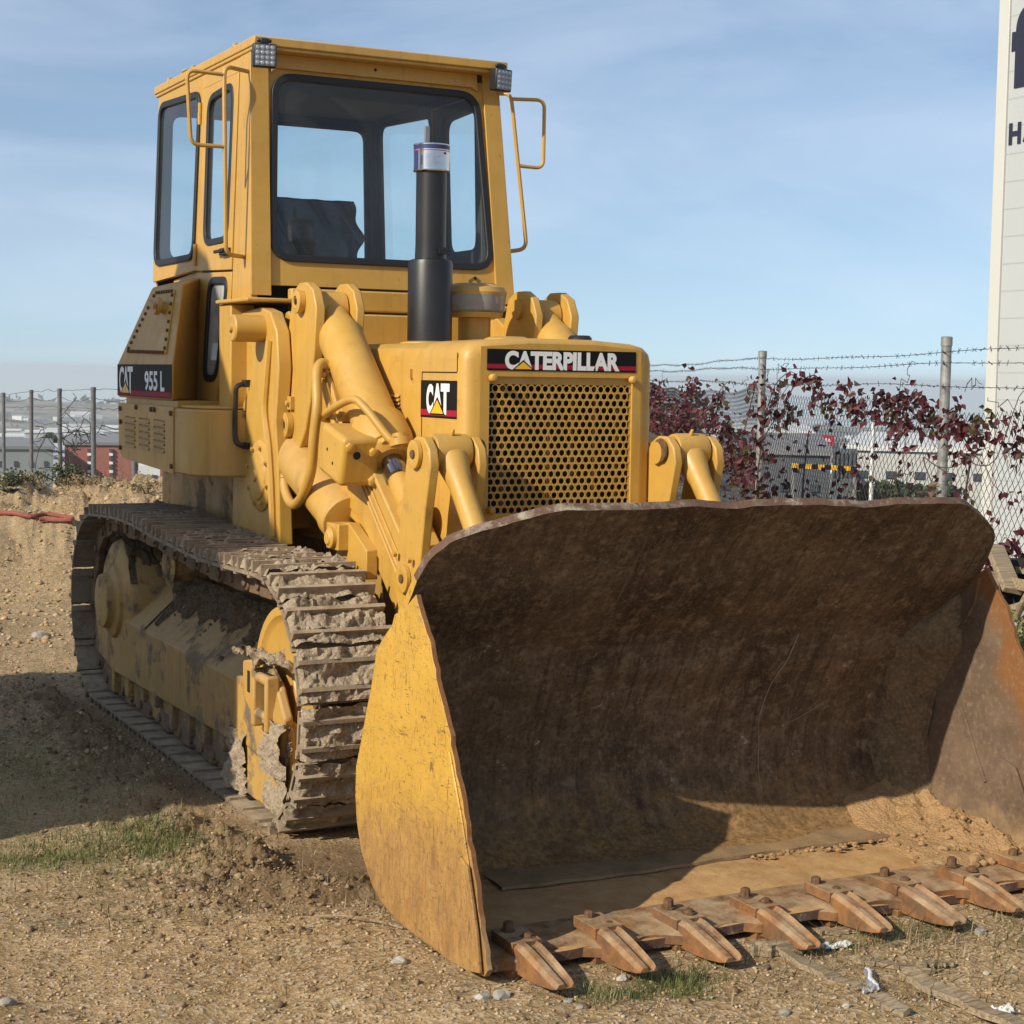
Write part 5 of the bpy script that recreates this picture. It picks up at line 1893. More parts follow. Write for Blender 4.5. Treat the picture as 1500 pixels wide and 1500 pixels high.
# dirt left in the right end of the bucket
b = MB()
nx, ny = 90, 60
X, Y = np.meshgrid(np.linspace(0.46, 1.125, nx), np.linspace(-1.50, -0.74, ny), indexing='ij')
xf, yf_ = X.ravel(), Y.ravel()
fl = np.interp(yf_, pv[:5, 0], pv[:5, 1])
d_ = np.clip((xf - 0.72 + 0.25 * (fbm2(xf, yf_, 4, 3, 0.5, 8) - 0.5)) / 0.45, 0, 1) ** 1.2 * np.clip((yf_ + 1.49) / 0.16, 0, 1) ** 0.7
d_ = d_ * (0.75 + 0.4 * fbm2(xf, yf_, 5, 3))
h = 0.085 * d_ + 0.075 * d_ * (fbm2(xf, yf_, 14, 5, 0.65, 3) - 0.5) * 2
strip = np.clip(1 - np.abs(yf_ + 0.98) / 0.05, 0, 1) * 0.02 * (fbm2(xf, yf_, 9, 3, 0.5, 5) > 0.47)
Z = fl - 0.012 + np.maximum(h, 0) + 0.016 * np.clip((d_ - 0.0) * 9, 0, 1)
b.add(list(zip(xf, yf_, Z)), [(i * ny + j, (i + 1) * ny + j, (i + 1) * ny + j + 1, i * ny + j + 1) for i in range(nx - 1) for j in range(ny - 1)])
rr = np.random.default_rng(3)
for k in range(90):
    x, y = rr.uniform(0.7, 1.1), rr.uniform(-1.50, -0.9)
    i_ = int(np.clip((x - 0.46) / 0.665 * (nx - 1), 0, nx - 1)); j_ = int(np.clip((y + 1.50) / 0.76 * (ny - 1), 0, ny - 1))
    s = rr.uniform(0.006, 0.03) * (1.0 if y < -1.38 else 0.6)
    b.blob((x, y, Z[i_ * ny + j_] + s * 0.3), (s, s, s * 0.75), k, 0.45, 2, 1)
o = b.build('dirt_heap', M['sand'], None, 0, 60)
tag(o, 'cracked heap of sandy dirt left in the right end of the bucket', 'dirt heap')
# a thin crumbly line of dirt on the floor seam
b = MB()
for k in range(150):
    x = rr.uniform(-0.2, 0.85)
    if fbm3([[x * 5, 0, 0]], 2)[0] < 0.50: continue
    s = rr.uniform(0.003, 0.012)
    b.blob((x, -1.05 + rr.normal(0, 0.022), 0.152 + s * 0.3), (s * 1.3, s, s * 0.7), k, 0.5, 2, 1)
o = b.build('dirt_crumbs', M['sand'], None, 0, 60)
tag(o, 'line of sandy crumbs along the bucket floor seam', 'dirt', None, 'stuff')

# ================================================================== ground and far country
RH = Vector((math.cos(YAW), -math.sin(YAW)))
FH = Vector((math.sin(YAW), math.cos(YAW)))


def terrain(x, y):
    dx, dy = x - CAM_C.x, y - CAM_C.y
    a = dx * RH.x + dy * RH.y
    bb = dx * FH.x + dy * FH.y
    r = np.hypot(dx, dy)
    ang = a / np.maximum(bb, 0.1)
    ss = lambda t: np.clip(t, 0, 1) ** 2 * (3 - 2 * np.clip(t, 0, 1))
    z = np.full_like(x, 0.045)
    near = ss((40 - r) / 25)
    z = z + near * ((fbm2(x, y, 0.7, 3) - 0.5) * 0.07 + (fbm2(x, y, 3.2, 3, 0.5, 4) - 0.5) * 0.035 + (fbm2(x, y, 14, 4, 0.6, 7) - 0.5) * 0.022)
    # trodden, churned strip beside the track
    churn = np.exp(-((x + 1.35) / 0.32) ** 2) * ss((y + 0.5) / 0.6) * ss((4.4 - y) / 0.6) + np.exp(-(((x + 1.15) / 0.55) ** 2 + ((y + 0.25) / 0.5) ** 2))
    z = z + churn * (0.005 + (fbm2(x, y, 8, 5, 0.65, 9) - 0.45) * 0.17)
    z = z + 0.035 * ss((1.75 - np.abs(x)) / 0.4) * ss((-0.55 - y) / 0.3) * ss((y + 2.5) / 0.5)
    # keep it clear under track and bucket
    under = ss((1.30 - np.abs(x)) / 0.12) * ss((y + 0.40) / 0.15) * ss((4.0 - y) / 0.2)
    z = z * (1 - under) + under * np.minimum(z, 0.03)
    z = np.where((np.abs(x) < 1.22) & (y > -1.9) & (y < -0.4), np.minimum(z, 0.082), z)
    # spoil bank on the left
    edge = fbm2(x, y, 0.35, 3, 0.5, 11) * 1.6
    bank = ss((bb - 12.2 - edge) / 3.6) * ss((0.6 - a - edge) / 2.0) * ss((20.5 - bb) / 4.5)
    z = z + bank * (0.74 + 0.55 * (fbm2(x, y, 0.8, 4, 0.5, 13) - 0.5) + 0.42 * (fbm2(x, y, 3.0, 5, 0.62, 15) - 0.5))
    # a low lip of rubble on the right, beyond the bucket
    # land falls away beyond the fence
    t = np.maximum(bb - np.interp(ang, [-0.3, -0.05, 0.10, 0.2, 0.3], [21, 22, 20, 11, 9.2]), 0)
    fall = np.interp(t, [0, 60, 170, 600, 1600, 2600, 4500, 6000], [0, -8, -13.5, -32, -60, -78, -135, -185])
    z = z + fall
    # rolling hills on the skyline
    hl = ss((bb - 1500) / 700) * ss((3600 - bb) / 900)
    hh = np.interp(ang, [-0.4, -0.30, -0.24, -0.16, 0.0, 0.1, 0.2, 0.3, 0.4], [24, 33, 27, 21, 12, 6, 7, 11, 14])
    z = z + hl * (hh + 22 * (fbm2(x, y, 0.0020, 5, 0.55, 21) - 0.5))
    return z


def polar_ground():
    th_in = np.linspace(-23, 23, 760)
    th_out = np.linspace(23, 337, 130)[1:-1]
    th_ = np.radians(np.r_[th_in, th_out]) + YAW
    r = [0.25]
    while r[-1] < 5200:
        q = r[-1]
        r.append(q * (1.10 if q < 2.6 else 1.0052 if q < 11 else 1.012 if q < 22 else 1.05))
    r = np.array(r)
    T, R_ = np.meshgrid(th_, r, indexing='ij')
    X = CAM_C.x + R_ * np.sin(T); Y = CAM_C.y + R_ * np.cos(T)
    sh = X.shape
    Z = np.concatenate([terrain(xx, yy) for xx, yy in zip(np.array_split(X.ravel(), 12), np.array_split(Y.ravel(), 12))])
    nt, nr = sh
    co = np.stack([X.ravel(), Y.ravel(), Z], 1)
    i, j = np.meshgrid(np.arange(nt), np.arange(nr - 1), indexing='ij')
    i2 = (i + 1) % nt
    F = np.stack([i * nr + j, i * nr + j + 1, i2 * nr + j + 1, i2 * nr + j], -1).reshape(-1, 4)
    me = bpy.data.meshes.new('ground')
    me.vertices.add(len(co)); me.vertices.foreach_set('co', co.ravel())
    me.loops.add(F.size); me.loops.foreach_set('vertex_index', F.ravel())
    me.polygons.add(len(F)); me.polygons.foreach_set('loop_start', np.arange(0, F.size, 4))
    me.polygons.foreach_set('use_smooth', np.ones(len(F), bool))
    me.update(calc_edges=True)
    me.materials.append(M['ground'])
    o = bpy.data.objects.new('ground', me)
    COL.objects.link(o)
    return tag(o, kind='structure', label='pale gravelly soil with damp patches')


ground = polar_ground()


def on_ground(px_, py_):
    # where a sight line meets the soil
    d = (fw + rt * ((px_ - 750) / FPX) - up * ((py_ - 750) / FPX))
    t = np.arange(3.0, 40.0, 0.02)
    P = np.array(CAM_C)[None] + t[:, None] * np.array(d)[None]
    h = terrain(P[:, 0], P[:, 1])
    m_ = (t < 19.0)
    k = int(np.argmax(P[:, 2] <= h)) if np.any((P[:, 2] <= h) & m_) else int(np.argmin(np.where(m_, P[:, 2] - h, 99)))
    return Vector((P[k, 0], P[k, 1], h[k]))




def gz(x, y):
    return float(terrain(np.array([x], float), np.array([y], float))[0])


def scatter(name, n, mat, sizes, region, seed, label, cat, amp=0.35, sink=0.3, flatz=0.7, sub=1):
    rr = np.random.default_rng(seed)
    # a few stone shapes, many copies merged: nobody could count them
    shapes = []
    for k in range(7):
        bm = bmesh.new()
        r2_ = np.random.default_rng(seed * 13 + k)
        for _ in range(11 + 5 * sub):
            q = r2_.normal(size=3); q /= np.linalg.norm(q)
            q *= r2_.uniform(1 - amp * 0.5, 1.0)
            bm.verts.new((q[0], q[1] * 0.85, q[2] * flatz))
        hull = bmesh.ops.convex_hull(bm, input=bm.verts)
        junk = [g for g in hull['geom_interior'] if isinstance(g, bmesh.types.BMVert)]
        bmesh.ops.delete(bm, geom=junk, context='VERTS')
        bmesh.ops.triangulate(bm, faces=bm.faces)
        bm.verts.index_update()
        shapes.append((np.array([v.co[:] for v in bm.verts]), np.array([[v.index for v in f.verts] for f in bm.faces])))
        bm.free()
    P = region(rr, n)
    zz = terrain(P[:, 0], P[:, 1])
    V, F = [], []
    o_ = 0
    lo, hi = sizes
    for k in range(n):
        v, f = shapes[k % 7]
        s = lo * (hi / lo) ** (rr.random() ** 2.2)
        a = rr.uniform(0, 2 * PI)
        c_, s_ = math.cos(a), math.sin(a)
        st = rr.uniform(0.7, 1.3)
        w_ = np.stack([(v[:, 0] * c_ - v[:, 1] * s_ * st) * s + P[k, 0], (v[:, 0] * s_ + v[:, 1] * c_ * st) * s + P[k, 1], v[:, 2] * s + zz[k] + s * (flatz - sink) * 0.6], 1)
        V.append(w_); F.append(f + o_); o_ += len(v)
    V = np.concatenate(V); F = np.concatenate(F)
    me = bpy.data.meshes.new(name)
    me.vertices.add(len(V)); me.vertices.foreach_set('co', V.ravel())
    me.loops.add(F.size); me.loops.foreach_set('vertex_index', F.ravel())
    me.polygons.add(len(F)); me.polygons.foreach_set('loop_start', np.arange(0, F.size, 3))
    me.update(calc_edges=True)
    me.materials.append(mat)
    o = bpy.data.objects.new(name, me); COL.objects.link(o)
    return tag(o, label, cat, None, 'stuff')


def fan(rr, n, r0, r1, a0=-20, a1=20):
    r = r0 * (r1 / r0) ** rr.random(n)
    a = np.radians(rr.uniform(a0, a1, n)) + YAW
    return np.stack([CAM_C.x + r * np.sin(a), CAM_C.y + r * np.cos(a)], 1)


def clear(P):
    bad = (np.abs(P[:, 0]) < 1.14) & (P[:, 1] > -1.62) & (P[:, 1] < 3.9)
    P[bad] += (0, -40)
    return P


scatter('gravel', 30000, M['gravel'], (0.0026, 0.0095), lambda r, n: clear(fan(r, n, 3.6, 9)), 41, 'fine pale gravel strewn over the soil', 'gravel', 0.3)
scatter('gravel', 3500, M['gravel'], (0.004, 0.022), lambda r, n: clear(fan(r, n, 8, 19, -19, -8)), 43, 'stones and rubble on the earth bank at the left', 'rubble', 0.4)


def churned(rr, n):
    P = np.stack([rr.normal(-1.35, 0.28, n), rr.uniform(-0.75, 4.0, n)], 1)
    m = rr.random(n) < 0.6
    P[m] = np.stack([rr.normal(-1.25, 0.40, m.sum()), rr.normal(-0.35, 0.35, m.sum())], 1)
    return clear(P)


scatter('soil_clods', 2600, M['clods'], (0.004, 0.024), churned, 47, 'dark broken clods of soil beside the track', 'soil', 0.95, 0.40, 0.65, 1)
scatter('soil_clods', 2600, M['clods_pale'], (0.005, 0.045), lambda r, n: fan(r, n, 11.5, 18, -19, -9), 59, 'pale clods of earth all over the spoil bank', 'soil', 1.1, 0.45, 0.6, 1)
scatter('soil_clods', 900, M['clods'], (0.004, 0.022), lambda r, n: clear(fan(r, n, 3.7, 7)), 53, 'small brown crumbs of soil on the gravel', 'soil', 0.8, 0.35, 0.7, 1)


def blades(name, spots, mat, label, hgt=(0.02, 0.07), seed=1, wid=0.0028, cat='grass', lean=0.6):
    rr = np.random.default_rng(seed)
    V, F = [], []
    for (x0, y0, rx, ry, n) in spots:
        P = np.stack([rr.normal(x0, rx, n), rr.normal(y0, ry, n)], 1)
        zz = terrain(P[:, 0], P[:, 1])
        for k in range(n):
            h_ = rr.uniform(*hgt) * (0.6 + 0.8 * rr.random())
            a = rr.uniform(0, 2 * PI); l = rr.uniform(0.1, lean) * h_
            t = np.array([math.cos(a), math.sin(a)])
            s = np.array([-t[1], t[0]]) * wid * rr.uniform(0.6, 1.4)
            p = P[k]; z = zz[k] - 0.004
            o_ = len(V)
            m_ = p + t * l * 0.35; e = p + t * l
            V += [(*(p - s), z), (*(p + s), z), (*(m_ + s * 0.8), z + h_ * 0.6), (*(m_ - s * 0.8), z + h_ * 0.6), (*e, z + h_)]
            F += [(o_, o_ + 1, o_ + 2, o_ + 3), (o_ + 3, o_ + 2, o_ + 4)]
    q = MB(); q.v = V; q.f = F; q.mi = [0] * len(F)
    o = q.build(name, mat, None, 0, 0, recalc=False)
    return tag(o, label, cat, None, 'stuff')


blades('grass', [(-1.55, 0.47, 0.09, 0.16, 1500), (-1.60, 0.22, 0.07, 0.08, 620), (-1.98, 0.30, 0.14, 0.07, 600), (-2.15, 0.45, 0.25, 0.10, 700), (-1.8, 0.36, 0.3, 0.10, 500), (-2.0, 1.6, 0.4, 0.9, 900), (-1.75, 0.42, 0.18, 0.10, 360), (-1.45, 0.02, 0.10, 0.05, 160), (-1.5, 1.2, 0.2, 0.6, 300), (-1.9, 1.5, 0.3, 0.6, 300), (-1.2, -1.3, 0.2, 0.2, 120),
                 (-0.86, -1.86, 0.07, 0.035, 420), (-0.62, -1.83, 0.07, 0.045, 600), (-0.66, -1.92, 0.05, 0.03, 160), (-0.05, -1.80, 0.1, 0.04, 220), (0.3, -1.78, 0.12, 0.05, 260), (0.9, -1.8, 0.2, 0.06, 160)],
       M['grass'], 'short green grass tufts by the track and under the teeth', (0.012, 0.040), 61, 0.0015, lean=1.3)
blades('dry_grass', [(-1.2, -0.9, 0.5, 0.5, 420), (0.1, -2.0, 0.35, 0.25, 620), (-1.7, -0.3, 0.4, 0.3, 260), (0.6, -1.9, 0.3, 0.12, 220), (-1.55, 0.45, 0.15, 0.15, 90)],
       M['dry'], 'thin straw blades lying on the gravel', (0.02, 0.06), 67, 0.0018, lean=2.2)

# ================================================================== litter in the foreground
def board(name, p0, p1, wdt, thk, label, cat, group=None, seed=0, mat='wood', twist=0.0, lift=0.0):
    """a split, weathered board lying from p0 to p1 on the ground"""
    rr = np.random.default_rng(seed)
    p0, p1 = np.array(p0, float), np.array(p1, float)
    d = p1 - p0; Ln = math.hypot(*d); d /= Ln
    nrm = np.array([-d[1], d[0]])
    z0, z1 = gz(*p0) + lift, gz(*p1)
    n = 12
    V, F = [], []
    for i in range(n + 1):
        t = i / n
        c = p0 + d * Ln * t + nrm * rr.normal(0, 0.006)
        ww = wdt * (1 - 0.55 * max(0, abs(t - 0.5) * 2 - 0.75) / 0.25) * rr.uniform(0.85, 1.1)
        zb = z0 + (z1 - z0) * t + 0.004
        tw = twist * (t - 0.5)
        for (u, v) in [(-0.5, 0), (0.5, 0), (0.5, 0.9), (0.2, 1.0 + rr.uniform(-.1, .1)), (-0.15, 0.85 + rr.uniform(-.1, .1)), (-0.5, 1.0)]:
            q = c + nrm * ww * u
            V.append((q[0], q[1], zb + thk * v + tw * u))
    m = 6
    for i in range(n):
        for k in range(m):
            l = (k + 1) % m
            F.append((i * m + k, i * m + l, (i + 1) * m + l, (i + 1) * m + k))
    F += [tuple(range(m)), tuple(range(n * m, n * m + m))[::-1]]
    q = MB(); q.add(V, F)
    o = q.build(name, M[mat], None, 0, 30)
    return tag(o, label, cat, group)


G1 = 'split wood lying in front of the bucket'
board('board', (-0.22, -1.76), (-0.16, -2.30), 0.055, 0.018, 'long grey-brown board end lying nearest the teeth, half under torn plastic', 'board', G1, 1, twist=0.02)
board('board', (0.0, -2.08), (0.10, -2.62), 0.06, 0.02, 'long pale split board running out of the bottom right corner', 'board', G1, 2, twist=-0.02)
board('wood_splinter', (-0.06, -1.92), (0.12, -2.09), 0.030, 0.014, 'pale wood splinter lying above the long split board', 'splinter', G1, 3)
board('wood_splinter', (0.09, -2.04), (0.22, -2.06), 0.028, 0.012, 'short dark curled splinter at the end of the pale one', 'splinter', G1, 4, lift=0.012)
board('rotten_log', (-0.30, -1.74), (-0.10, -1.78), 0.055, 0.035, 'crumbling brown lump of rotten wood just below a tooth tip', 'rotten wood', G1, 5)
board('wood_splinter', (0.02, -1.64), (0.16, -1.70), 0.04, 0.012, 'dark flat splinter in the shade under the cutting edge', 'splinter', G1, 6)

b = MB()
V, F = [], []
n = 24
for i in range(n):
    t = i / (n - 1)
    x = -0.085 - 0.075 * t + 0.006 * math.sin(t * 9); y = -2.02 - 0.15 * t
    z = gz(x, y) + 0.008
    w_ = 0.020 * (0.45 + math.sin(PI * min(1, t + 0.12)) * 0.7)
    for k in range(7):
        a = -0.2 + k / 6 * 3.4
        V.append((x + w_ * math.cos(a), y + 0.4 * w_ * math.cos(a), z + w_ * 0.9 * max(0, math.sin(a)) + 0.002 * math.sin(i * 2.3 + k)))
for i in range(n - 1):
    for k in range(6):
        F.append((i * 7 + k, i * 7 + k + 1, i * 7 + k + 8, i * 7 + k + 7))
b.v, b.f, b.mi = V, F, [0 if (f[0] % 7) < 2 else 1 if (f[0] % 7) < 4 else 2 for f in F]
o = b.build('plastic_wrapper', [M['can_blue'], M['white'], M['can_grey']], None, 0, 60, recalc=False)
tag(o, 'rolled dark blue and white plastic wrapper lying on a board', 'wrapper')


def crumple(name, c, s, label, cat, mat, seed):
    b = MB()
    nx, ny = 12, 9
    rr = np.random.default_rng(seed)
    z0 = gz(c[0], c[1])
    V = []
    for i in range(nx):
        for j in range(ny):
            u, v = i / (nx - 1) - 0.5, j / (ny - 1) - 0.5
            e = 1 + 0.25 * math.sin(u * 11 + seed) + 0.2 * math.sin(v * 17)
            V.append((c[0] + s[0] * u * e + s[2] * v, c[1] + s[1] * v * e, z0 + 0.006 + abs(rr.normal(0, 0.008))))
    b.add(V, [(i * ny + j, (i + 1) * ny + j, (i + 1) * ny + j + 1, i * ny + j + 1) for i in range(nx - 1) for j in range(ny - 1)])
    o = b.build(name, M[mat], None, 0, 30, recalc=False)
    return tag(o, label, cat)


crumple('paper_scrap', (-0.02, -1.80), (0.10, 0.03, -0.06), 'torn white scrap lying beside the rotten wood', 'paper scrap', 'white', 1)
crumple('paper_scrap', (0.12, -2.38), (0.06, 0.06, 0.0), 'crumpled white paper at the lower right corner', 'paper scrap', 'white', 2)
crumple('paper_scrap', (-0.19, -2.16), (0.035, 0.012, 0.02), 'tiny white strip left of the plastic wrapper', 'paper scrap', 'white', 3)


def rock(px_, py_, r, label, seed, cat='stone', mat='stone', group=None):
    # where the photo shows it on the ground
    p = on_ground(px_, py_)
    b = MB()
    b.blob((p.x, p.y, gz(p.x, p.y) + r * 0.25), (r * 1.2, r, r * 0.7), seed, 0.4, 1.6, 2)
    o = b.build('stone', M[mat], None, 0, 25)
    return tag(o, label, cat, group)


GS = 'loose stones on the soil in front of the bucket'
for px_, py_, r, lab in [
    (706, 1464, 0.020, 'grey angular stone, left one of the pair below the first tooth'),
    (735, 1462, 0.024, 'grey angular stone, right one of the pair below the first tooth'),
    (832, 1470, 0.012, 'small pale stone in the gravel right of the grey pair'),
    (850, 1476, 0.011, 'small whitish stone beside the small pale one'),
    (912, 1440, 0.016, 'light grey stone among the grass under the second tooth'),
    (1436, 1368, 0.020, 'rounded cream pebble below the last teeth'),
    (1378, 1445, 0.014, 'rounded buff pebble beside the dark splinter'),
    (1445, 1428, 0.010, 'tiny white pebble near the right edge'),
    (1240, 1478, 0.012, 'buff pebble next to the tiny white strip'),
    (1150, 1488, 0.016, 'half-buried tan stone at the bottom edge'),
    (585, 1413, 0.022, 'tan stone lying left of the bucket corner'),
    (10, 1474, 0.018, 'whitish stone in the bottom left corner'),
    (455, 1360, 0.010, 'small white chip on the gravel left of the bucket'),
    (57, 935, 0.05, 'pale fist-sized stone at the foot of the earth bank')]:
    rock(px_, py_, r, lab, int(px_), group=GS)

b = MB()
b.tube([(-1.38, -0.86, gz(-1.38, -.86) + .012), (-1.30, -0.93, gz(-1.3, -.93) + .02), (-1.22, -0.98, gz(-1.22, -.98) + .014), (-1.17, -1.08, gz(-1.17, -1.08) + .008)], 0.004, 6, smooth=4)
tag(b.build('twig', M['wood'], None), 'thin pale twig on the gravel left of the bucket', 'twig')
b = MB()
b.tube([(0.30, -1.80, 0.07), (0.36, -2.0, 0.075), (0.40, -2.2, 0.065), (0.43, -2.3, 0.06)], 0.0028, 5, smooth=4)
tag(b.build('dry_stalk', M['wood'], None), 'long straw-coloured stalk lying at the right below the teeth', 'stalk')

# ================================================================== right-hand fence
FA, FB, FC_ = at(945, 556, 23), at(1118, 556, 13), at(1387, 556, 9)
f1, f2 = Vector((4.30, 4.79)), Vector((2.81, 1.04))
fdir = (f2 - f1).normalized()
f0 = Vector((8.76, 13.78))
f3 = f2 + fdir * 4.0
fence = thing('wire_fence', 'tall chain-link fence with barbed wire, overgrown with red creeper', 'fence', (f1.x, f1.y, 0.0))


def tube_post(nm, x, y, z0, z1, r, parent, mat='galv', lean=(0, 0)):
    b = MB()
    p0, p1 = Vector((x - lean[0] * 0.5, y - lean[1] * 0.5, z0)), Vector((x + lean[0] * 0.5, y + lean[1] * 0.5, z1))
    L_ = (p1 - p0).length
    b.lathe(p0, p1, [(0, r), (L_ - 0.05, r), (L_ - 0.049, r * 1.12), (L_ - 0.004, r * 1.12), (L_, r * 0.9)], 18)
    return part(nm, b, M[mat], 0, parent)


tube_post('post', f1.x, f1.y, -0.2, 2.06, 0.029, fence)
tube_post('post', f2.x, f2.y, -0.2, 2.08, 0.027, fence)
tube_post('post', f3.x, f3.y, -0.2, 2.08, 0.027, fence)
tube_post('post', f0.x, f0.y, -0.2, 2.06, 0.028, fence)


def fence_pt(s):
    """distance along the fence from f0"""
    l0 = (f1 - f0).length; l1 = (f2 - f1).length
    if s < l0: return f0 + (f1 - f0) * (s / l0)
    if s < l0 + l1: return f1 + (f2 - f1) * ((s - l0) / l1)
    return f2 + fdir * (s - l0 - l1)


FL = (f1 - f0).length + (f2 - f1).length + 4.0
rr = np.random.default_rng(12)
for k, hz in enumerate([1.995, 1.93, 1.815]):
    b = MB()
    pts = []
    n = 150
    for i in range(n + 1):
        s = FL * i / n
        p = fence_pt(s)
        sag = 0.010 * math.sin(s * 0.9 + k) + 0.004 * math.sin(s * 2.7 + 2 * k)
        pts.append((p.x - 0.03, p.y - 0.012, hz + sag))
    b.tube(pts, 0.0022, 4)
    for i in range(int(FL / 0.11)):
        s = i * 0.11
        p = fence_pt(s)
        sag = 0.010 * math.sin(s * 0.9 + k) + 0.004 * math.sin(s * 2.7 + 2 * k)
        c = Vector((p.x - 0.03, p.y - 0.012, hz + sag))
        d1 = Vector((rr.normal(), rr.normal(), rr.normal())).normalized() * 0.016
        d2 = Vector((rr.normal(), rr.normal(), rr.normal())).normalized() * 0.016
        b.tube([c - d1, c + d1], 0.0016, 3)
        b.tube([c - d2, c + d2], 0.0016, 3)
    part('barbed_wire', b, M['wire'], 0, fence, smooth=60)
# woven mesh: zig-zag wires hooked through each other
b = MB()
cell = 0.034
ncol_ = int(FL / cell)
zt = 1.74
V, F = [], []
def wirepath(pts, r=0.0019):
    o_ = len(V)
    m = len(pts)
    for p in pts:
        V.append((p[0] - r, p[1], p[2] - r * 0.6)); V.append((p[0] + r, p[1], p[2] - r * 0.6)); V.append((p[0], p[1] + r * 0.5, p[2] + r))
    for i in range(m - 1):
        for k in range(3):
            l = (k + 1) % 3
            F.append((o_ + i * 3 + k, o_ + i * 3 + l, o_ + i * 3 + 3 + l, o_ + i * 3 + 3 + k))
for c in range(ncol_):
    s0 = c * cell
    top = zt + 0.02 * math.sin(s0 * 2.1) + 0.03 * math.sin(s0 * 0.7 + 1)
    nn = int((top + 0.05) / cell)
    pts = []
    for i in range(nn + 1):
        s = s0 + (cell * 1.02 if (i + c) % 2 else -cell * 0.02)
        zz = top - i * cell
        s += 0.03 * math.sin(zz * 5 + s0 * 1.3) + 0.012 * math.sin(zz * 11 + s0 * 4)
        p = fence_pt(max(0, s))
        q = 0.03 * math.sin(s * 1.1 + zz * 3)
        pts.append((p.x + q, p.y + 0.004 * (i % 2), zz))
    wirepath(pts)
# loose unravelled strands above the edge
for k in range(16):
    s = rr.uniform(1.5, FL - 1)
    z = zt + rr.uniform(0, 0.1)
    pts = []
    for i in range(rr.integers(6, 14)):
        p = fence_pt(min(FL, max(0, s)))
        pts.append((p.x + rr.normal(0, 0.01), p.y, z))
        s += rr.normal(0.03, 0.035); z += rr.normal(0.0, 0.035)
        z = min(max(z, zt - 0.05), zt + 0.22)
    wirepath(pts, 0.0022)
b.v, b.f, b.mi = V, F, [0] * len(F)
part('wire_mesh', b, M['wire'], 0, fence, smooth=0)

# red creeper growing along the fence
vine = thing('creeper', 'dark red creeper twined through the chain-link fence', 'creeper', (f1.x, f1.y, 0.0))


def leaf(V, F, c, s, a, rr):
    """a folded, pointed leaf"""
    n = Vector((rr.normal() * 0.9 - 0.3, rr.normal() - 0.5, rr.normal() * 0.6)).normalized()
    d = Vector((rr.normal(), rr.normal(), rr.normal() - 0.9)).normalized()
    d = (d - n * d.dot(n)).normalized()
    w_ = n.cross(d)
    c = Vector(c)
    o_ = len(V)
    f_ = s * rr.uniform(0.05, 0.3)
    V += [tuple(c), tuple(c + d * s * 0.45 + w_ * s * 0.36 + n * f_), tuple(c + d * s * 1.05), tuple(c + d * s * 0.45 - w_ * s * 0.36 + n * f_), tuple(c + d * s * 0.5)]
    F += [(o_, o_ + 1, o_ + 4), (o_ + 1, o_ + 2, o_ + 4), (o_ + 2, o_ + 3, o_ + 4), (o_ + 3, o_, o_ + 4)]


l01 = (f1 - f0).length
l12 = (f2 - f1).length
bs = MB()
LV, LF = [], []
rr = np.random.default_rng(31)


def spray(s, z, n, ls, zs, size, thick=0.05):
    for k in range(n):
        ss_, zz = s + rr.normal(0, ls), z + rr.normal(0, zs)
        p = fence_pt(min(FL, max(0, ss_)))
        leaf(LV, LF, (p.x + rr.normal(-0.02, thick), p.y + rr.normal(0, thick * 0.4), zz), size * rr.uniform(0.6, 1.25), 0, rr)


def stem(pts, r=0.006, leaves=0, size=0.06):
    P = []
    for (s, z) in pts:
        p = fence_pt(min(FL, max(0, s)))
        P.append((p.x - 0.02 + rr.normal(0, 0.015), p.y + rr.normal(0, 0.01), z))
    bs.tube(P, r, 5, smooth=3, r1=r * 0.4)
    for k in range(leaves):
        t = rr.random() * (len(P) - 1)
        i = min(int(t), len(P) - 2)
        c = Vector(P[i]).lerp(Vector(P[i + 1]), t - i)
        leaf(LV, LF, c + Vector((rr.normal(0, 0.02), rr.normal(0, 0.02), rr.normal(0, 0.025))), size * rr.uniform(0.6, 1.2), 0, rr)


# thick growth between the far post and the first near one
for k in range(26):
    s = l01 * rr.uniform(0.02, 1.0)
    top = 1.50 + 0.12 * math.sin(s * 1.2) + rr.uniform(-0.15, 0.12)
    spray(s, top - rr.uniform(0.0, 0.22), 58, 0.30, 0.11, 0.068)
for k in range(34):
    spray(l01 * rr.uniform(0.02, 0.6), rr.uniform(0.75, 1.5), 44, 0.34, 0.17, 0.062)
for k in range(7):
    spray(l01 + rr.normal(0.0, 0.15), rr.uniform(0.85, 1.75), 26, 0.16, 0.10, 0.065)
# arching shoots that stand above the mesh
for (s0_, z0_, s1_, z1_, nl) in [(l01 - 5.2, 1.55, l01 - 4.2, 1.86, 16), (l01 - 2.6, 1.5, l01 - 1.6, 1.83, 12), (l01 + 0.15, 1.5, l01 + 1.0, 1.90, 34), (l01 + 0.6, 1.5, l01 + 1.55, 1.88, 40), (l01 + 0.1, 1.35, l01 + 0.9, 1.62, 46), (l01 + 1.5, 1.70, l01 + 2.0, 1.64, 18), (l01 - 0.6, 1.45, l01 - 0.1, 1.80, 16)]:
    stem([(s0_, z0_), (s0_ * 0.6 + s1_ * 0.4, z0_ + (z1_ - z0_) * 0.75), (s1_, z1_), (s1_ + 0.12, z1_ - 0.06)], 0.005, nl, 0.062)
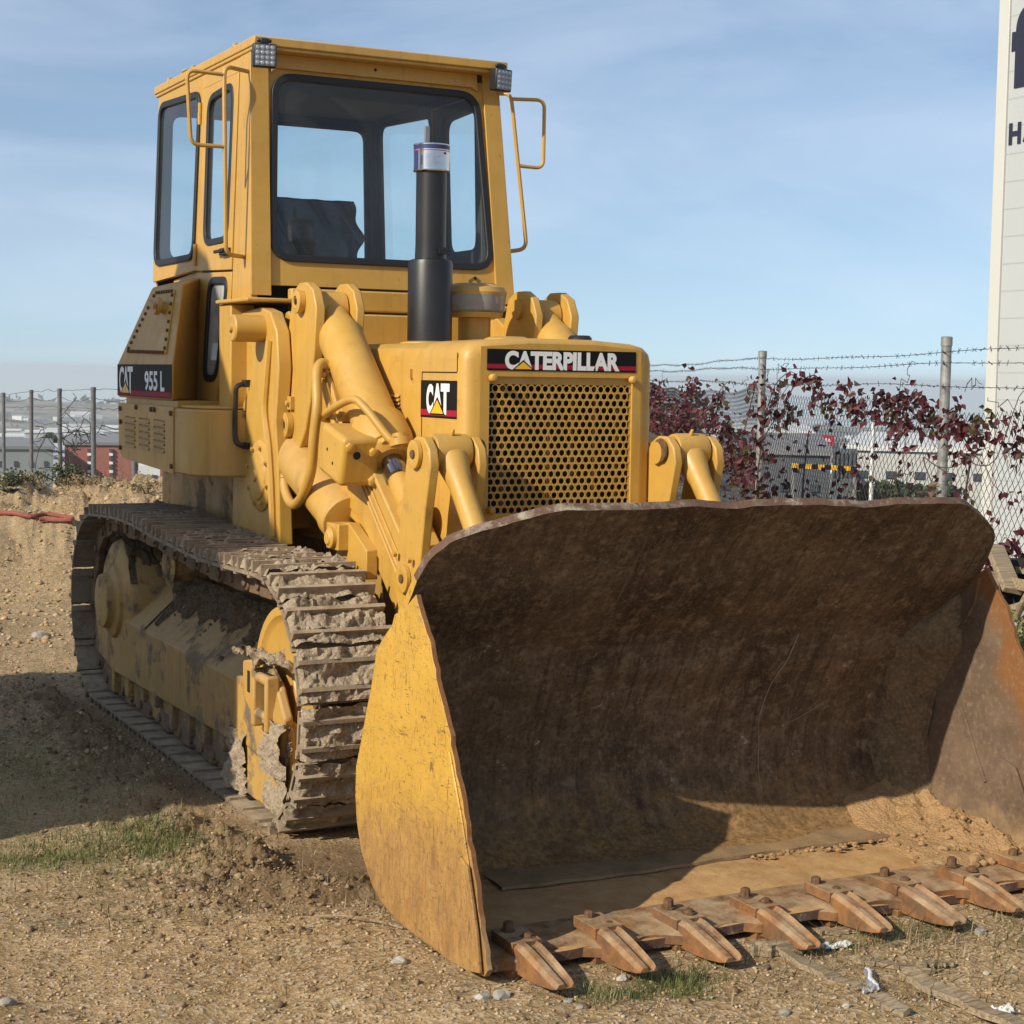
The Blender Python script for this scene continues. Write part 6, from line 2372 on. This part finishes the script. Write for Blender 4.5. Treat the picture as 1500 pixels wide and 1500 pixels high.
# garland along the top edge between the two near posts and on to the right
for k in range(40):
    s = l01 + l12 * rr.uniform(0.40, 1.0) + rr.uniform(0, 0.2)
    spray(s, 1.70 + rr.normal(0, 0.05), 9, 0.07, 0.04, 0.05, 0.03)
for k in range(34):
    spray(l01 + l12 + rr.uniform(-0.2, 1.3), 1.66 - rr.random() * 0.1, 7, 0.08, 0.05, 0.045, 0.03)
for k in range(60):
    spray(l01 + rr.uniform(0.4, l12 + 2.0), rr.uniform(0.75, 1.55), 5, 0.08, 0.07, 0.045, 0.03)
for k in range(24):
    spray(l01 + rr.uniform(0.2, l12), rr.uniform(0.70, 1.15), 6, 0.10, 0.07, 0.05, 0.03)
for k in range(22):
    spray(l01 + l12 + rr.uniform(0.3, 1.6), rr.uniform(0.90, 1.05), 12, 0.10, 0.05, 0.05, 0.04)
for k in range(70):
    s = rr.uniform(0.5, FL - 0.5); z = rr.uniform(0.6, 1.65)
    pts = [(s, z)]
    for i in range(5):
        s += rr.normal(0.14, 0.14); z += rr.normal(0.0, 0.11)
        pts.append((s, min(1.8, max(0.3, z))))
    stem(pts, 0.004, 3, 0.05)
for s in (l01 - 4, l01 - 2, l01 + 0.1, l01 + 1.4, l01 + l12 + 0.3):
    stem([(s, 0.0), (s + 0.1, 0.5), (s - 0.05, 1.0), (s + 0.12, 1.5)], 0.012, 6)
part('stem', bs, M['vine_stem'], 0, vine, smooth=60)
q = MB(); q.v, q.f, q.mi = LV, LF, [0] * len(LF)
part('foliage', q, M['vine'], 0, vine, smooth=0)

# ================================================================== left-hand fence, far side of the bank
lp = [at(5, 575, 30), at(45, 571, 27), at(88, 569, 24), at(137, 567, 21), at(196, 565, 18.4), at(262, 563, 16.2)]
lf = thing('wire_fence', 'line of thin grey fence posts with loose wires along the earth bank', 'fence', (lp[3].x, lp[3].y, 0.5))
for k, p in enumerate(lp):
    tube_post('post', p.x, p.y, -3.0, p.z, 0.030, lf, 'post_dark', (0.02 * math.sin(k * 2.0), 0.0))
for k, dz in enumerate([0.03, 0.12, 0.26, 0.46]):
    b = MB()
    pts = []
    for i in range(len(lp) - 1):
        for t in range(8):
            u = t / 8
            p = lp[i].lerp(lp[i + 1], u)
            pts.append((p.x, p.y - 0.04, p.z - dz - 0.05 * math.sin(PI * u) * (k % 2) + rr.normal(0, 0.008)))
    b.tube(pts, 0.004, 4)
    part('wire', b, M['wire'], 0, lf, smooth=60)
b = MB()
for (i, u0, dz0) in [(3, -0.5, 0.55), (2, 0.35, 0.6), (1, 0.3, 0.9), (2, 0.1, 1.0)]:
    for k in range(5):
        p = lp[i].lerp(lp[i + 1], u0)
        q = Vector((p.x, p.y, p.z - dz0))
        pts = [q]
        for t in range(7):
            q = q + Vector((rr.normal(0.03, 0.09), rr.normal(0, 0.05), rr.normal(0, 0.10)))
            pts.append(q)
        b.tube(pts, 0.006, 4)
part('loose_wire', b, M['wire'], 0, lf, smooth=60)

# ================================================================== scrap timber at the right, behind the bucket
G2 = 'scrap timber heaped behind the bucket at the fence foot'
def beam(p0, p1, w_, t_, label, mat='wood', name='board', seed=0, cat='board', group=G2):
    b = MB()
    p0, p1 = Vector(p0), Vector(p1)
    d = (p1 - p0)
    ax = d.normalized()
    sd = ax.cross(Vector((0.3, 0.2, 1))).normalized()
    nn_ = ax.cross(sd)
    b.obox((p0 + p1) / 2, d / 2, sd * w_ / 2, nn_ * t_ / 2)
    return tag(b.build(name, M[mat], None, 0.004, 30), label, cat, group)


def up_at(px_, py_, d):
    return at(px_, py_, d)


beam(up_at(1447, 838, 7.6), up_at(1468, 925, 7.4), 0.075, 0.03, 'grey board standing upright behind the right end of the bucket')
beam(up_at(1456, 800, 7.8), up_at(1484, 866, 7.5), 0.09, 0.03, 'light grey plank leaning at the top of the scrap timber')
beam(up_at(1440, 846, 7.9), up_at(1520, 862, 7.4), 0.08, 0.05, 'square-cut beam end lying level across the scrap timber')
beam(up_at(1470, 832, 8.0), up_at(1530, 842, 7.6), 0.05, 0.03, 'dark thin board lying flat high in the scrap timber')
beam(up_at(1466, 902, 7.4), up_at(1530, 884, 7.1), 0.10, 0.03, 'brown warped plank lying low across the scrap timber')
b = MB()
b.tube([up_at(1474, 922, 7.1), up_at(1488, 905, 7.0), up_at(1503, 874, 6.9), up_at(1520, 850, 6.9)], 0.014, 8, smooth=4)
b.tube([up_at(1480, 935, 7.1), up_at(1492, 918, 7.0), up_at(1515, 900, 6.9)], 0.008, 8, smooth=4)
tag(b.build('branch', M['wood'], None), 'bare pale branch leaning on the scrap timber at the right edge', 'branch')
b = MB()
for k, (px_, py_, d_, s) in enumerate([(1480, 860, 7.9, 0.12), (1500, 850, 7.9, 0.14), (1470, 880, 7.9, 0.12), (1490, 905, 7.7, 0.13), (1505, 900, 7.7, 0.14)]):
    b.blob(up_at(px_, py_, d_), (s, s, s * 0.8), k, 0.4, 2, 2)
o = b.build('rubbish_heap', M['void'], None, 0, 50)
tag(o, 'black rubbish heaped between the scrap boards', 'rubbish')
b = MB()
for k in range(60):
    p = up_at(rr.uniform(1468, 1520), rr.uniform(905, 1120), rr.uniform(7.0, 7.8))
    s = rr.uniform(0.03, 0.09)
    b.blob(p, (s, s, s * 0.7), k, 0.4, 2, 2)
for k in range(40):
    x, y = rr.uniform(1.5, 2.9), rr.uniform(-0.6, 1.4)
    s = rr.uniform(0.08, 0.22)
    b.blob((x, y, 0.1 + 0.35 * rr.random() * max(0, 1 - abs(y - 0.3))), (s, s, s * 0.8), k + 90, 0.4, 2, 2)
tag(b.build('stone_heap', M['stone'], None, 0, 30), 'heap of pale stones and rubble at the right edge behind the bucket', 'rubble', None)
V, F = [], []
for k in range(420):
    p = up_at(rr.normal(1496, 12), rr.normal(955, 26), rr.uniform(6.7, 7.1))
    leaf(V, F, p, rr.uniform(0.015, 0.035), 0, rr)
q = MB(); q.v, q.f, q.mi = V, F, [0] * len(F)
wd = thing('weed', 'green weed growing on the rubble at the right edge', 'weed', tuple(up_at(1496, 990, 6.9)))
part('foliage', q, M['grass'], 0, wd, smooth=0)
b = MB()
for k in range(6):
    b.tube([up_at(1496, 1000, 6.9), up_at(1488 + 4 * k, 960, 6.9), up_at(1480 + 8 * k, 925 + 6 * (k % 3), 6.9)], 0.004, 5, smooth=3)
part('stem', b, M['grass'], 0, wd, smooth=60)

# ================================================================== left bank: shrubs, hose, rag
def bush(name, px_, py_, d, w_, h_, n, mat, label, cat, seed, size=0.028):
    r_ = np.random.default_rng(seed)
    root = thing(name, label, cat, at(px_, py_, d), 'low growth along the top of the earth bank')
    c = on_ground(px_, py_)
    c.z -= 0.02
    root.location = c
    V, F = [], []
    clumps = [(r_.normal(0, w_ * 0.5), r_.normal(0, w_ * 0.5), h_ * r_.uniform(0.3, 1.0), r_.uniform(0.12, 0.3) * w_) for _ in range(9)]
    for k in range(n):
        q = clumps[k % 9]
        leaf(V, F, (c.x + q[0] + r_.normal(0, q[3]), c.y + q[1] + r_.normal(0, q[3]), c.z + max(0.0, q[2] + r_.normal(0, q[3] * 0.8))), size * r_.uniform(0.6, 1.3), 0, r_)
    q = MB(); q.v, q.f, q.mi = V, F, [0] * len(F)
    part('foliage', q, mat, 0, root, smooth=0)
    b = MB()
    for k in range(9):
        b.tube([(c.x, c.y, c.z - 0.1), (c.x + clumps[k][0] * 0.6, c.y + clumps[k][1] * 0.6, c.z + clumps[k][2] * 0.6), (c.x + clumps[k][0], c.y + clumps[k][1], c.z + clumps[k][2])], 0.010, 5, r1=0.004)
    part('stem', b, M['bark'], 0, root, smooth=60)


bush('shrub', 98, 706, 16.0, 0.22, 0.16, 1100, M['leaf'], 'dark green shrub on the bank below the fence posts', 'shrub', 1)
bush('shrub', 10, 708, 16.0, 0.22, 0.08, 560, M['leaf'], 'dark green shrub at the left edge of the bank', 'shrub', 2)
bush('shrub', 45, 708, 16.5, 0.26, 0.06, 420, M['dry'], 'brown dry shrub between the two green ones on the bank', 'shrub', 3)
bush('shrub', 145, 708, 16.0, 0.25, 0.06, 420, M['dry'], 'straw-coloured weeds on the bank right of the green shrub', 'weeds', 4, 0.022)
bush('shrub', 215, 720, 15.5, 0.25, 0.06, 300, M['dry'], 'thin dry weeds beside the rear of the yellow loader', 'weeds', 5, 0.022)
b = MB()
hp = []
for px_, py_ in [(-8, 757), (20, 758), (45, 762), (70, 760), (104, 764), (100, 768), (72, 769), (58, 767)]:
    p = on_ground(px_, py_); hp.append((p.x, p.y, p.z + 0.03))
b.tube(hp, 0.02, 8, smooth=4)
tag(b.build('red_hose', M['red'], None), 'faded red hose lying folded on the earth bank', 'hose')
crumple_p = on_ground(12, 722)
crumple('cloth_rag', (crumple_p.x, crumple_p.y), (0.16, 0.10, 0.0), 'dull green rag lying on the earth bank', 'rag', 'rag', 9)

# ================================================================== buildings, near to far
bld = thing('factory_building', 'tall white clad building with black lettering at the right edge', 'building', (24.8, 22.0, -6.0))
bx = 24.8
cladp = lambda u, v, d: (bx - d, u, v)
b = MB()
b.box(bx, bx + 14, 0.0, 24.75, -7.0, 13.0)
part('wall', b, M['clad'], 0, bld)
b = MB()
z_ = -6.58
while z_ < 12.9:
    b.add([cladp(0.0, z_, 0.004), cladp(24.45, z_, 0.004), cladp(24.45, z_ + 0.022, 0.004), cladp(0.0, z_ + 0.022, 0.004)], [(0, 1, 2, 3)])
    z_ += 0.62
part('panel_joint', b, M['clad_line'], 0, bld)
b = MB()
b.box(bx - 0.06, bx + 0.3, 24.46, 24.80, -7.0, 13.05)
part('corner_trim', b, M['clad_trim'], 0.01, bld)
b = MB()
mpb = lambda u, v, d: (bx - d, 24.62 - u, v)
put_text(b, 'f', 0.22, 0.98, 8.53, 10.35, mpb, 0.02, 0, 0.055)
put_text(b, 'H', 0.235, 0.62, 7.27, 7.76, mpb, 0.02, 0, 0.045)
put_text(b, 'A', 0.68, 1.16, 7.30, 7.79, mpb, 0.02, 0, 0.045)
o = part('wall_letter', b, M['letter'], 0, bld, smooth=0)


def house(name, px0, px1, ytop, ybot, d, mat, label, cat='building', depth=12, rows=0, cols=0, wmat='window', roof=None, group=None, wfrac=(0.5, 0.5)):
    A, B = at(px0, ytop, d), at(px1, ytop, d)
    ztop = A.z
    zbot = at(px0, ybot, d).z - 3
    wdt = (Vector((B.x, B.y)) - Vector((A.x, A.y))).length
    root = thing(name, label, cat, ((A.x + B.x) / 2, (A.y + B.y) / 2, zbot), group)
    ux = Vector((B.x - A.x, B.y - A.y, 0)).normalized()
    mid = (A + B) / 2 - CAM_C
    uy = Vector((mid.x, mid.y, 0)).normalized()
    ux = Vector((uy.y, -uy.x, 0))
    wdt *= 1.0
    o0 = Vector(((A.x + B.x) / 2, (A.y + B.y) / 2, 0)) - ux * wdt / 2
    P = lambda u, v, e: o0 + ux * u + uy * (-e) + Vector((0, 0, v))
    b = MB()
    b.obox(o0 + ux * wdt / 2 + uy * depth / 2 + Vector((0, 0, (ztop + zbot) / 2)), ux * wdt / 2, uy * depth / 2, Vector((0, 0, (ztop - zbot) / 2)))
    part('wall', b, M[mat], 0, root)
    if roof:
        b = MB()
        b.obox(o0 + ux * wdt / 2 + uy * depth / 2 + Vector((0, 0, ztop + 0.15)), ux * (wdt / 2 + 0.2), uy * (depth / 2 + 0.2), Vector((0, 0, 0.16)))
        part('roof', b, M[roof], 0, root)
    zvis = at(px0, ybot, d).z
    for i in range(cols):
        for j in range(rows):
            u0 = wdt * (i + 0.5 - wfrac[0] / 2) / cols; u1 = wdt * (i + 0.5 + wfrac[0] / 2) / cols
            hh = (ztop - zvis)
            v0 = zvis + hh * (j + 0.5 - wfrac[1] / 2) / rows; v1 = zvis + hh * (j + 0.5 + wfrac[1] / 2) / rows
            b = MB()
            b.obox((P(u0, v0, 0.05) + P(u1, v1, 0.05)) / 2, ux * (u1 - u0) / 2, uy * 0.06, Vector((0, 0, (v1 - v0) / 2)))
            part('window', b, M[wmat], 0, root)
    return root, P, wdt, ztop


GB = 'buildings in the valley'
r_, P_, w_, zt_ = house('brick_building', 97, 238, 651, 706, 190, 'brick', 'red brick block with pale window strips seen left of the loader', depth=26, roof='roofgrey', group=GB)
for u in (0.25, 0.47, 0.72, 0.90):
    for k in range(9):
        b = MB()
        c = P_(w_ * u, zt_ - 0.55 - k * 0.47, 0.05)
        b.obox(c, Vector((RH.x, RH.y, 0)) * 0.20, Vector((FH.x, FH.y, 0)) * 0.20, Vector((0, 0, 0.14)))
        part('window', b, M['white_paint'] if k % 2 else M['window'], 0, r_)
house('warehouse', 203, 234, 682, 716, 120, 'white_paint', 'small white shed seen under the rear of the loader', group=GB, rows=1, cols=2, wmat='window', wfrac=(0.5, 0.2))
house('warehouse', -30, 76, 657, 700, 170, 'greygreen', 'flat grey-green warehouse at the far left', depth=20, roof='roofgrey', group=GB, rows=1, cols=5, wfrac=(0.25, 0.18))
house('warehouse', 76, 97, 655, 675, 200, 'bluewhite', 'pale blue and white unit beside the brick block', group=GB, rows=2, cols=1, wmat='blue', wfrac=(0.9, 0.25))
for (a0, a1, yt, yb, d, mt, lab) in [
    (-10, 34, 640, 657, 330, 'white_paint', 'low white unit behind the grey-green warehouse, leftmost'),
    (38, 92, 634, 656, 380, 'offwhite', 'long off-white factory shed left of the brick block'),
    (96, 150, 637, 652, 430, 'white_paint', 'white factory shed straight above the brick block'),
    (152, 200, 640, 652, 400, 'offwhite', 'cream shed to the right above the brick block'),
    (10, 30, 631, 640, 560, 'offwhite', 'small cream block in the distance at the far left'),
    (60, 128, 629, 636, 640, 'white_paint', 'wide white roof in the distance below the hills'),
    (134, 176, 632, 638, 700, 'greygreen', 'grey shed in the distance beside the wide white roof')]:
    house('warehouse', a0, a1, yt, yb, d, mt, lab, group=GB, rows=1, cols=4, wfrac=(0.4, 0.3), roof='roofwhite')
house('warehouse', 1042, 1215, 664, 760, 95, 'darkgrey', 'dark grey warehouse seen over the bucket behind the creeper', depth=30, roof='roofgrey', group=GB, rows=1, cols=4, wfrac=(0.3, 0.12))
house('warehouse', 1030, 1190, 634, 664, 170, 'white_paint', 'white warehouse behind the dark grey one', depth=30, group=GB, rows=1, cols=6, wfrac=(0.5, 0.2), roof='roofwhite')
house('warehouse', 1245, 1452, 660, 730, 105, 'offwhite', 'pale warehouse wall between the two near fence posts', depth=30, group=GB, rows=1, cols=5, wfrac=(0.35, 0.15), roof='roofwhite')
house('warehouse', 1282, 1352, 642, 660, 190, 'yellowish', 'long pale yellow building above the pale warehouse', group=GB, rows=1, cols=8, wfrac=(0.5, 0.3))
house('warehouse', 1375, 1440, 646, 662, 230, 'offwhite', 'pale block in the distance beside the white clad building', group=GB, rows=1, cols=4, wfrac=(0.5, 0.3))
house('container', 1220, 1256, 660, 702, 90, 'darkgrey', 'dark steel container between the grey and the pale warehouse', 'container', depth=3, rows=1, cols=6, wmat='steel_rib', wfrac=(0.35, 0.85))
sg = thing('advert_sign', 'red sign board with white lettering above the roofs', 'sign', tuple(at(1205, 652, 150)))
A, B = at(1189, 652, 150), at(1222, 638, 150)
ux = Vector((RH.x, RH.y, 0)); uy = Vector((FH.x, FH.y, 0))
b = MB()
wds = (Vector((B.x - A.x, B.y - A.y, 0))).length
ctr = Vector(((A.x + B.x) / 2, (A.y + B.y) / 2, (A.z + B.z) / 2))
b.obox(ctr, ux * wds / 2, uy * 0.1, Vector((0, 0, (B.z - A.z) / 2)))
part('panel', b, M['signred'], 0, sg)
b = MB()
o0 = ctr - ux * wds / 2
for k in range(5):
    c = o0 + ux * wds * (0.22 + 0.14 * k) - uy * 0.13
    b.obox(c, ux * wds * 0.045, uy * 0.02, Vector((0, 0, (B.z - A.z) * (0.22 if k % 2 else 0.16))))
part('lettering', b, M['white_paint'], 0, sg)
b = MB()
for t in (-0.35, 0.35):
    c = ctr + ux * wds * t - Vector((0, 0, 2.2))
    b.obox(c + uy * 0.25, ux * 0.08, uy * 0.08, Vector((0, 0, 2.6)))
part('support', b, M['galv'], 0, sg)

# lamp with a flat head beside the loader's nose, and two pale poles
def pole(name, px_, ytop, ybot, d, r, label, cat, mat='white_paint', arm=False):
    T = at(px_, ytop, d); zb = gz(T.x, T.y) - 0.3
    root = thing(name, label, cat, (T.x, T.y, zb))
    b = MB(); b.lathe((T.x, T.y, zb), (T.x, T.y, T.z), [(0, r * 1.3), (T.z - zb, r * 0.8)], 12)
    part('pole', b, M[mat], 0, root)
    if arm:
        q = at(980, 571, d); e = at(982, 578, d)
        b = MB(); b.tube([(T.x, T.y, T.z - 0.02), q], 0.03, 8)
        part('arm', b, M[mat], 0, root)
        b = MB()
        ux_ = Vector((RH.x, RH.y, 0)); uy_ = Vector((FH.x, FH.y, 0))
        b.obox(e, ux_ * 0.075 + Vector((0, 0, 0.02)), uy_ * 0.12, Vector((0.02, 0, 0.06)))
        part('lamp_head', b, M['lens_grey'], 0.01, root)
    return root


pole('street_lamp', 940, 581, 700, 30, 0.05, 'grey lamp arm with a flat head peeping out beside the nose', 'street lamp', 'galv', True)
pole('pole', 1045, 664, 745, 60, 0.07, 'thin white pole standing before the dark grey warehouse', 'pole')
pole('pole', 1280, 600, 730, 70, 0.09, 'thick white pole left of the nearest fence post', 'pole')
br = thing('barrier', 'yellow and black striped barrier before the dark grey warehouse', 'barrier', tuple(at(1205, 684, 80)))
b = MB()
for k in range(10):
    A = at(1160 + k * 9.5, 682 + k * 0.5, 80); B = at(1160 + (k + 1) * 9.5, 682 + (k + 1) * 0.5, 80)
    b.obox((A + B) / 2, (B - A) / 2, uy * 0.06, Vector((0, 0, 0.11)), k % 2)
part('rail', b, [M['decal_yellow'], M['decal_black']], 0, br)
b = MB()
for px_ in (1162, 1252):
    A = at(px_, 684, 80.3)
    b.obox(A - Vector((0, 0, 2.0)), ux * 0.06, uy * 0.06, Vector((0, 0, 2.1)))
part('support', b, M['galv'], 0, br)


def tree(px_, ybase, d, h_, w_, label, seed):
    r_ = np.random.default_rng(seed)
    B = at(px_, ybase, d)
    root = thing('tree', label, 'tree', tuple(B), 'trees among the far buildings')
    b = MB()
    b.tube([(B.x, B.y, B.z - 2), (B.x, B.y, B.z + h_ * 0.4), (B.x + 0.1, B.y, B.z + h_ * 0.8)], w_ * 0.09, 7, r1=w_ * 0.03)
    part('trunk', b, M['bark'], 0, root)
    V, F = [], []
    cl_ = [(r_.normal(0, w_ * .28), r_.normal(0, w_ * .28), h_ * r_.uniform(0.35, 0.95)) for _ in range(10)]
    for k in range(700):
        c = cl_[k % 10]
        leaf(V, F, (B.x + c[0] + r_.normal(0, w_ * .14), B.y + c[1] + r_.normal(0, w_ * .14), B.z + c[2] + r_.normal(0, h_ * .09)), w_ * 0.16 * r_.uniform(0.6, 1.2), 0, r_)
    q = MB(); q.v, q.f, q.mi = V, F, [0] * len(F)
    part('crown', q, M['leaf'], 0, root, smooth=0)


tree(77, 657, 230, 1.9, 2.0, 'small dark tree beside the pale blue and white unit', 1)
tree(104, 652, 300, 1.6, 2.0, 'small dark tree rising behind the brick block', 2)
tree(1300, 745, 100, 1.5, 3.4, 'dark bushy tree before the pale warehouse, left of the post', 3)
tree(1335, 745, 100, 1.2, 2.6, 'dark bushy tree just left of the nearest fence post', 4)
tree(1365, 662, 200, 1.4, 2.4, 'small dark tree on the roofline beside the nearest post', 5)
tree(1415, 655, 260, 2.0, 3.0, 'dark tree far off beside the white clad building', 6)

# hut added out of view on the left, gable shaped to shade the track rear
blocker = thing('shadow_blocker', 'added unseen gabled hut standing left of the loader', 'blocker', (-6.6, 1.2, 0.0))
b = MB()
gab = [(-0.09, -0.1), (2.75, -0.1), (2.75, 3.7), (2.30, 4.7), (1.90, 5.25), (1.50, 5.1), (0.75, 4.25), (-0.09, 3.35)]
b.px(gab, -8.2, -5.0)
part('wall', b, M['offwhite'], 0, blocker)
b = MB()
b.px([(1.90, 5.25), (1.50, 5.1), (0.75, 4.25), (-0.12, 3.30), (-0.16, 3.36), (0.71, 4.32), (1.47, 5.18), (1.90, 5.33), (2.35, 4.78), (2.82, 3.72), (2.75, 3.68), (2.30, 4.7)], -8.3, -4.98)
part('roof', b, M['roofgrey'], 0, blocker)
b = MB()
b.box(-5.005, -4.975, 0.5, 1.4, 0.0, 2.0)
part('door', b, M['darkgrey'], 0.005, blocker)

# the town spread over the valley floor reads as one mass
b = MB()
rr = np.random.default_rng(77)
def far_spots(n, d0, d1):
    d = d0 * (d1 / d0) ** rr.random(n)
    u = rr.uniform(-0.75, 0.75, n)
    z = terrain(CAM_C.x + RH.x * u * d + FH.x * d, CAM_C.y + RH.y * u * d + FH.y * d)
    return list(zip(d, u, z))


for d, u, z in far_spots(2300, 300, 1900):
    if d < 420 and (-0.31 < u < -0.18 or 0.06 < u < 0.30): continue
    p = CAM_C + Vector((RH.x, RH.y, 0)) * (u * d) + Vector((FH.x, FH.y, 0)) * d
    sx_, sy_, sz_ = rr.uniform(5, 30), rr.uniform(5, 18), rr.uniform(1.8, 5.5)
    a = rr.uniform(-0.5, 0.5)
    b.obox((p.x, p.y, z + sz_ * 0.4), (sx_ * 0.5 * math.cos(a), -sx_ * 0.5 * math.sin(a), 0), (sy_ * 0.5 * math.sin(a), sy_ * 0.5 * math.cos(a), 0), (0, 0, sz_ * 0.7), int(rr.choice([0, 0, 0, 1, 1, 2, 3])))
o = b.build('distant_town', [M['white_paint'], M['offwhite'], M['roofgrey'], M['brick']], None, 0, 0)
tag(o, 'pale roofs of the town spread over the valley below the hills', 'town', None, 'stuff')

V, F = [], []
for d, u, z in far_spots(2600, 130, 2600):
    if d < 420 and (-0.31 < u < -0.18 or 0.04 < u < 0.30): continue
    p = CAM_C + Vector((RH.x, RH.y, 0)) * (u * d) + Vector((FH.x, FH.y, 0)) * d
    w_ = rr.uniform(1.5, 4.0) * (1 + d / 900)
    for q in range(14):
        leaf(V, F, (p.x + rr.normal(0, w_ * 0.6), p.y + rr.normal(0, w_ * 0.4), z + abs(rr.normal(0, w_ * 0.3))), w_ * rr.uniform(0.4, 0.9), 0, rr)
q = MB(); q.v, q.f, q.mi = V, F, [0] * len(F)
o = q.build('distant_woods', M['leaf'], None, 0, 0, recalc=False)
tag(o, 'dark scattered trees and hedges between the far roofs', 'woods', None, 'stuff')

# pale autumn haze over the valley
b = MB()
b.box(-2600, 5400, -800, 6000, -260, 13.6)
hz = b.build('haze', None, None, 0, 0) if False else None
me = bpy.data.meshes.new('haze')
me.from_pydata(b.v, [], b.f)
t = NT('pale_haze')
pvn = t.n('ShaderNodeVolumePrincipled')
pvn.inputs['Color'].default_value = (0.93, 0.97, 1.0, 1)
pvn.inputs['Density'].default_value = 0.00028
pvn.inputs['Anisotropy'].default_value = 0.3
t.t.links.new(pvn.outputs[0], t.out.inputs['Volume'])
me.materials.append(t.m)
hz = bpy.data.objects.new('haze', me)
COL.objects.link(hz)
tag(hz, kind='stuff')

# every bolt, pin, hinge and louvre as a piece of its own
def split_pieces(o, keep_touching=0.003):
    me = o.data
    n = len(me.vertices)
    par = list(range(n))

    def find(a):
        while par[a] != a:
            par[a] = par[par[a]]; a = par[a]
        return a
    for e in me.edges:
        a, b_ = find(e.vertices[0]), find(e.vertices[1])
        if a != b_: par[a] = b_
    isl = {}
    for v in range(n): isl.setdefault(find(v), []).append(v)
    co = np.array([v.co[:] for v in me.vertices])
    box = [[co[v].min(0) - keep_touching, co[v].max(0) + keep_touching, list(v)] for v in isl.values()]
    merged = True
    while merged:
        merged = False
        for i in range(len(box)):
            for j in range(i + 1, len(box)):
                if np.all(box[i][0] <= box[j][1]) and np.all(box[j][0] <= box[i][1]):
                    box[i] = [np.minimum(box[i][0], box[j][0]), np.maximum(box[i][1], box[j][1]), box[i][2] + box[j][2]]
                    del box[j]; merged = True; break
            if merged: break
    if len(box) < 2: return
    owner = {}
    for k, g in enumerate(box):
        for v in g[2]: owner[v] = k
    polys = [[] for _ in box]
    for p in me.polygons: polys[owner[p.vertices[0]]].append(p.index)
    nm = o.name.split('.')[0]
    for k, g in enumerate(box):
        idx = {v: i for i, v in enumerate(g[2])}
        m2 = bpy.data.meshes.new(nm)
        m2.from_pydata([me.vertices[v].co[:] for v in g[2]], [], [[idx[v] for v in me.polygons[p].vertices] for p in polys[k]])
        for m in me.materials: m2.materials.append(m)
        m2.polygons.foreach_set('material_index', [me.polygons[p].material_index for p in polys[k]])
        m2.polygons.foreach_set('use_smooth', [me.polygons[p].use_smooth for p in polys[k]])
        m2.set_sharp_from_angle(angle=math.radians(38))
        q = bpy.data.objects.new(nm, m2)
        COL.objects.link(q)
        q.parent = o.parent
        q.matrix_parent_inverse = o.matrix_parent_inverse.copy()
        q.matrix_basis = o.matrix_basis.copy()
        for md in o.modifiers:
            if md.type == 'BEVEL':
                nb = q.modifiers.new('edge', 'BEVEL')
                nb.width, nb.segments, nb.limit_method, nb.angle_limit = md.width, md.segments, 'ANGLE', md.angle_limit
    bpy.data.objects.remove(o)


for o in list(bpy.data.objects):
    if o.type == 'MESH' and o.parent is not None and o.name.split('.')[0] in ('hinge', 'arm_pin', 'grille_bolt', 'cover_bolt', 'panel_bolt', 'housing_bolt', 'crank_pin', 'tooth_bolt', 'roof_bolt', 'weld_patch', 'hydraulic_pipe', 'stem', 'loose_wire', 'support', 'louvre', 'yoke_slot', 'radiator_guard_bar', 'radiator_cap', 'wear_plate'):
        split_pieces(o)
